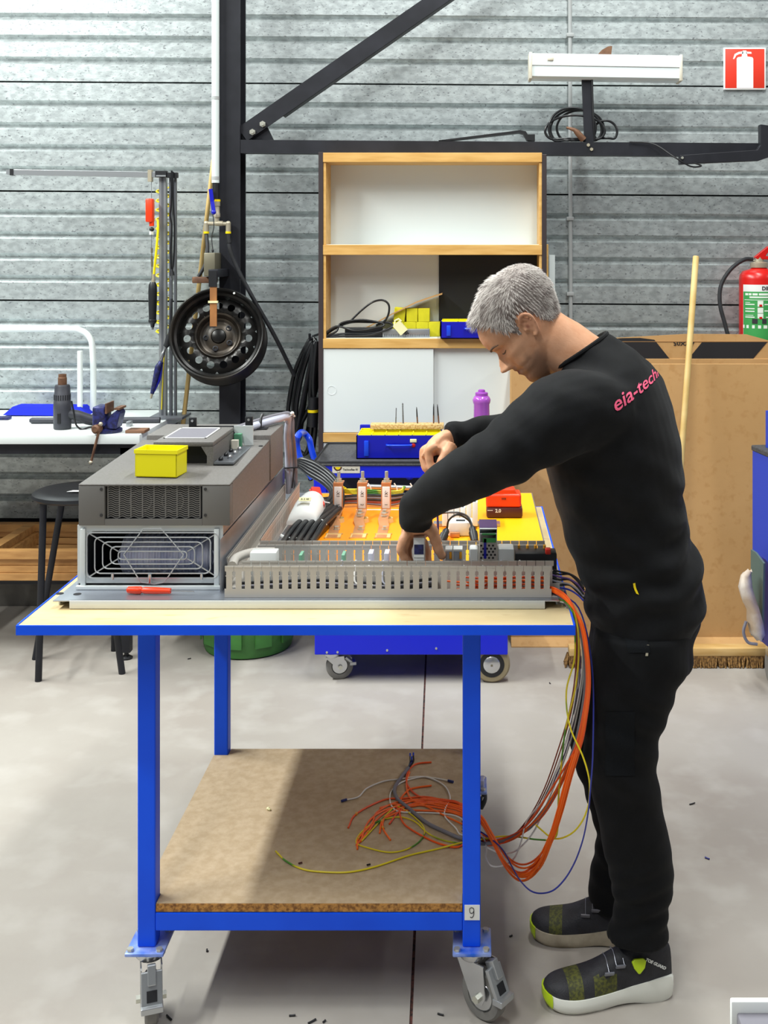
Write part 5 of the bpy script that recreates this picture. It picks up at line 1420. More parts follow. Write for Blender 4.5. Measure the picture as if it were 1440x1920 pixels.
for a in ((-bw - .002, bw + .002, -bd_ - .002, -bd_, bh - .008, bh + .001), (-bw - .002, bw + .002, bd_, bd_ + .002, bh - .008, bh + .001), (-bw - .002, -bw, -bd_, bd_, bh - .008, bh + .001), (bw, bw + .002, -bd_, bd_, bh - .008, bh + .001)):
    t_ = yb2('', *a); mb.add(t_.v, t_.f)
obj('rim', mb, 'yellow_bin', yb_, smooth=0)
# orange screwdriver in front of the drive
sd = thing('orange_screwdriver', P(280, 1108, 2.57), 'small orange-red screwdriver lying on the plate before the fan guard', 'screwdriver')
a = G(238, 1106, PZt + .009); b = G(320, 1108, PZt + .009); dd = (b - a)
mb = MB(); mb.lathe(a, dd, [(.004, 0), (.0075, .003), (.0085, .02), (.0085, .032), (.0055, .036), (.0075, .042), (.0075, .07), (.0062, dd.length)], 14); obj('handle', mb, 'orange_plastic', sd)
mb = MB(); mb.cyl(b, b + dd.normalized() * .055, .0014, n=6); obj('shaft', mb, 'chrome', sd)
sd2 = thing('steel_rod', P(180, 1105, 2.58), 'thin steel rod lying on the plate at the left fan corner', 'rod')
a = G(146, 1104, PZt + .002); b = G(206, 1102, PZt + .002); mb = MB(); mb.cyl(a, b, .0018, n=8); obj('rod', mb, 'chrome', sd2)
# ------------------------------------------------------------------ electrical parts on the plate
PT = PZt + .0016
# three copper busbars
blab = ['left copper busbar link with white tag reading three', 'middle copper busbar link with white tag reading two', 'right copper busbar link with white tag reading one']
for k, (xt, xf, num) in enumerate(((634, 622, '3'), (679, 669, '2'), (724, 715, '1'))):
    yR, yF = 3.30, 3.06
    tX = PX(xt, yR); fX = PX(xf, yF)
    t = thing('busbar', ((tX + fX) / 2, 3.18, PT), blab[k], 'busbar', 'copper busbar links on the plate')
    hw = .0145
    zt = PZ(907, yR); zl = PZ(955, yR)
    mb = MB()
    def seg(p, q, th=.004):
        d = q - p; mb.obox((p + q) / 2, d, EX, d.cross(EX), d.length / 2 + .002, hw, th / 2)
    seg(V(tX, yR + .035, zt + .001), V(tX, yR, zt + .001)); seg(V(tX, yR, zt), V(tX, yR - .004, zl)); seg(V(tX, yR - .004, zl), V(tX - .003, yR - .075, zl - .012)); seg(V(tX - .003, yR - .075, zl - .012), V((tX + fX) / 2, yR - .11, zl - .022)); seg(V((tX + fX) / 2, yR - .11, zl - .022), V(fX, yF, zl - .024))
    obj('bar', mb, 'copper', t, smooth=0, bevel=.0008)
    mb = MB(); mb.rbox(tX - .011, tX + .011, yR - .006, yR - .0025, zl + .004, zt - .008, .001); tg = obj('tag', mb, 'label_white', t)
    mb = text_mb('-X1', .013, (tX, yR - .0065, lerpl(zl, zt, .62)), -EZ, EX, .0004); obj('lettering', mb, 'ink', tg, smooth=0)
    mb = text_mb(num, .012, (tX, yR - .0065, lerpl(zl, zt, .2)), -EZ, EX, .0004); obj('lettering', mb, 'ink', tg, smooth=0)
    mb = MB(); bc = V(tX, yR + .015, zt + .003); mb.lathe(bc, (0, 0, 1), [(.011, 0), (.011, .003), (.0085, .003), (.0085, .010), (.005, .010), (.005, .030), (.0045, .031)], 12); obj('bolt', mb, 'bolt', t)
    for yy, zz in ((yR - .03, zl - .004), (yR - .055, zl - .008), (yR - .155, zl - .022)):
        x_ = tX - .002 if yy > yR - .1 else fX + .003
        mb = MB(); mb.lathe((x_, yy, zz + .001), (0, 0, 1), [(.010, 0), (.010, .002), (.0075, .002), (.0075, .009), (.001, .010)], 6); obj('nut', mb, 'bolt', t)
    mb = MB(); mb.lathe((tX + .006, yR - .06, PT), (0, 0, 1), [(.020, 0), (.018, .012), (.015, zl - .017 - PT), (.001, zl - .017 - PT)], 14); obj('insulator', mb, 'resin', t)
    mb = MB(); mb.rbox(fX - .018, fX + .024, yF - .01, yF + .035, PT, zl - .0265, .003); obj('foot', mb, 'resin', t)

# thick black cables running over the plate
cab = []
for k in range(5):
    yy = 3.03
    fx = PX(538 + 13.5 * k, yy); r = .0088
    zc = PT + r + .0005
    pts = [V(fx, yy - .1, zc), V(fx, yy, zc), P(556 + 12.5 * k, 984, 3.10), P(588 + 9.5 * k, 960 + k, 3.22), P(616 + 6 * k, 940 + 2 * k, 3.33), P(622 + 4 * k, 922 - 2 * k, 3.43), P(606 + 3 * k, 904 - 4 * k, 3.50), P(580 + 2 * k, 888 - 5 * k, 3.54), P(556 + k, 872 - 2 * k, 3.57), P(538, 880 + 4 * k, 3.62)]
    pts[2].z = max(pts[2].z, zc); pts[3].z = max(pts[3].z, zc)
    mb = MB(); mb.tube(crv(pts, 6), r, 12)
    lab = ['leftmost', 'second from left', 'middle', 'second from right', 'rightmost'][k] + ' of the five thick black cables on the orange plate'
    cab.append(obj('power_cable', mb, 'black_cable', label=lab, cat='cable', group='thick black power cables on the plate'))
zc = PT + .019
mb = MB(); mb.tube(crv([P(528, 1003, 3.02), P(540, 1008, 3.02), P(570, 1010, 3.02), P(590, 1011, 3.02), P(585, 1015, 3.02)]), .0022, 6); mb.tube([P(525, 1004, 3.02), P(533, 1009, 3.02)], .005, 8)
obj('cable_tie', mb, 'white_plastic', label='white cable tie across the thick black cables at the duct', cat='cable tie')
mb = MB(); mb.tube(crv([P(600, 974, 3.13), P(608, 977, 3.12), P(612, 984, 3.1)]), .002, 6)
mb.tube(crv([P(606, 941, 3.25), P(618, 943, 3.24)]), .002, 6)
obj('cable_tie', mb, 'white_plastic', label='white cable tie hooked round the cables beside the white cover', cat='cable tie')

# white rounded cover and red handle
wc = thing('white_cover', V(PX(565, 3.14), 3.16, PT + .019), 'white rounded plastic cover with a yellow label on the black cables', 'cover')
xa, xb = PX(537, 3.12), PX(590, 3.12); zb = PT + .020
def covr(y, x0, x1, zt):
    n = 12; return [V(x0, y, zb)] + [V((x0 + x1) / 2 - (x1 - x0) / 2 * math.cos(math.pi * k / n) * (1 if 0 < k < n else 1), y, lerpl(zb, zt, min(1, .35 + .65 * math.sin(math.pi * k / n)))) for k in range(n + 1)] + [V(x1, y, zb)]
mb = MB(); mb.loft([covr(3.12, xa, xb + .004, zb + .020), covr(3.135, xa + .004, xb + .006, zb + .045), covr(3.20, xa + .008, xb + .012, zb + .066), covr(3.255, xa + .014, xb + .012, zb + .066), covr(3.265, xa + .016, xb + .01, zb + .05)]); obj('shell', mb, 'white_plastic', wc, smooth=50)
q = P(572, 938, 3.155); mb = MB(); mb.obox(q + V(0, -.001, .003), EX, V(0, .68, .3).normalized(), EX.cross(V(0, .68, .3)), .017, .008, .0006); lb_ = obj('label', mb, 'label_cream', wc, smooth=0)
mb = text_mb('A 3 40', .0085, q + V(0, -.003, .0042), EX, V(0, .68, .3), .0004); obj('lettering', mb, 'ink', lb_, smooth=0)
rh = thing('red_handle', P(597, 950, 3.3), 'red plastic handle leaning behind the white cover', 'handle')
mb = MB(); a, b = P(591, 917, 3.34), P(600, 950, 3.22); d = b - a; mb.obox((a + b) / 2, d, V(.2, -.4, .9), d.cross(V(.2, -.4, .9)), d.length / 2, .010, .014); obj('grip', mb, 'red_plastic', rh, smooth=0, bevel=.004)
mb = MB(); mb.tube([P(582, 922, 3.34), P(594, 918, 3.34)], .008, 10); obj('collar', mb, 'red_plastic', rh)

# yellow-green and grey looms behind the busbars
def wire(name, pts, r, mat, label, group=None, n=6, seg=8, ends=None, cat='wire'):
    mb = MB(); mb.tube(crv(pts, n), r, seg)
    if not ends: return obj(name, mb, mat, label=label, cat=cat, group=group)
    base = min(pts, key=lambda p: p.z)
    t = thing(name, base, label, cat, group); obj('core', mb, mat, t)
    for (p, q, rr, mm) in ends:
        e_ = MB(); e_.tube([p, q], rr, 8); obj('ferrule', e_, mm, t)
    return t
zl = PT + .004
for k in range(4):
    o = .01 * k
    wire('earth_wire', [P(640 + 3 * k, 910 + 2 * k, 3.50), P(620 + 3 * k, 903 + 2 * k, 3.52), P(615 + 2 * k, 910 + 2 * k, 3.50), P(640, 917 + 2 * k, 3.47), P(680, 918 + 3 * k, 3.45), P(720, 921 + 3 * k, 3.45), P(750, 920 + 2 * k, 3.46), P(757 + k, 912, 3.47)], .0026, 'greenyellow',
         'yellow-green earth wire in the loop behind the copper busbars', 'earth wires behind the busbars')
for k in range(5):
    wire('loom_cable', [P(605, 935 + 3 * k, 3.42), P(660, 930 + 3 * k, 3.43), P(700, 929 + 4 * k, 3.43), P(735, 930 + 4 * k, 3.43), P(765, 926 + 3 * k, 3.45)], .0048, ['black_cable', 'grey_cable', 'black_cable', 'brown_wire', 'grey_cable'][k],
         ['black', 'grey', 'lower black', 'brown', 'lower grey'][k] + ' cable in the bundle lying behind the busbars', 'bundled cables behind the busbars', cat='cable')
tu = thing('clear_tube', P(730, 915, 3.56), 'silvery tube with white ties lying at the back of the plate', 'tube')
mb = MB(); mb.tube([P(680, 912, 3.56), P(775, 915, 3.56)], .0075, 12); obj('tube', mb, 'alu', tu)
for x in (693, 742, 772):
    mb = MB(); mb.tube([P(x - 3, 906, 3.55), P(x + 2, 914, 3.548), P(x + 3, 921, 3.55)], .002, 6); obj('tie', mb, 'white_plastic', tu)

# DIN rail row between the ducts
rl = thing('din_rail', (-.15, 2.645, PZt), 'steel DIN rail carrying relays between the wiring ducts', 'rail')
mb = MB(); mb.box(-.5, .18, 2.628, 2.663, PZt + .0005, PZt + .008); obj('rail', mb, 'steel_sheet', rl, smooth=0)
def module(name, label, cat, xa, xb, y0, y1, ytop, mat, extra=None, group=None, r=.002):
    z0 = PZt + .0085; Yf = y0
    t = thing(name, (PX((xa + xb) / 2, Yf), (y0 + y1) / 2, z0), label, cat, group)
    mb = MB(); mb.rbox(PX(xa, Yf), PX(xb, Yf), y0, y1, z0, PZ(ytop, Yf), r); obj('housing', mb, mat, t)
    return t, PX(xa, Yf), PX(xb, Yf), z0, PZ(ytop, Yf)
t, a, b, z0, z1 = module('relay', 'beige relay with a dark face gripped by the left hand', 'relay', 775, 796, 2.583, 2.628, 1008, 'label_white')
mb = MB(); mb.box(a + .002, b - .002, 2.5815, 2.583, PZ(1039, 2.583), PZ(1021, 2.583)); obj('dark_window', mb, 'navy', t, smooth=0)
mb = MB(); mb.box(a + .001, b - .001, 2.5815, 2.583, PZ(1045, 2.583), PZ(1040, 2.583)); obj('white_strip', mb, 'white_plastic', t, smooth=0)
t, a, b, z0, z1 = module('power_supply', 'grey power supply module with a purple top and vent holes', 'module', 899, 932, 2.60, 2.69, 1000, 'duct_side')
mb = MB(); mb.rbox(a, b, 2.60, 2.69, z1, z1 + .010, .001); obj('top_part', mb, 'white_plastic', t)
zp = z1 + .010
mb = MB(); mb.box(a, b, 2.60, 2.6005, z1 - .02, z1 + .0105); obj('front_skin', mb, 'white_plastic', t, smooth=0)
mb = MB(); mb.box(a - .0005, b + .0005, 2.61, 2.691, zp - .004, zp + .001); obj('purple_cap', mb, 'violet_wire', t, smooth=0)
mb = MB(); mb.box(a + .006, b - .004, 2.5985, 2.6, PZ(1003, 2.6), PZ(1000, 2.6)); mb.box(a + .008, b - .003, 2.5985, 2.6, PZ(1017, 2.6), PZ(1009, 2.6)); obj('green_terminals', mb, 'label_green', t, smooth=0)
mb = MB(); mb.box(a + .010, a + .016, 2.5985, 2.6, PZ(1047, 2.6), PZ(1010, 2.6)); obj('blue_stripe', mb, 'blue_deep', t, smooth=0)
mb = MB()
for i in range(5):
    for j in range(4):
        q = V(lerpl(a + .004, b - .004, (j + .5 * (i % 2)) / 3.6), 2.6, lerpl(PZ(1046, 2.6), PZ(1023, 2.6), i / 4)); mb.cyl(q + V(0, .001, 0), q + V(0, -.0007, 0), .0026, n=6)
obj('vents', mb, 'cavity', t, smooth=0)
mods = [('left small terminal block with a white marker near the thumb', 835, 848, 1033, 'steel_sheet'), ('small terminal block with white marker and orange lever', 850, 867, 1033, 'steel_sheet')]
for lab, xa, xb, yt, mm in mods:
    t, a, b, z0, z1 = module('terminal_block', lab, 'terminal', xa, xb, 2.61, 2.66, yt, mm, group='terminal blocks on the rail')
    mb = MB(); mb.box(a, b, 2.608, 2.64, z1, z1 + .004); obj('marker', mb, 'white_plastic', t, smooth=0)
    mb = MB(); mb.rbox(b - .007, b - .001, 2.606, 2.612, z1 - .018, z1 - .002, .001); obj('lever', mb, 'ferrule_yellow', t)
t, a, b, z0, z1 = module('end_cap', 'white rounded cap left of the grey power supply', 'cap', 880, 896, 2.60, 2.64, 1029, 'white_plastic', r=.005)
t, a, b, z0, z1 = module('white_block', 'white rounded plastic block right of the grey power supply', 'block', 934, 964, 2.60, 2.65, 1029, 'white_plastic', r=.005)
t, a, b, z0, z1 = module('white_block', 'white plastic block at the left end of the relay row', 'block', 468, 518, 2.60, 2.64, 1036, 'white_plastic', r=.003)
t, a, b, z0, z1 = module('terminal_strip', 'black terminal strip with orange levers at the right end', 'terminal strip', 966, 1044, 2.61, 2.66, 1038, 'black_plastic')
for k, x in enumerate((973, 989, 1004, 1021)):
    mb = MB(); q = P(x, 1024, 2.66); mb.rbox(q.x - .003, q.x + .003, 2.655, 2.665, z1 - .01, q.z + .003, .001); obj('lever', mb, 'ferrule_yellow', t)
mb = MB(); mb.rbox(PX(1023, 2.61), PX(1033, 2.61), 2.608, 2.63, z1 - .002, PZ(1030, 2.61), .002); obj('red_button', mb, 'red_plastic', t)
for k, x in enumerate((640, 690, 560, 720)):
    yt = 1041 - (k % 2) * 3
    t, a, b, z0, z1 = module('slim_relay', ['slim relay below the first busbar', 'slim relay below the second busbar', 'slim relay below the white cover', 'slim relay left of the hand'][k], 'relay', x, x + 6 + 3 * (k % 2), 2.61, 2.65, yt, 'lilac_cable' if k % 2 else 'pcb', r=.001)
# upper row: breakers, contactor and round connectors behind the middle duct
rl2 = thing('din_rail', (.0, 3.20, PZt), 'steel DIN rail carrying white breakers behind the hand', 'rail')
mb = MB(); mb.box(-.11, .08, 3.18, 3.215, PZt + .0025, PZt + .01); obj('rail', mb, 'steel_sheet', rl2, smooth=0)
for k in range(6):
    x = 829 + 11.3 * k; Yb = 3.15
    t = thing('circuit_breaker', (PX(x, Yb), 3.2, PZt + .0105), ('first second third fourth fifth sixth'.split()[k]).capitalize() + ' white breaker from the left in the row beside the drill', 'breaker', 'white circuit breakers')
    a, b = PX(x, Yb), PX(x + 10.2, Yb)
    h1 = .985 if k < 4 else 1.0
    mb = MB(); mb.rbox(a, b, Yb, Yb + .1, PZt + .0105, h1, .0015); obj('housing', mb, 'white_plastic', t)
    mb = MB(); mb.rbox(a + .004, b - .004, Yb + .03, Yb + .055, h1, h1 + .007, .001); obj('toggle', mb, 'black_plastic' if k > 2 else 'steel_white', t)
    mb = MB(); mb.box(a + .005, b - .005, Yb + .002, Yb + .012, h1 - .002, h1 + .0006); mb.box(a + .005, b - .005, Yb + .075, Yb + .09, h1 - .002, h1 + .0006); obj('screw_slot', mb, 'ink', t, smooth=0)
ctc = thing('contactor', (PX(863, 3.07), 3.1, PZt), 'white contactor block with a screw plate behind the middle duct', 'contactor')
mb = MB(); mb.rbox(PX(840, 3.07), PX(886, 3.07), 3.07, 3.13, PZt + .0025, .962, .004); obj('body', mb, 'white_plastic', ctc)
mb = MB(); mb.box(PX(855, 3.07), PX(872, 3.07), 3.085, 3.1, .962, .9635); obj('mark', mb, 'ink', ctc, smooth=0)
mb = MB(); mb.rbox(PX(844, 3.06), PX(862, 3.06), 3.055, 3.069, PZt + .0025, .938, .002); obj('copper_foot', mb, 'copper', ctc)
for k, (xa, ya, xb, yb_) in enumerate(((831, 1008, 838, 992), (888, 1004, 885, 988))):
    t = thing('round_connector', P(xa, 1010, 3.04), ['left', 'right'][k] + ' black round plug beside the contactor', 'plug', 'black round plugs by the contactor')
    A_, B_ = P(xa, ya, 3.03), P(xb, yb_, 3.05)
    mb = MB(); mb.lathe(A_, B_ - A_, [(.010, -.02), (.012, 0), (.012, .01), (.0095, .012), (.0095, .022), (.006, .028)], 14); obj('shell', mb, 'black_plastic', t)
wire('plug_lead', [P(838, 992, 3.05), P(842, 975, 3.05), P(858, 965, 3.05), P(878, 975, 3.06), P(886, 990, 3.05)], .0028, 'black_cable', 'short black lead arching between the two round plugs', cat='cable')
wire('plug_lead', [P(886, 988, 3.05), P(878, 970, 3.07), P(862, 962, 3.08), P(838, 961, 3.1), P(815, 965, 3.12)], .0028, 'black_cable', 'black lead running from the right plug under the sleeve', cat='cable')

# cordless drill standing on its battery
dr = thing('cordless_drill', (PX(946, 3.32), 3.32, PT), 'red cordless drill standing on its battery on the yellow field', 'drill')
Yd = 3.28
def dq(x, y): return P(x, y, Yd)
xa, xb = PX(912, Yd), PX(980, Yd); zA = PT + .0005; zB = PZ(952, Yd); zC = PZ(927, Yd)
mb = MB(); mb.rbox(xa, xb, Yd, Yd + .075, zA, zB, .006); obj('battery', mb, 'dark_red', dr)
mb = MB(); mb.rbox(xa - .001, xb - .004, Yd + .002, Yd + .073, zB, zC, .006); mb.prism([V(xa + .01, Yd + .01, zC - .004), V(xb - .014, Yd + .01, zC - .004), V(xb - .024, Yd + .01, zC + .012), V(xa + .02, Yd + .01, zC + .012)], (0, .05, 0)); obj('foot', mb, 'orange_plastic', dr, smooth=0, bevel=.002)
mb = MB(); mb.tube([V(PX(928, Yd), Yd + .035, zC + .005), V(PX(926, Yd), Yd + .035, zC + .07), V(PX(922, Yd), Yd + .035, zC + .115)], [.020, .018, .02], 14); obj('grip', mb, 'dark_red', dr)
mb = MB(); mb.tube([V(PX(955, Yd), Yd + .035, zC + .135), V(PX(930, Yd), Yd + .035, zC + .135), V(PX(880, Yd), Yd + .035, zC + .135)], [.026, .03, .024], 16); obj('motor_body', mb, 'orange_plastic', dr)
mb = MB(); mb.tube([V(PX(880, Yd), Yd + .035, zC + .135), V(PX(862, Yd), Yd + .035, zC + .135)], [.02, .012], 14); obj('chuck', mb, 'black_plastic', dr)
mb = MB()
for k in range(3): mb.box(PX(941 + 3 * k, Yd), PX(942.5 + 3 * k, Yd), Yd + .0005, Yd + .003, PZ(937, Yd), PZ(934, Yd))
obj('vents', mb, 'cavity', dr, smooth=0)
mb = text_mb('2.0', .014, (PX(934, Yd), Yd - .0006, PZ(958, Yd)), EX, EZ, .0006, bold=.0004); obj('lettering', mb, 'label_white', dr, smooth=0)
mb = MB(); mb.box(PX(914, Yd), PX(924, Yd), Yd - .0006, Yd + .001, PZ(957.5, Yd), PZ(956.5, Yd)); obj('print_line', mb, 'label_white', dr, smooth=0)

# screwdriver held in the right hand
st_, sb_ = P(816, 846, 2.715), P(823, 1038, 2.665)
hsd = thing('held_screwdriver', sb_, 'slim screwdriver with a black handle held upright by the man', 'screwdriver')
m = st_.lerp(sb_, .55)
mb = MB(); d = m - st_; mb.lathe(st_, d, [(.006, 0), (.010, .004), (.0115, .02), (.0105, .05), (.0115, .085), (.009, d.length)], 14); obj('handle', mb, 'black_plastic', hsd)
mb = MB(); mb.tube([m, sb_], .0026, 8); obj('shaft', mb, 'violet_wire', hsd)

# grey sleeved cables on the drive, tied, dropping into the side duct
zq = 1.197
nodeP = V(-.553, 3.36, 1.206)
for k in range(3):
    o = (k - 1) * .012
    mb = MB()
    pts = [V(-.66, 3.12 + o, zq + .006 + .004 * k), V(-.62, 3.20 + o, zq + .010 + .005 * k), V(-.575, 3.30 + o, zq + .013 + .005 * k), nodeP + V(.004 * k, o * .3, .004 * k), nodeP + V(-.004 + .008 * k, .012, -.05), V(-.562 + .010 * k, 3.42, 1.08), V(-.560 + .010 * k, 3.43, .965)]
    mb.tube(crv(pts, 6), .0075 if k else .0095, 12)
    obj('sleeved_cable', mb, ['lilac_cable', 'lilac_cable', 'grey_cable'][k], label=['thick pale', 'slim pale', 'mid grey'][k] + ' sleeved cable leaving the drive and dropping into the duct', cat='cable', group='sleeved cables leaving the drive')
mb = MB(); mb.tube([V(-.605, 3.20, zq - .002), V(-.605, 3.21, zq + .03), V(-.602, 3.22, zq + .04)], .004, 8); mb.rbox(-.63, -.585, 3.19, 3.22, zq - .0005, zq + .004, .001)
obj('tie_mount', mb, 'black_plastic', label='black tie mount holding the pale cables on the drive', cat='clip')
mb = MB(); pp = nodeP + V(.004, .0, .0); mb.tube([pp + V(-.012, -.012, -.008), pp + V(.014, -.012, .014), pp + V(.016, .012, .004), pp + V(-.012, .014, -.014)], .0022, 6, closed=True); mb.ell(pp + V(.012, -.014, .016), .006, .006, .006)
obj('cable_tie', mb, 'white_plastic', label='white cable tie at the bend of the pale drive cables', cat='cable tie')
mb = MB(); pp = V(-.552, 3.43, 1.045); mb.tube([pp + V(-.02, -.015, 0), pp + V(.022, -.015, .002), pp + V(.022, .015, .002), pp + V(-.02, .015, 0)], .002, 6, closed=True); mb.tube([pp + V(.01, -.016, 0), pp + V(.004, -.02, -.06)], .002, 6)
obj('cable_tie', mb, 'black_plastic', label='black cable tie low on the dropping drive cables', cat='cable tie')

# orange wires lying inside the front duct, seen through the slots
for k in range(9):
    yy = 2.540 + .0032 * k; z = z0 = PZt + .006 + .005 * ((k * 5) % 7)
    xs = -.06 + .02 * ((k * 3) % 5)
    pts = [V(xs, yy, z + .004), V(xs + .06, yy + .003, z), V(.0 + .02 * (k % 3), yy, z + .006), V(.06, yy + .002, z + .002), V(.12, yy, z + .005), V(.172, yy, z + .003)]
    wire('duct_wire', pts, .0021, 'orange_wire' if k % 2 else 'orange_wire_b', 'orange wire lying inside the front slotted duct', 'orange wires inside the front duct', n=4, seg=6)
for k in range(6):
    yy = 2.545 + .005 * k; z = PZt + .006 + .006 * ((k * 5) % 4)
    wire('duct_wire', [V(fx0 + .03, yy, z), V(-.35, yy + .003, z + .006), V(-.2, yy, z), V(-.08, yy + .002, z + .01)], .0034, 'black_cable' if k % 2 else 'grey_cable', ('black' if k % 2 else 'grey') + ' wire lying in the left half of the front duct', ('black' if k % 2 else 'grey') + ' wires inside the front duct', n=4, seg=6)
for k in range(8):
    x = PX(640 + 26 * k if k < 4 else 870 + 35 * (k - 4), 2.575)
    wire('jumper_wire', [V(x, 2.62, DZ - .03), V(x, 2.59, DZ - .004), V(x, 2.574, DZ - .012), V(x, 2.56, DZ - .04), V(x + .01, 2.555, PZt + .02)], .0022, 'white_wire' if k % 3 else 'lilac_cable', 'short pale wire dropping from a relay into the front duct', 'pale wires into the front duct', n=4, seg=6)
# ------------------------------------------------------------------ loose wires hanging off the table end and lying on the lower shelf
SZ = .2545
def S(px, py, r=.002, lift=0): return G(px, py, SZ + r + lift)
def W(px, py, Y): return P(px, py, Y)
OR = .0024
ends = [
    [S(866, 1510), S(831, 1500), S(795, 1494), S(758, 1497), S(719, 1500), S(668, 1526), S(653, 1552)],
    [S(868, 1516), S(840, 1508), S(800, 1499), S(745, 1504), S(707, 1523), S(697, 1545), S(672, 1572), S(670, 1592)],
    [S(866, 1522), S(835, 1513), S(790, 1506), S(752, 1515), S(723, 1532), S(718, 1552), S(732, 1575)],
    [S(867, 1512), S(830, 1502), S(787, 1494), S(764, 1472), S(764, 1449), S(779, 1433), S(809, 1429)],
    [S(868, 1526), S(830, 1516), S(790, 1510), S(760, 1510), S(752, 1498), S(765, 1482), S(780, 1477), S(809, 1473)],
    [S(866, 1518), S(830, 1508), S(775, 1502), S(735, 1516), S(708, 1535), S(690, 1560), S(668, 1585)],
    [S(866, 1585), S(831, 1584), S(793, 1568), S(761, 1548), S(751, 1532), S(748, 1518), S(740, 1512)],
    [S(868, 1530), S(840, 1522), S(800, 1520), S(760, 1520), S(730, 1530), S(716, 1540), S(712, 1562)],
    [S(867, 1508), S(820, 1498), S(780, 1500), S(745, 1512), S(715, 1522), S(690, 1542), S(676, 1578)],
    [S(869, 1520), S(845, 1512), S(810, 1503), S(775, 1507), S(748, 1522), S(730, 1545)],
    [S(866, 1545), S(835, 1530), S(800, 1512), S(770, 1497), S(762, 1470), S(768, 1448)],
    [S(868, 1514), S(835, 1506), S(805, 1506), S(770, 1512), S(740, 1508), S(712, 1515)],
]
rr = random.Random(5)
OLAB = ['orange wire ending farthest left on the shelf with a yellow ring', 'orange wire bending down to the loop front with a yellow ring', 'orange wire with a yellow ring ending in a short hook', 'orange wire whose end lies at the back of the shelf', 'orange wire ending to the right behind the tangle',
        'orange wire following the left side of the tangle to its front', 'lowest orange wire on the shelf, curving up into the tangle', 'short orange wire end in the middle of the tangle', 'orange wire ending beside the earth wire loop', 'shortest orange wire lying in the tangle centre', 'orange wire rising to the grey cable end', 'orange wire lying straight across the upper tangle']
for k, e_ in enumerate(ends):
    dx = (k % 4 - 1.5) * 2.6; dY = (k // 4) * .006
    j = lambda s_: rr.uniform(-s_, s_)
    sag = j(9)
    lo = 8 * (k % 3)
    top = [W(1022, 1104 + dx * .8, 2.548 + dY), W(1040, 1107 + dx, 2.535 + dY), W(1066, 1126 + dx, 2.50 + dY), W(1090 + dx * .6, 1170, 2.478 + dY), W(1100 + dx * .7, 1225, 2.470 + dY), W(1103 + dx * .8, 1285, 2.472 + dY), W(1096 + dx, 1345, 2.48 + dY), W(1084 + dx * 1.2, 1400, 2.50 + dY)]
    if k in (0, 3, 10):      # three wires that swing wide to the left
        mid = [W(1062 + dx, 1440, 2.55), W(1035 + dx * 2, 1490, 2.62), W(1005 + dx * 2, 1535, 2.70), W(970, 1565 + dx, 2.78), W(935, 1578 + dx, 2.84), W(905, 1570 + j(10), 2.885)]
    else:
        mid = [W(1066 + dx * 1.3, 1460, 2.53 + dY), W(1050 + dx * 1.3, 1520, 2.57 + dY), W(1032 + dx, 1575 + sag * .3, 2.62), W(1008 + dx, 1612 + lo + sag * .4, 2.68), W(978, 1628 + lo + sag, 2.74), W(950, 1612 + lo * .6 + sag, 2.79), W(922, 1570 + sag, 2.84), W(900, 1535 + sag * .8, 2.88)]
    pts = top + mid + e_
    t = thing('orange_wire', e_[-1], OLAB[k], 'wire', 'orange wires hanging off the table end')
    mb = MB(); mb.tube(crv(pts, 5), OR, 6); obj('core', mb, 'orange_wire' if k % 3 else 'orange_wire_b', t)
    if k in (0, 1, 2, 5, 7):
        a, b = e_[-2], e_[-1]; d = (b - a).normalized(); mb = MB(); mb.tube([a - d * .004, a + d * .005], .0034, 7); obj('marker_ring', mb, 'ferrule_yellow', t)

# grey sheathed cable with split black end
gpts = [W(1030, 1110, 2.56), W(1060, 1128, 2.52), W(1090, 1190, 2.50), W(1098, 1280, 2.50), W(1085, 1370, 2.52), W(1069, 1425, 2.55), W(1043, 1485, 2.62), W(1002, 1542, 2.72), W(978, 1561, 2.77), W(942, 1577, 2.83), W(901, 1582, 2.87), S(866, 1573, .005), S(831, 1558, .005), S(799, 1542, .005), S(767, 1516, .005), S(745, 1497, .005), S(740, 1478, .005), S(752, 1458, .005), S(766, 1440, .005)]
gc = thing('sheathed_cable', gpts[-1], 'grey sheathed cable with a split black end on the lower shelf', 'cable')
mb = MB(); mb.tube(crv(gpts, 6), .0046, 10); obj('sheath', mb, 'grey_cable', gc)
p0 = gpts[-1]
for k, (x, y) in enumerate(((769, 1410), (775, 1409), (772, 1416))):
    mb = MB(); a = p0; b = S(x, 1428, .004, .01); c = S(x, y + 8, .004, .02); mb.tube(crv([a, b, c]), .0024, 6); obj('core_wire', mb, 'black_cable' if k < 2 else 'blue_wire', gc)
    mb = MB(); mb.tube([c, c + V(0, .003, .008)], .0022, 6); obj('ferrule', mb, 'blue_handle', gc)

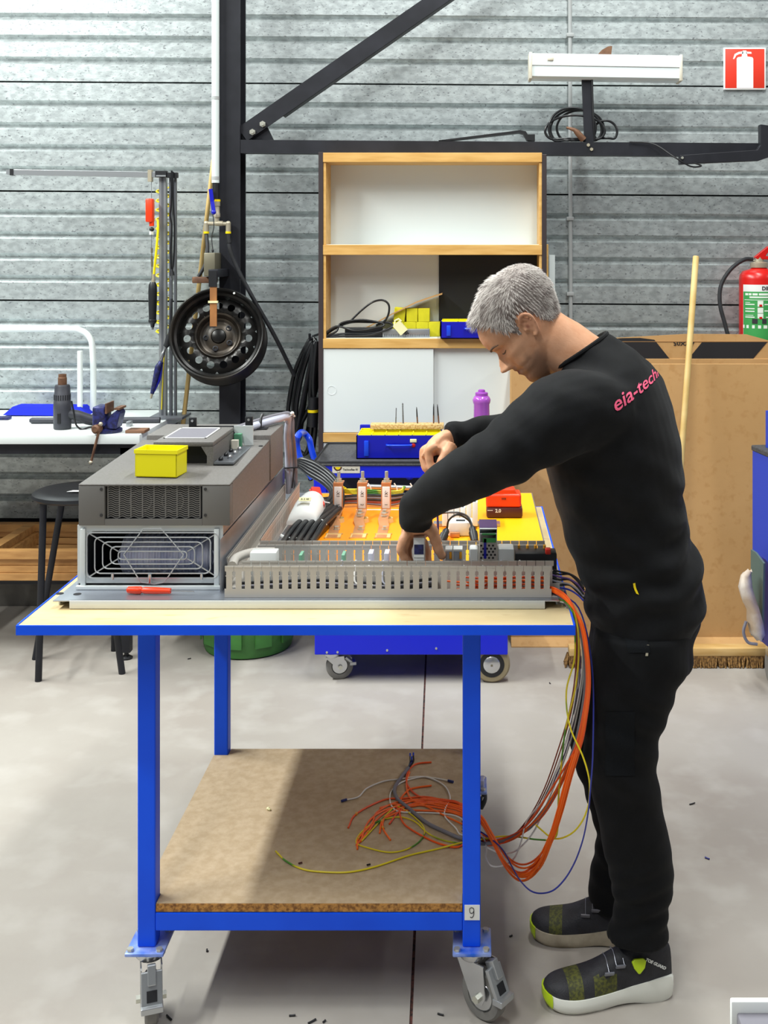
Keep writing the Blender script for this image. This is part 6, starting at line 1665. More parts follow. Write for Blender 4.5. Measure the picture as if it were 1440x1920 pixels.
# white wires
wp = [W(1030, 1108, 2.56), W(1075, 1150, 2.52), W(1092, 1230, 2.515), W(1080, 1330, 2.53), W(1052, 1420, 2.58), W(1027, 1488, 2.64), W(989, 1537, 2.73), W(978, 1575, 2.76), W(966, 1606, 2.78), W(951, 1620, 2.80), W(933, 1625, 2.81), W(919, 1622, 2.83), W(911, 1607, 2.85), W(912, 1590, 2.86), W(902, 1566, 2.88), S(866, 1566), S(854, 1552), S(835, 1532), S(835, 1516), S(844, 1497), S(835, 1475), S(812, 1461), S(787, 1456), S(748, 1461), S(719, 1465), S(688, 1478), S(672, 1494), S(648, 1500)]
wire('white_wire', wp, .0019, 'white_wire', 'white wire ending at the far left of the wire tangle', 'white wires', ends=[(S(650, 1499, .003), S(640, 1502, .003), .0034, 'ferrule_blue')])
wp = [W(1030, 1112, 2.562), W(1078, 1160, 2.525), W(1094, 1240, 2.52), W(1084, 1330, 2.54), W(1060, 1420, 2.60), W(1018, 1524, 2.70), W(996, 1566, 2.75), W(969, 1594, 2.79), W(949, 1600, 2.82), W(930, 1597, 2.84), W(902, 1580, 2.88), S(866, 1536), S(831, 1526), S(799, 1524), S(750, 1522), S(735, 1512), S(731, 1498), S(735, 1482), S(755, 1466), S(790, 1457), S(815, 1459), S(842, 1464)]
wire('white_wire', wp, .0019, 'white_wire', 'white wire ending near the right shelf leg', 'white wires', ends=[(S(840, 1463.5, .003), S(850, 1466, .003), .0034, 'ferrule_blue')])

# earth wires
wire('earth_wire', [W(1030, 1114, 2.565), W(1072, 1140, 2.50), W(1085, 1200, 2.48), W(1080, 1283, 2.49), W(1060, 1370, 2.52), W(1052, 1440, 2.56), W(1047, 1500, 2.62), W(1046, 1550, 2.66), W(1038, 1573, 2.69), W(1005, 1574, 2.74), W(978, 1570, 2.78), W(949, 1568, 2.82), W(924, 1570, 2.85), W(902, 1574, 2.88), S(866, 1580), S(815, 1593), S(767, 1604), S(704, 1625), S(656, 1635), S(608, 1635), S(569, 1630), S(537, 1615), S(517, 1596)], .0021, 'greenyellow', 'long yellow-green wire curving across the front of the lower shelf', 'earth wires on the shelf')
wire('earth_wire', [S(866, 1582), S(830, 1575), S(802, 1562), S(777, 1540), S(745, 1532), S(704, 1542), S(678, 1560), S(668, 1580), S(691, 1590), S(729, 1598), S(761, 1593), S(787, 1577), S(796, 1555), S(777, 1532), S(745, 1512), S(728, 1524), S(678, 1577)], .0018, 'greenyellow', 'yellow-green wire lying in a loop amid the orange ends', 'earth wires on the shelf')
wire('earth_wire', [W(1030, 1116, 2.565), W(1070, 1140, 2.495), W(1078, 1227, 2.475), W(1062, 1295, 2.48), W(1068, 1360, 2.475), W(1092, 1416, 2.46), W(1103, 1452, 2.455), W(1106, 1479, 2.46), W(1103, 1510, 2.47), W(1092, 1539, 2.50), W(1074, 1561, 2.55), W(1051, 1572, 2.60), W(1033, 1570, 2.64), W(1014, 1555, 2.68), W(1005, 1547, 2.70)], .0019, 'greenyellow', 'yellow-green wire looping out to the right in front of the knee', 'earth wires off the table end')
wire('blue_wire', [W(1034, 1112, 2.56), W(1085, 1140, 2.52), W(1110, 1250, 2.50), W(1112, 1400, 2.46), W(1106, 1490, 2.45), W(1103, 1521, 2.45), W(1097, 1557, 2.47), W(1090, 1584, 2.48), W(1078, 1616, 2.50), W(1060, 1647, 2.52), W(1038, 1669, 2.54), W(1014, 1675, 2.57), W(993, 1669, 2.60), W(974, 1649, 2.66), W(960, 1625, 2.72), W(940, 1590, 2.79), W(902, 1560, 2.88), S(868, 1548)], .0018, 'blue_wire', 'blue wire sagging lowest in front of the far shoe')
for k, mm in enumerate(('brown_wire', 'brown_wire', 'grey_cable', 'violet_wire')):
    wire('thin_wire', [W(1032, 1110, 2.57), W(1066 + 3 * k, 1140, 2.53), W(1080 + 2 * k, 1200, 2.52), W(1078 + 3 * k, 1270, 2.52), W(1066 + 4 * k, 1340, 2.54), W(1045 + 5 * k, 1410, 2.58), W(1020 + 4 * k, 1480, 2.66), W(990 + 3 * k, 1535, 2.74), W(955, 1570 + k, 2.81), W(905, 1572 + 2 * k, 2.885), S(866, 1540 + 6 * k)], .0016, mm, ['reddish-brown', 'dark brown', 'grey', 'violet'][k] + ' thin wire hanging on the left of the orange bundle', 'thin wires beside the orange bundle')
# black leads poking out over the table's right edge
for k in range(7):
    y0_ = 1062 + 5 * k
    zt_ = TZ + .006 + .004 * (k % 3)
    wire('black_lead', [W(1036, y0_ + 6, 2.60), W(1050, y0_ + 10, 2.585), W(1068, y0_ + 14 - 4 * (k % 2), 2.56), W(1084, y0_ + 24, 2.54), W(1094 + k % 3, y0_ + 40 - k, 2.52)], .0023, ['black_cable', 'black_cable', 'violet_wire', 'black_cable', 'grey_cable', 'black_cable', 'blue_wire'][k], ['upper black', 'second black', 'violet', 'middle black', 'grey', 'lowest black', 'blue'][k] + ' lead end poking over the right table edge', 'lead ends over the right table edge', n=4, seg=6)

# scraps
scr = [(388, 1782, 'black scrap on the floor under the table at left'), (548, 1904, 'black scrap on the floor at the lower middle'), (585, 1915, 'small black scrap at the bottom edge'), (608, 1915, 'dark scrap beside the bottom edge scrap'), (826, 1902, 'black scrap left of the right caster'), (317, 1908, 'black scrap beside the left caster'), (958, 1755, 'short black scrap right of the table leg'), (1326, 1609, 'blue-black scrap on the floor right of the man'), (1298, 1507, 'grey scrap on the floor beyond the man'), (1031, 1281, 'tiny dark scrap on the floor before the broom'), (355, 1235, 'dark scrap on the floor beside the green tub')]
for k, (x, y, lab) in enumerate(scr):
    p = G(x, y, .0025); a = rr.uniform(0, 3.1); L_ = .004 + .003 * (k % 3); mb = MB(); d = V(math.cos(a), math.sin(a), 0) * L_
    mb.tube([p - d, p, p + d + V(0, 0, .001)], .0022, 6); obj('wire_scrap', mb, 'black_plastic' if k not in (7,) else 'blue_wire', label=lab, cat='scrap', group='wire scraps on the floor')
for k, (x, y, lab, mm) in enumerate(((503, 1516, 'pale crumb on the lit part of the shelf', 'label_cream'), (563, 1618, 'dark scrap on the shelf near the long earth wire', 'dark_red'), (691, 1621, 'black scrap on the shelf under the wire ends', 'black_plastic'))):
    p = S(x, y, .003); mb = MB()
    if k == 0: mb.ell(p, .005, .005, .004, 8, 5); mb.ell(p + V(.004, -.004, -.0005), .0035, .003, .003, 8, 5)
    else: mb.tube([p - V(.004, .002, 0), p + V(.004, .002, 0)], .0022, 6)
    obj('shelf_scrap', mb, mm, label=lab, cat='scrap')
# ------------------------------------------------------------------ the man
def tsec(Fp, Bp, Y, rv, tau, p=2.3, n=36, shrink=1.0):
    f_, b_ = P(Fp[0], Fp[1], Y), P(Bp[0], Bp[1], Y)
    c = (f_ + b_) / 2; d = (f_ - b_); e = d.length / 2
    t = math.radians(tau)
    ru = math.sqrt(max(e * e - (rv * math.sin(t)) ** 2, (e * .6) ** 2)) / math.cos(t)
    dn = d.normalized(); hx = abs(dn.x)
    u = V(-hx * math.cos(t), hx * math.sin(t), dn.z).normalized(); v = V(-math.sin(t), -math.cos(t), 0)
    return elring(c, u, v, ru * shrink, rv * shrink, n, p)
TS = [((1106, 1176), (1309, 1170), 2.66, .172, 6), ((1098, 1135), (1318, 1128), 2.66, .180, 7), ((1094, 1097), (1320, 1090), 2.66, .182, 8), ((1078, 1060), (1314, 1052), 2.66, .176, 9),
      ((1060, 1000), (1292, 998), 2.66, .168, 11), ((1041, 935), (1281, 930), 2.66, .172, 13), ((1026, 883), (1281, 885), 2.66, .185, 15), ((1018, 828), (1276, 825), 2.66, .196, 17),
      ((1022, 775), (1263, 766), 2.66, .200, 18), ((1036, 730), (1245, 712), 2.66, .190, 18), ((1046, 705), (1222, 682), 2.66, .155, 17), ((1046, 694), (1192, 655), 2.66, .112, 14), ((1043, 690), (1160, 637), 2.655, .082, 10), ((1038, 690), (1138, 624), 2.65, .066, 6)]
ARM_N = [(1150, 770, 2.54, .080), (1100, 768, 2.505, .092), (1048, 782, 2.485, .096), (1000, 812, 2.475, .083), (950, 848, 2.465, .073), (900, 876, 2.47, .064), (860, 898, 2.49, .058), (822, 919, 2.52, .050), (793, 943, 2.56, .045), (781, 962, 2.585, .043), (780, 983, 2.598, .040)]
ARM_F = [(1150, 765, 2.80, .085), (1110, 785, 2.85, .085), (1060, 805, 2.88, .072), (1000, 815, 2.88, .060), (950, 812, 2.84, .050), (905, 813, 2.79, .042), (870, 816, 2.755, .038), (844, 823, 2.735, .036)]
def tubering(mb, L_, k=1.0, n=22, flat=1.0):
    pts = [P(a, b, c) for a, b, c, r in L_]; rs = [r * k for *_, r in L_]
    fine = crv(pts, 5); rf = []
    for i in range(len(fine)):
        t = i / 5; j = min(int(t), len(rs) - 2); rf.append(lerpl(rs[j], rs[j + 1], t - j))
    mb.tube(fine, rf, n); return mb

sw = MB()
sw.loft([tsec(*s_) for s_ in TS])
tubering(sw, ARM_N); tubering(sw, ARM_F)
sw_me = voxel(sw, .0065, 5, .5)
# cloth folds
elb = P(940, 860, 2.46); axl = P(1040, 850, 2.52); cuff = P(790, 950, 2.56); hem = P(1200, 1120, 2.6); sh = P(1090, 700, 2.52); fcuff = P(870, 815, 2.75); waist = P(1190, 1010, 2.55); bst = P(1290, 1075, 2.6)
def bumpf(p, c, r): return math.exp(-((p - c).length / r) ** 2)
sw_me.update()
cos = []
for v in sw_me.vertices:
    p = v.co; n = v.normal
    d = .0035 * noise.noise(p * 7) + .0015 * noise.noise(p * 22)
    nz = noise.noise(p * 5) * 2.0
    d += .0030 * bumpf(p, elb, .12) * math.sin(p.dot(V(55, 0, 75)) + nz * 1.5)
    d += .0035 * bumpf(p, axl, .15) * math.sin(p.dot(V(70, 10, -30)) + nz)
    d += .0028 * bumpf(p, cuff, .08) * math.sin(p.dot(V(60, 0, -90)) + nz)
    d += .0060 * bumpf(p, hem, .22) * math.sin(p.dot(V(-22, 0, 80)) + nz * 1.6)
    d += .0035 * bumpf(p, sh, .11) * math.sin(p.dot(V(40, 10, 100)) + nz)
    d += .0050 * bumpf(p, fcuff, .09) * math.sin(p.dot(V(95, 0, 10)) + nz)
    d += .0060 * bumpf(p, waist, .17) * math.sin(p.dot(V(34, 0, 62)) + nz * 1.4)
    d += .0055 * bumpf(p, bst, .1) * math.sin(p.dot(V(-60, 0, 60)) + nz)
    cos.append(p + n * d)
for v, c in zip(sw_me.vertices, cos): v.co = c
sw_me.update()
sw_bvh = BVHTree.FromPolygons([v.co.copy() for v in sw_me.vertices], [list(p.vertices) for p in sw_me.polygons])

# trousers
PELV = [((1110, 1105), (1306, 1100), 2.66, .165, 6), ((1108, 1150), (1308, 1150), 2.66, .170, 5), ((1106, 1190), (1303, 1190), 2.66, .172, 4), ((1100, 1230), (1292, 1230), 2.66, .170, 3), ((1098, 1262), (1270, 1262), 2.66, .150, 2)]
LEG_N = [(1205, 1180, 2.575, .110), (1198, 1235, 2.57, .113), (1180, 1290, 2.565, .108), (1172, 1340, 2.56, .098), (1163, 1400, 2.555, .084), (1166, 1445, 2.555, .082), (1180, 1520, 2.56, .078), (1194, 1590, 2.565, .077), (1203, 1650, 2.57, .070), (1203, 1695, 2.57, .060), (1199, 1725, 2.57, .062), (1195, 1756, 2.57, .070)]
LEG_F = [(1195, 1180, 2.745, .112), (1180, 1240, 2.755, .110), (1155, 1310, 2.765, .100), (1138, 1370, 2.775, .086), (1132, 1405, 2.78, .081), (1142, 1445, 2.78, .076), (1158, 1510, 2.785, .074), (1170, 1570, 2.785, .070), (1166, 1620, 2.785, .076), (1158, 1660, 2.785, .074), (1156, 1700, 2.785, .066)]
def legt(mb, L_, k=1.0):
    pts = [P(a, b, c) for a, b, c, r in L_]; rs = [r * k for *_, r in L_]
    rings = []
    fine = crv(pts, 4)
    for i, c in enumerate(fine):
        t = i / 4; j = min(int(t), len(rs) - 2); r = lerpl(rs[j], rs[j + 1], t - j)
        rings.append(elring(c, EX, EY, r, r * .93, 28, 2.2))
    mb.loft(rings); return mb
trm = MB(); trm.loft([tsec(*s_) for s_ in PELV]); legt(trm, LEG_N); legt(trm, LEG_F)
tr_me = voxel(trm, .0065, 4, .5)
kn = P(1180, 1410, 2.5); ank = P(1200, 1720, 2.5); ank2 = P(1150, 1640, 2.75); but = P(1270, 1230, 2.6); kn2 = P(1130, 1420, 2.75)
cos = []
for v in tr_me.vertices:
    p = v.co; n = v.normal; nz = noise.noise(p * 5) * 2
    d = .004 * noise.noise(p * 6) + .0015 * noise.noise(p * 20)
    for c, r, a, kv in ((kn, .13, .006, V(40, 0, 75)), (ank, .11, .0035, V(-45, 0, 120)), (ank2, .1, .0035, V(50, 0, 110)), (but, .13, .006, V(55, 0, 50)), (kn2, .1, .006, V(-40, 0, 75))):
        d += a * bumpf(p, c, r) * math.sin(p.dot(kv) + nz * 1.4)
    cos.append(p + n * d)
for v, c in zip(tr_me.vertices, cos): v.co = c
tr_bvh = BVHTree.FromPolygons([v.co.copy() for v in tr_me.vertices], [list(p.vertices) for p in tr_me.polygons])

# ---- head in its own frame: u forward, v up, w towards the camera
TH = math.radians(50)
hf = V(-math.cos(TH), 0.03, -math.sin(TH)).normalized(); hw_ = V(-.03, -1, 0).normalized(); hu = hw_.cross(hf) * 1.0
if hu.z < 0: hu = -hu
EAR = P(990, 610, 2.572)
HS = 1.035
HO = EAR - (hf * -.012 + hu * .105 + hw_ * .076) * HS
def HP(u, v, w): return HO + (hf * u + hu * v + hw_ * w) * HS
LV = [(-.012, .045, .015, .012), (-.006, .066, .005, .024), (.004, .080, -.008, .034), (.014, .086, -.022, .041), (.024, .0855, -.034, .047), (.032, .083, -.042, .051), (.040, .0865, -.05, .0545), (.047, .0865, -.056, .057), (.0515, .083, -.06, .0585), (.057, .0885, -.064, .060), (.066, .0875, -.07, .0625),
      (.078, .086, -.086, .0655), (.092, .084, -.095, .0685), (.104, .081, -.102, .0705), (.114, .081, -.106, .072), (.124, .0885, -.109, .0735), (.136, .0925, -.111, .075), (.150, .0915, -.111, .0765), (.165, .087, -.109, .0765), (.180, .077, -.103, .074), (.195, .061, -.092, .067), (.207, .042, -.076, .056), (.216, .020, -.054, .040), (.221, .0, -.034, .024), (.223, -.012, -.02, .006)]
NS = 96
def interp(vv):
    for i in range(len(LV) - 1):
        if LV[i][0] <= vv <= LV[i + 1][0]:
            t = (vv - LV[i][0]) / (LV[i + 1][0] - LV[i][0]); return [lerpl(LV[i][k], LV[i + 1][k], t) for k in range(4)]
    return list(LV[-1])
def g(x, m, s_): return math.exp(-((x - m) / s_) ** 2)
nose = [(.062, 0), (.066, .006), (.070, .019), (.076, .029), (.081, .0275), (.09, .0215), (.1, .0145), (.108, .0085), (.116, .003), (.124, 0)]
def nose_h(v):
    for i in range(len(nose) - 1):
        if nose[i][0] <= v <= nose[i + 1][0]:
            t = (v - nose[i][0]) / (nose[i + 1][0] - nose[i][0]); return lerpl(nose[i][1], nose[i + 1][1], t)
    return 0
def head_pt(v, a):
    _, f_, b_, w_ = interp(v)
    c = (f_ + b_) / 2; ru = (f_ - b_) / 2
    ca, sa = math.cos(a), math.sin(a)
    p = 2.25
    u = c + ru * math.copysign(abs(ca) ** (2 / p), ca); w = w_ * math.copysign(abs(sa) ** (2 / p), sa)
    if ca > 0:
        sig = .0085 + .006 * g(v, .074, .010)
        u += nose_h(v) * g(w, 0, sig)
        u += .006 * g(abs(w), .0135, .006) * g(v, .072, .006)            # nostril wings
        for s_ in (-1, 1):
            u -= .011 * g(w, s_ * .031, .014) * g(v, .111, .0105)        # sockets
            u += .0065 * g(w, s_ * .031, .0105) * g(v, .1085, .0065)     # lids
            u += .004 * g(w, s_ * .034, .016) * g(v, .126, .006)         # brow ridge
            w_add = .004 * g(v, .092, .014) * g(u, .055, .03); w += s_ * w_add * (1 if w * s_ > .02 else 0)
            u -= .0045 * g(w, s_ * .030, .007) * g(v, .058, .02)         # cheek fold
        u += .0045 * g(v, .0455, .0035) * g(w, 0, .02) + .004 * g(v, .0565, .0035) * g(w, 0, .02)
        u -= .004 * g(v, .0512, .0018) * g(w, 0, .024)
    return u, v, w
NV = 150
levels = [lerpl(LV[0][0], LV[-1][0], k / NV) for k in range(NV + 1)]
hm = MB(); hm.loft([[HP(*head_pt(v, 2 * math.pi * k / NS)) for k in range(NS)] for v in levels])
# ears
for s_ in (1, -1):
    hel = [(-.004, .112, .073), (-.002, .124, .079), (-.010, .134, .083), (-.021, .134, .086), (-.029, .124, .087), (-.029, .111, .085), (-.023, .097, .081), (-.016, .086, .077), (-.008, .082, .074), (-.003, .087, .073)]
    hm.tube(crv([HP(u - .002, v - .004, s_ * w) for u, v, w in hel], 4), [.0042, .0045, .0048, .005, .0048, .0042, .0044, .0055, .0055, .004], 10)
    rot = Matrix((hf, hu, hw_ * s_)).transposed()
    hm.ell(HP(-.016, .104, s_ * .0745), .014, .022, .006, 14, 9, rot)
    hm.tube(crv([HP(-.006, .122, s_ * .078), HP(-.016, .122, s_ * .082), HP(-.021, .110, s_ * .081), HP(-.016, .098, s_ * .078)], 4), .0034, 8)
    hm.ell(HP(-.0015, .102, s_ * .0745), .004, .006, .005, 8, 6, rot)
# neck
NK = [((985, 655), (1046, 582), 2.648, .050, 0), ((996, 678), (1064, 594), 2.648, .055, 0), ((1015, 695), (1086, 606), 2.65, .058, 2), ((1038, 706), (1112, 625), 2.65, .062, 6), ((1060, 720), (1150, 650), 2.655, .075, 8), ((1070, 760), (1190, 700), 2.66, .1, 12)]
hm.loft([tsec(*s_, p=2.1) for s_ in NK])
# inner torso, arms, legs (one continuous body under the clothes)
hm.loft([tsec(*s_, shrink=.86) for s_ in TS[:-3]])
tubering(hm, ARM_N[:-1], .72); tubering(hm, ARM_F, .74)
hm.loft([tsec(*s_, shrink=.86) for s_ in PELV]); legt(hm, LEG_N, .68); legt(hm, LEG_F, .68)

def finger(mb, pts, r0, r1):
    """joint points root->tip, rounded end"""
    pts = [Vector(p) for p in pts]
    f_ = crv(pts, 5); n = len(f_); rs = []
    for i in range(n):
        t = i / (n - 1); r = lerpl(r0, r1, t) * (1 + .06 * math.cos(t * (len(pts) - 1) * 2 * math.pi)); rs.append(r)
    d = (f_[-1] - f_[-2]).normalized()
    f_ += [f_[-1] + d * r1 * .55, f_[-1] + d * r1 * .9]; rs += [r1 * .75, r1 * .3]
    mb.tube(f_, rs, 12)
# near (left) hand reaching down onto the relay
wr = P(780, 976, 2.598)
hm.loft([elring(P(780, 968, 2.595), V(1, 0, .1).normalized(), EY, .030, .024, 20), elring(P(781, 984, 2.603), V(1, 0, .1).normalized(), EY, .034, .026, 20), elring(P(784, 995, 2.618), V(1, 0, .15).normalized(), EY, .041, .030, 20, 2.4), elring(P(783, 1003, 2.640), V(1, 0, .2).normalized(), EY, .038, .030, 20, 2.4), elring(P(780, 1010, 2.655), V(1, 0, .25).normalized(), EY, .030, .026, 20, 2.4)])
finger(hm, [P(764, 996, 2.588), P(756, 1012, 2.582), P(751, 1030, 2.584), P(759, 1048, 2.592), P(766, 1060, 2.600)], .0115, .0085)   # little
finger(hm, [P(768, 1000, 2.605), P(760, 1018, 2.604), P(757, 1036, 2.606), P(765, 1054, 2.610), P(771, 1068, 2.612)], .0120, .0090)    # ring
finger(hm, [P(772, 1002, 2.625), P(766, 1020, 2.630), P(764, 1040, 2.632), P(770, 1058, 2.632), P(774, 1072, 2.630)], .0120, .0092)    # middle
finger(hm, [P(785, 1004, 2.645), P(794, 1018, 2.662), P(800, 1034, 2.668), P(802, 1050, 2.664), P(800, 1066, 2.656)], .0115, .0088)    # index, round the back
finger(hm, [P(800, 986, 2.606), P(811, 998, 2.600), P(817, 1014, 2.594), P(822, 1030, 2.594), P(829, 1043, 2.600)], .0165, .0098)      # thumb
# far (right) hand closed over the screwdriver
hm.loft([elring(P(866, 820, 2.75), V(.1, 0, 1).normalized(), EY, .026, .022, 20), elring(P(845, 826, 2.735), V(.25, 0, 1).normalized(), EY, .031, .026, 20), elring(P(822, 832, 2.725), V(.35, 0, 1).normalized(), V(0, 1, 0), .034, .036, 20, 2.4), elring(P(804, 838, 2.722), V(.45, 0, 1).normalized(), EY, .029, .040, 20, 2.4), elring(P(796, 842, 2.722), V(.5, 0, 1).normalized(), EY, .020, .036, 20, 2.4)])
for k, (dy, r) in enumerate(((-.033, .0118), (-.011, .0122), (.012, .0118), (.032, .0105))):
    Yk = 2.722 + dy
    q_ = (6, -1, -5, -5)[k]; finger(hm, [P(814 + q_, 834 + k, Yk), P(800 + q_, 843 + k, Yk), P(799 + q_, 860, Yk), P(803 + q_, 877, Yk - .002), P(812 + q_, 884, Yk + .004), P(822, 876, Yk + .006)], r * .95, .0086)
finger(hm, [P(846, 836, 2.700), P(838, 850, 2.684), P(829, 865, 2.680), P(820, 880, 2.688)], .0175, .0100)
hm.ell(P(832, 840, 2.705), .026, .022, .020)
body_me = voxel(hm, .0031, 2, .4)

man = obj('person', body_me, 'skin', smooth=180, label='man in black top and work trousers bending over the table, a screwdriver in one hand', cat='person')
# tint by place on the face (stubble, lip colour, painted shade in ear and sockets)
inv = Matrix((hf, hu, hw_)).transposed().inverted()
ml = man.location
def sst(a, b, x):
    t = max(0.0, min(1.0, (x - a) / (b - a))); return t * t * (3 - 2 * t)
at = body_me.attributes.new('tint', 'FLOAT_COLOR', 'POINT')
for i_, vtx in enumerate(body_me.vertices):
    c = vtx.co + ml
    u, v, w = inv @ (c - HO) / HS
    st_ = li_ = shade_ = 0.0
    if -.04 < v < .225 and -.11 < u < .14 and abs(w) < .1:
        st_ = sst(.070, .040, v + .012 * noise.noise(c * 60)) * sst(-.005, .03, u) * .75
        st_ = max(st_, .7 * sst(.052, .058, v) * sst(.070, .064, v) * sst(.07, .08, u) * sst(.032, .02, abs(w)))
        li_ = sst(.043, .046, v) * sst(.0600, .0575, v) * sst(.078, .084, u) * sst(.024, .018, abs(w))
        shade_ = max(math.exp(-(((u + .010) / .005) ** 2 + ((v - .104) / .007) ** 2)) * sst(.066, .07, abs(w)), .35 * sst(.075, .082, abs(w)) * sst(-.04, -.03, u) * sst(.01, 0, u))
        for s_ in (-1, 1): shade_ = max(shade_, .45 * math.exp(-(((w - s_ * .032) / .017) ** 2 + ((v - .113) / .009) ** 2)) * sst(.05, .065, u))
    at.data[i_].color = (st_, li_, shade_, 1)
def tint_skin():
    nt = MATS['skin'].node_tree; b = nt.nodes['Principled BSDF']
    src = b.inputs['Base Color'].links[0].from_socket
    a = nt.nodes.new('ShaderNodeAttribute'); a.attribute_name = 'tint'
    sp_ = nt.nodes.new('ShaderNodeSeparateColor'); nt.links.new(a.outputs['Color'], sp_.inputs[0])
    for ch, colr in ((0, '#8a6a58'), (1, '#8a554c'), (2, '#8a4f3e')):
        mx = nt.nodes.new('ShaderNodeMix'); mx.data_type = 'RGBA'
        nt.links.new(sp_.outputs[ch], mx.inputs[0]); nt.links.new(src, mx.inputs[6]); mx.inputs[7].default_value = lin(colr)
        src = mx.outputs[2]
    nt.links.new(src, b.inputs['Base Color'])
tint_skin()

obj('sweater', sw_me, 'sweater', man, smooth=180, label='black long-sleeved top with pink back print')
obj('trousers', tr_me, 'trousers', man, smooth=180, label='black work trousers')
# collar and cuffs
mb = MB(); r_ = tsec((1037, 693), (1137, 625), 2.65, .0665, 6); mb.tube(r_, .006, 8, closed=True); obj('collar', mb, 'sweater', man)
def skinring(c, axis, r, ry, tube_r):
    a = Vector(axis).normalized(); u = (EY - a * EY.dot(a)).normalized(); w = a.cross(u)
    return crv(elring(c, w, u, r, ry, 16), 2, True)
# back print
def print_pt(s_, t_):
    x = 1153 + 84 * (1 - (1 - s_) ** 1.6); yb = 772 - 74 * (1 - (1 - s_) ** 1.25)
    hgt = lerpl(30, 19, s_)
    return x - .22 * hgt * t_, yb - hgt * t_
tm = text_mb('eia-techni', 1.0, (0, 0, 0), EX, EZ, 0.0, align='LEFT', bold=.012)
x0 = min(v.x for v in tm.v); x1 = max(v.x for v in tm.v); z0 = min(v.z for v in tm.v)
me = bpy.data.meshes.new('t'); me.from_pydata([tuple(v) for v in tm.v], [], tm.f)
bm = bmesh.new(); bm.from_mesh(me); bmesh.ops.triangulate(bm, faces=bm.faces[:])
bmesh.ops.subdivide_edges(bm, edges=[e for e in bm.edges if e.calc_length() > .12], cuts=2, use_grid_fill=True)
bmesh.ops.triangulate(bm, faces=bm.faces[:])
out = MB(); vs = []; okm = {}
cam_p = V(0, 0, H)
for i, v in enumerate(bm.verts):
    v.index = i
    s_ = (v.co.x - x0) / (x1 - x0); t_ = (v.co.z) / .75
    px, py = print_pt(s_, t_ + .35)
    d = (P(px, py, 2.66) - cam_p).normalized()
    hit = sw_bvh.ray_cast(cam_p, d)
    if hit[0] is None or hit[0].y > 2.84: okm[i] = None; vs.append(V(0, 0, 0))
    else: okm[i] = 1; vs.append(hit[0] + hit[1] * (.0016 if hit[1].dot(d) < 0 else -.0016))
out.add(vs, [[v.index for v in f.verts] for f in bm.faces if all(okm[v.index] for v in f.verts)])
bm.free()
use = sorted({i for f in out.f for i in f}); mp2 = {o_: n_ for n_, o_ in enumerate(use)}
o2 = MB(); o2.add([out.v[i] for i in use], [[mp2[i] for i in f] for f in out.f])
obj('back_print', o2, 'pink_print', man, smooth=0, label='pink lettering across the upper back')

def decal(poly, bvh, mat, nm, off=.002, sub=1, parent=man):
    """small patch laid on a clothing surface"""
    vs = []
    for (px, py) in poly:
        d = (P(px, py, 2.6) - cam_p).normalized(); h = bvh.ray_cast(cam_p, d)
        if h[0] is None: return None
        vs.append(h[0] - d * off)
    mb = MB(); mb.add(vs, [tuple(range(len(vs)))]); mb.add([v - V(0, -.001, 0) * 0 + (v - cam_p).normalized() * .0015 for v in vs], [tuple(range(len(vs)))])
    return obj(nm, mb, mat, parent, smooth=0)
def decal_grid(x0, x1, y0, y1, bvh, mat, nm, n=6, m=8, off=.0018, fn=None):
    vs = []; 
    for j in range(m + 1):
        for i in range(n + 1):
            px, py = lerpl(x0, x1, i / n), lerpl(y0, y1, j / m)
            if fn: px, py = fn(px, py, i / n, j / m)
            d = (P(px, py, 2.6) - cam_p).normalized(); h = bvh.ray_cast(cam_p, d)
            if h[0] is None: return None
            vs.append(h[0] - d * off)
    mb = MB(); mb.add(vs, [(j * (n + 1) + i, j * (n + 1) + i + 1, (j + 1) * (n + 1) + i + 1, (j + 1) * (n + 1) + i) for j in range(m) for i in range(n)])
    return obj(nm, mb, mat, man, smooth=60)
for (a, b) in ((1188, 1094), (1190, 1099), (1189, 1104), (1192, 1109)):
    pass
decal([(1187, 1094), (1191, 1093), (1192, 1100), (1194, 1106), (1198, 1115), (1193, 1113), (1190, 1107), (1188, 1101)], sw_bvh, 'yellow', 'logo_tag')
decal([(1213, 1209), (1217, 1209), (1215, 1230), (1210, 1230)], tr_bvh, 'brass', 'zip_pull')
decal_grid(1178, 1238, 1450, 1526, tr_bvh, 'trouser_panel', 'knee_panel')
decal_grid(1135, 1190, 1335, 1455, tr_bvh, 'trouser_panel', 'cargo_pocket')
decal_grid(1168, 1210, 1184, 1224, tr_bvh, 'trouser_panel', 'pocket_flap', fn=lambda x, y, s_, t_: (x + 10 * t_, y))

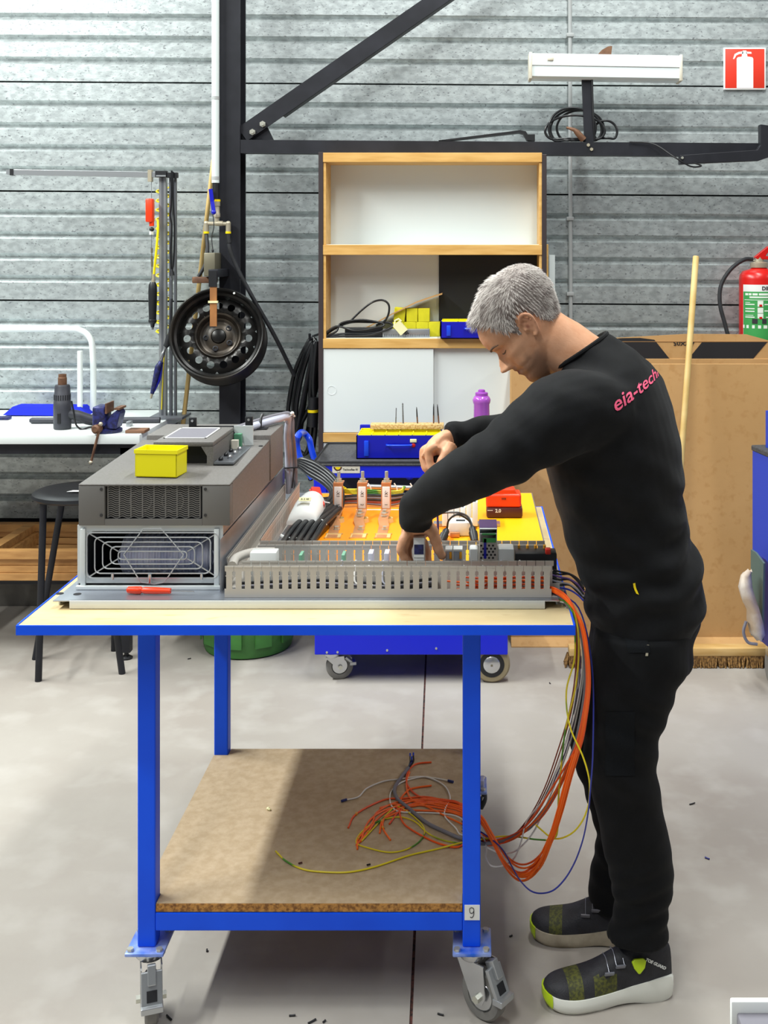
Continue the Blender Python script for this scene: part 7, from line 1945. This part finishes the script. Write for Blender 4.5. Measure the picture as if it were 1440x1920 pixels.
# hair: cap over the scalp plus short strands
def hairline(u):
    pts = [(-.11, .052), (-.085, .045), (-.06, .060), (-.045, .078), (-.036, .10), (-.030, .132), (-.006, .137), (.004, .118), (.010, .096), (.017, .102), (.024, .122), (.034, .136), (.042, .152), (.050, .170), (.058, .182), (.068, .188), (.12, .191)]
    for i in range(len(pts) - 1):
        if pts[i][0] <= u <= pts[i + 1][0]:
            t = (u - pts[i][0]) / (pts[i + 1][0] - pts[i][0]); return lerpl(pts[i][1], pts[i + 1][1], t)
    return .05 if u < 0 else .17
hr = MB(); idx = {}
fsn = []
hv = [lerpl(.03, .2229, k / 110) for k in range(111)]
grid = {}
for j, v in enumerate(hv):
    for k in range(NS):
        u_, v_, w_ = head_pt(v, 2 * math.pi * k / NS)
        m_ = v_ - hairline(u_)
        if m_ < -.004: continue
        p = HP(u_, v_, w_); c = HP(-.005, .12, 0); n = (p - c).normalized()
        thick = min(1, max(0, (m_ + .004) / .022)) * (.004 + .010 * max(0, min(1, (v_ - .13) / .06))) - .001
        if v_ > .12: thick += .007 * max(0, min(1, (u_ - .035) / .025)) * min(1, max(0, (m_ + .004) / .012)) + .006 * max(0, min(1, (-u_ - .06) / .04))
        thick += .0012 * noise.noise(p * 90) + .0018 * noise.noise(p * 45)
        grid[(j, k)] = len(hr.v); hr.v.append(p + n * thick); fsn.append((p, n, thick, u_, v_, w_))
for j in range(110):
    for k in range(NS):
        q = [(j, k), (j, (k + 1) % NS), (j + 1, (k + 1) % NS), (j + 1, k)]
        if all(x in grid for x in q): hr.f.append([grid[x] for x in q]); hr.mi.append(0)
hrr = random.Random(3)
def m_of(u_, v_): return v_ - hairline(u_)
for _ in range(15000):
    p, n, th, u_, v_, w_ = fsn[hrr.randrange(len(fsn))]
    if th < .001: continue
    kf = sst(-.085, .045, u_); kt = sst(.13, .20, v_)
    fwd = (hf * lerpl(.35, .95, kt) - hu * lerpl(1.0, .35, kt)) * kf + (hf * lerpl(.05, .5, kt) - hu * lerpl(1.0, .4, kt)) * (1 - kf)
    dirn = (fwd - n * fwd.dot(n)).normalized() + n * hrr.uniform(.08, .40) + V(hrr.uniform(-.3, .3), hrr.uniform(-.3, .3), hrr.uniform(-.3, .3)) * .6
    dirn.normalize()
    L_ = hrr.uniform(.006, .011) if v_ < .13 or u_ < -.05 else hrr.uniform(.010, .021)
    b0 = p + n * (th * .93); sd_ = dirn.cross(n).normalized() * .00042; up_ = n * .0004
    if u_ > .035 and v_ > .165: dirn = (hf * 1.0 - hu * .28 + n * .22 + V(hrr.uniform(-.2, .2), hrr.uniform(-.3, .3), hrr.uniform(-.2, .2))).normalized(); L_ = hrr.uniform(.010, .022)
    tip = b0 + dirn * L_; midp = b0 + dirn * L_ * .55 + n * .0008
    light = hrr.random() * .55 + .45 * (.5 + .9 * noise.noise(p * 55))
    hr.cur = 1 if light < .60 else (2 if light > .74 else 0)
    if u_ > .03 and m_of(u_, v_) < .02 and hrr.random() < .45: hr.cur = 2
    if v_ < .125 and -.03 < u_ < .05 and hrr.random() < .55: hr.cur = 2
    o_ = len(hr.v); hr.v += [b0 - sd_, b0 + sd_, b0 + up_, midp - sd_ * .8, midp + sd_ * .8, midp + up_ * .8, tip]
    for f_ in ((0, 1, 4, 3), (1, 2, 5, 4), (2, 0, 3, 5), (3, 4, 6), (4, 5, 6), (5, 3, 6)):
        hr.f.append([o_ + i for i in f_]); hr.mi.append(hr.cur)
obj('hair', hr, ['hair_mid', 'hair_light', 'hair_dark'], man, smooth=60, label='short grey hair')
# brows and lash lines, laid on the face surface
def face(v, w, off=0.0):
    lo_, hi_ = 0.0, math.pi / 2
    for _ in range(30):
        m_ = (lo_ + hi_) / 2
        if head_pt(v, m_)[2] < abs(w): lo_ = m_
        else: hi_ = m_
    u_ = head_pt(v, lo_)[0]
    return HP(u_ + off, v, w)
for s_ in (1, -1):
    mb = MB(); mb.tube(crv([face(v, s_ * w, .0006) for v, w in ((.1255, .012), (.128, .022), (.1305, .033), (.1305, .044), (.126, .053))], 5), [.0016, .0030, .0032, .0026, .0010], 8); obj('eyebrow', mb, 'brow', man)
    mb = MB(); mb.tube(crv([face(v, s_ * w, .0004) for v, w in ((.1045, .018), (.1025, .026), (.1025, .036), (.1055, .045))], 5), [.0007, .0016, .0017, .0007], 8); obj('eyelashes', mb, 'brow', man)
    mb = MB(); mb.tube(crv([face(v, s_ * w, .0001) for v, w in ((.1135, .019), (.1155, .028), (.1155, .038), (.112, .046))], 5), [.0004, .0009, .0009, .0004], 6); obj('lid_crease', mb, 'skin_dark', man)

# ---- shoes
def shoe(heel, toe, near):
    heel = Vector(heel); toe = Vector(toe); d = (toe - heel); L_ = d.length; d.normalize(); n = V(-d.y, d.x, 0)
    if n.y > 0: n = -n       # n points to the camera
    so = [(0, .020, .016, .046), (.02, .031, .008, .052), (.08, .037, .001, .054), (.2, .039, 0, .050), (.34, .037, .004, .042), (.45, .039, .004, .036), (.6, .046, .0, .033), (.75, .051, 0, .032), (.86, .047, .002, .033), (.94, .037, .008, .036), (.985, .022, .016, .040), (1.0, .008, .022, .040)]
    def refine(tab, n=34):
        out_ = []
        for k in range(n + 1):
            t = tab[0][0] + (tab[-1][0] - tab[0][0]) * (.5 - .5 * math.cos(math.pi * k / n))
            for i in range(len(tab) - 1):
                if tab[i][0] <= t <= tab[i + 1][0] + 1e-9:
                    p0, p1, p2, p3 = tab[max(i - 1, 0)], tab[i], tab[i + 1], tab[min(i + 2, len(tab) - 1)]
                    q = (t - p1[0]) / (p2[0] - p1[0]); row = [t]
                    for c_ in range(1, len(p1)):
                        m1 = (p2[c_] - p0[c_]) / max(1e-6, p2[0] - p0[0]) * (p2[0] - p1[0]); m2 = (p3[c_] - p1[c_]) / max(1e-6, p3[0] - p1[0]) * (p2[0] - p1[0])
                        row.append((2 * q ** 3 - 3 * q * q + 1) * p1[c_] + (q ** 3 - 2 * q * q + q) * m1 + (3 * q * q - 2 * q ** 3) * p2[c_] + (q ** 3 - q * q) * m2)
                    out_.append(tuple(row)); break
        return out_
    def C(t): return heel + d * (L_ * t)
    so = refine(so)
    rings = []
    for t, hw, zb, zt in so:
        c = C(t); bul = 1.04
        rings.append([c + n * x + V(0, 0, z) for x, z in ((-hw * .92, zb), (hw * .92, zb), (hw * bul, lerpl(zb, zt, .3)), (hw * bul, lerpl(zb, zt, .7)), (hw * .98, zt), (-hw * .98, zt), (-hw * bul, lerpl(zb, zt, .7)), (-hw * bul, lerpl(zb, zt, .3)))])
    nm = 'shoe'
    up = [(.015, .022, .108), (.06, .030, .118), (.14, .034, .122), (.24, .037, .124), (.34, .041, .118), (.44, .043, .106), (.54, .046, .090), (.64, .048, .076), (.74, .048, .068), (.84, .045, .064), (.92, .037, .060), (.97, .026, .054), (.992, .012, .046)]
    up = refine(up)
    ur = []
    for t, hw, zt in up:
        shw = min(so, key=lambda q: abs(q[0] - t))[1]; hw = min(hw, shw * .93)
        c = C(t); zb = .026; ring_ = []
        for k in range(17):
            a = math.pi * k / 16; ring_.append(c + n * (hw * math.copysign(abs(math.cos(a)) ** .72, math.cos(a))) + V(0, 0, lerpl(zb, zt, math.sin(a) ** .85)))
        ur.append(ring_)
    mb = MB(); mb.loft(ur); 
    me_u = mb
    t_ = obj('shoe', me_u, ['shoe_dark', 'shoe_olive'], man, smooth=60, label='dark sports safety shoe with olive mesh')
    for poly in t_.data.polygons:
        c = t_.data.vertices[poly.vertices[0]].co + root_loc(man); t = (c - heel).dot(d) / L_; zz = c.z
        if (.70 < t < .80) or (.45 < t < .6 and zz < .068 and near) : poly.material_index = 1
    mb = MB(); mb.loft(rings); o = obj('sole', mb, 'sole_white' if near else 'sole_tan', t_, smooth=60)  # far sole mottled tan, near one white
    rings2 = [[p + (p - C(so[i][0])) * .02 + d * .0015 for p in rings[i]] for i in range(len(so)) if so[i][0] > .93]
    mb = MB(); mb.loft(rings2); obj('toe_bumper', mb, 'lime', t_, smooth=60)
    def onside(t, z, off=.003):
        for i in range(len(up) - 1):
            if up[i][0] <= t <= up[i + 1][0]:
                q = (t - up[i][0]) / (up[i + 1][0] - up[i][0]); hw = lerpl(up[i][1], up[i + 1][1], q); zt = lerpl(up[i][2], up[i + 1][2], q)
        s_ = max(0, min(1, (z - .03) / (zt - .03))) ** (1 / .85); a = math.asin(s_)
        return C(t) + n * (hw * math.cos(a) ** .72 + off) + V(0, 0, z + off * s_)
    if near:
        c = onside(.29, .088, .001); mb = MB()
        tri = [(0, -.017), (.012, -.006), (.017, .008), (.010, .014), (-.010, .014), (-.017, .008), (-.012, -.006), (-.004, -.016)]
        nn = (n + V(0, 0, .35)).normalized(); uu = EZ - nn * EZ.dot(nn)
        mb.prism([c - d * x + uu.normalized() * z for x, z in tri], nn * .008); obj('dial', mb, 'lime', t_, smooth=0, bevel=.002)
        mb = text_mb('TOE GUARD', .0095, onside(.155, .084, .0015), -(d) + V(0, 0, -.55), V(0, 0, 1) - d * .4, .001, italic=True, bold=.0003); obj('lettering', mb, 'sign_white', t_, smooth=0)
    for t in (.52, .43):
        c = onside(t, .076 if t > .5 else .088, .002); mb = MB(); mb.obox(c, d, (n * .5 + V(0, 0, .8)), n, .011, .006, .0025); obj('lace_guide', mb, 'silver_tab', t_, smooth=0, bevel=.001)
    for t in (.40, .46, .52):
        a = onside(t, .09 if t < .5 else .078, .001); b = C(t) - n * .02 + V(0, 0, a.z + .012); mb = MB(); mb.tube(crv([a, (a + b) / 2 + V(0, 0, .010), b], 4), .0009, 6); obj('lace', mb, 'silver_tab', t_)
    return t_
hN = G(1262, 1862); tN = G(1016, 1878)
shoe((hN.x - .004, 2.585, 0), (tN.x + .002, 2.535, 0), True)
tF = G(992, 1738)
shoe((tF.x + .285, 2.765, 0), (tF.x + .002, 2.795, 0), False)
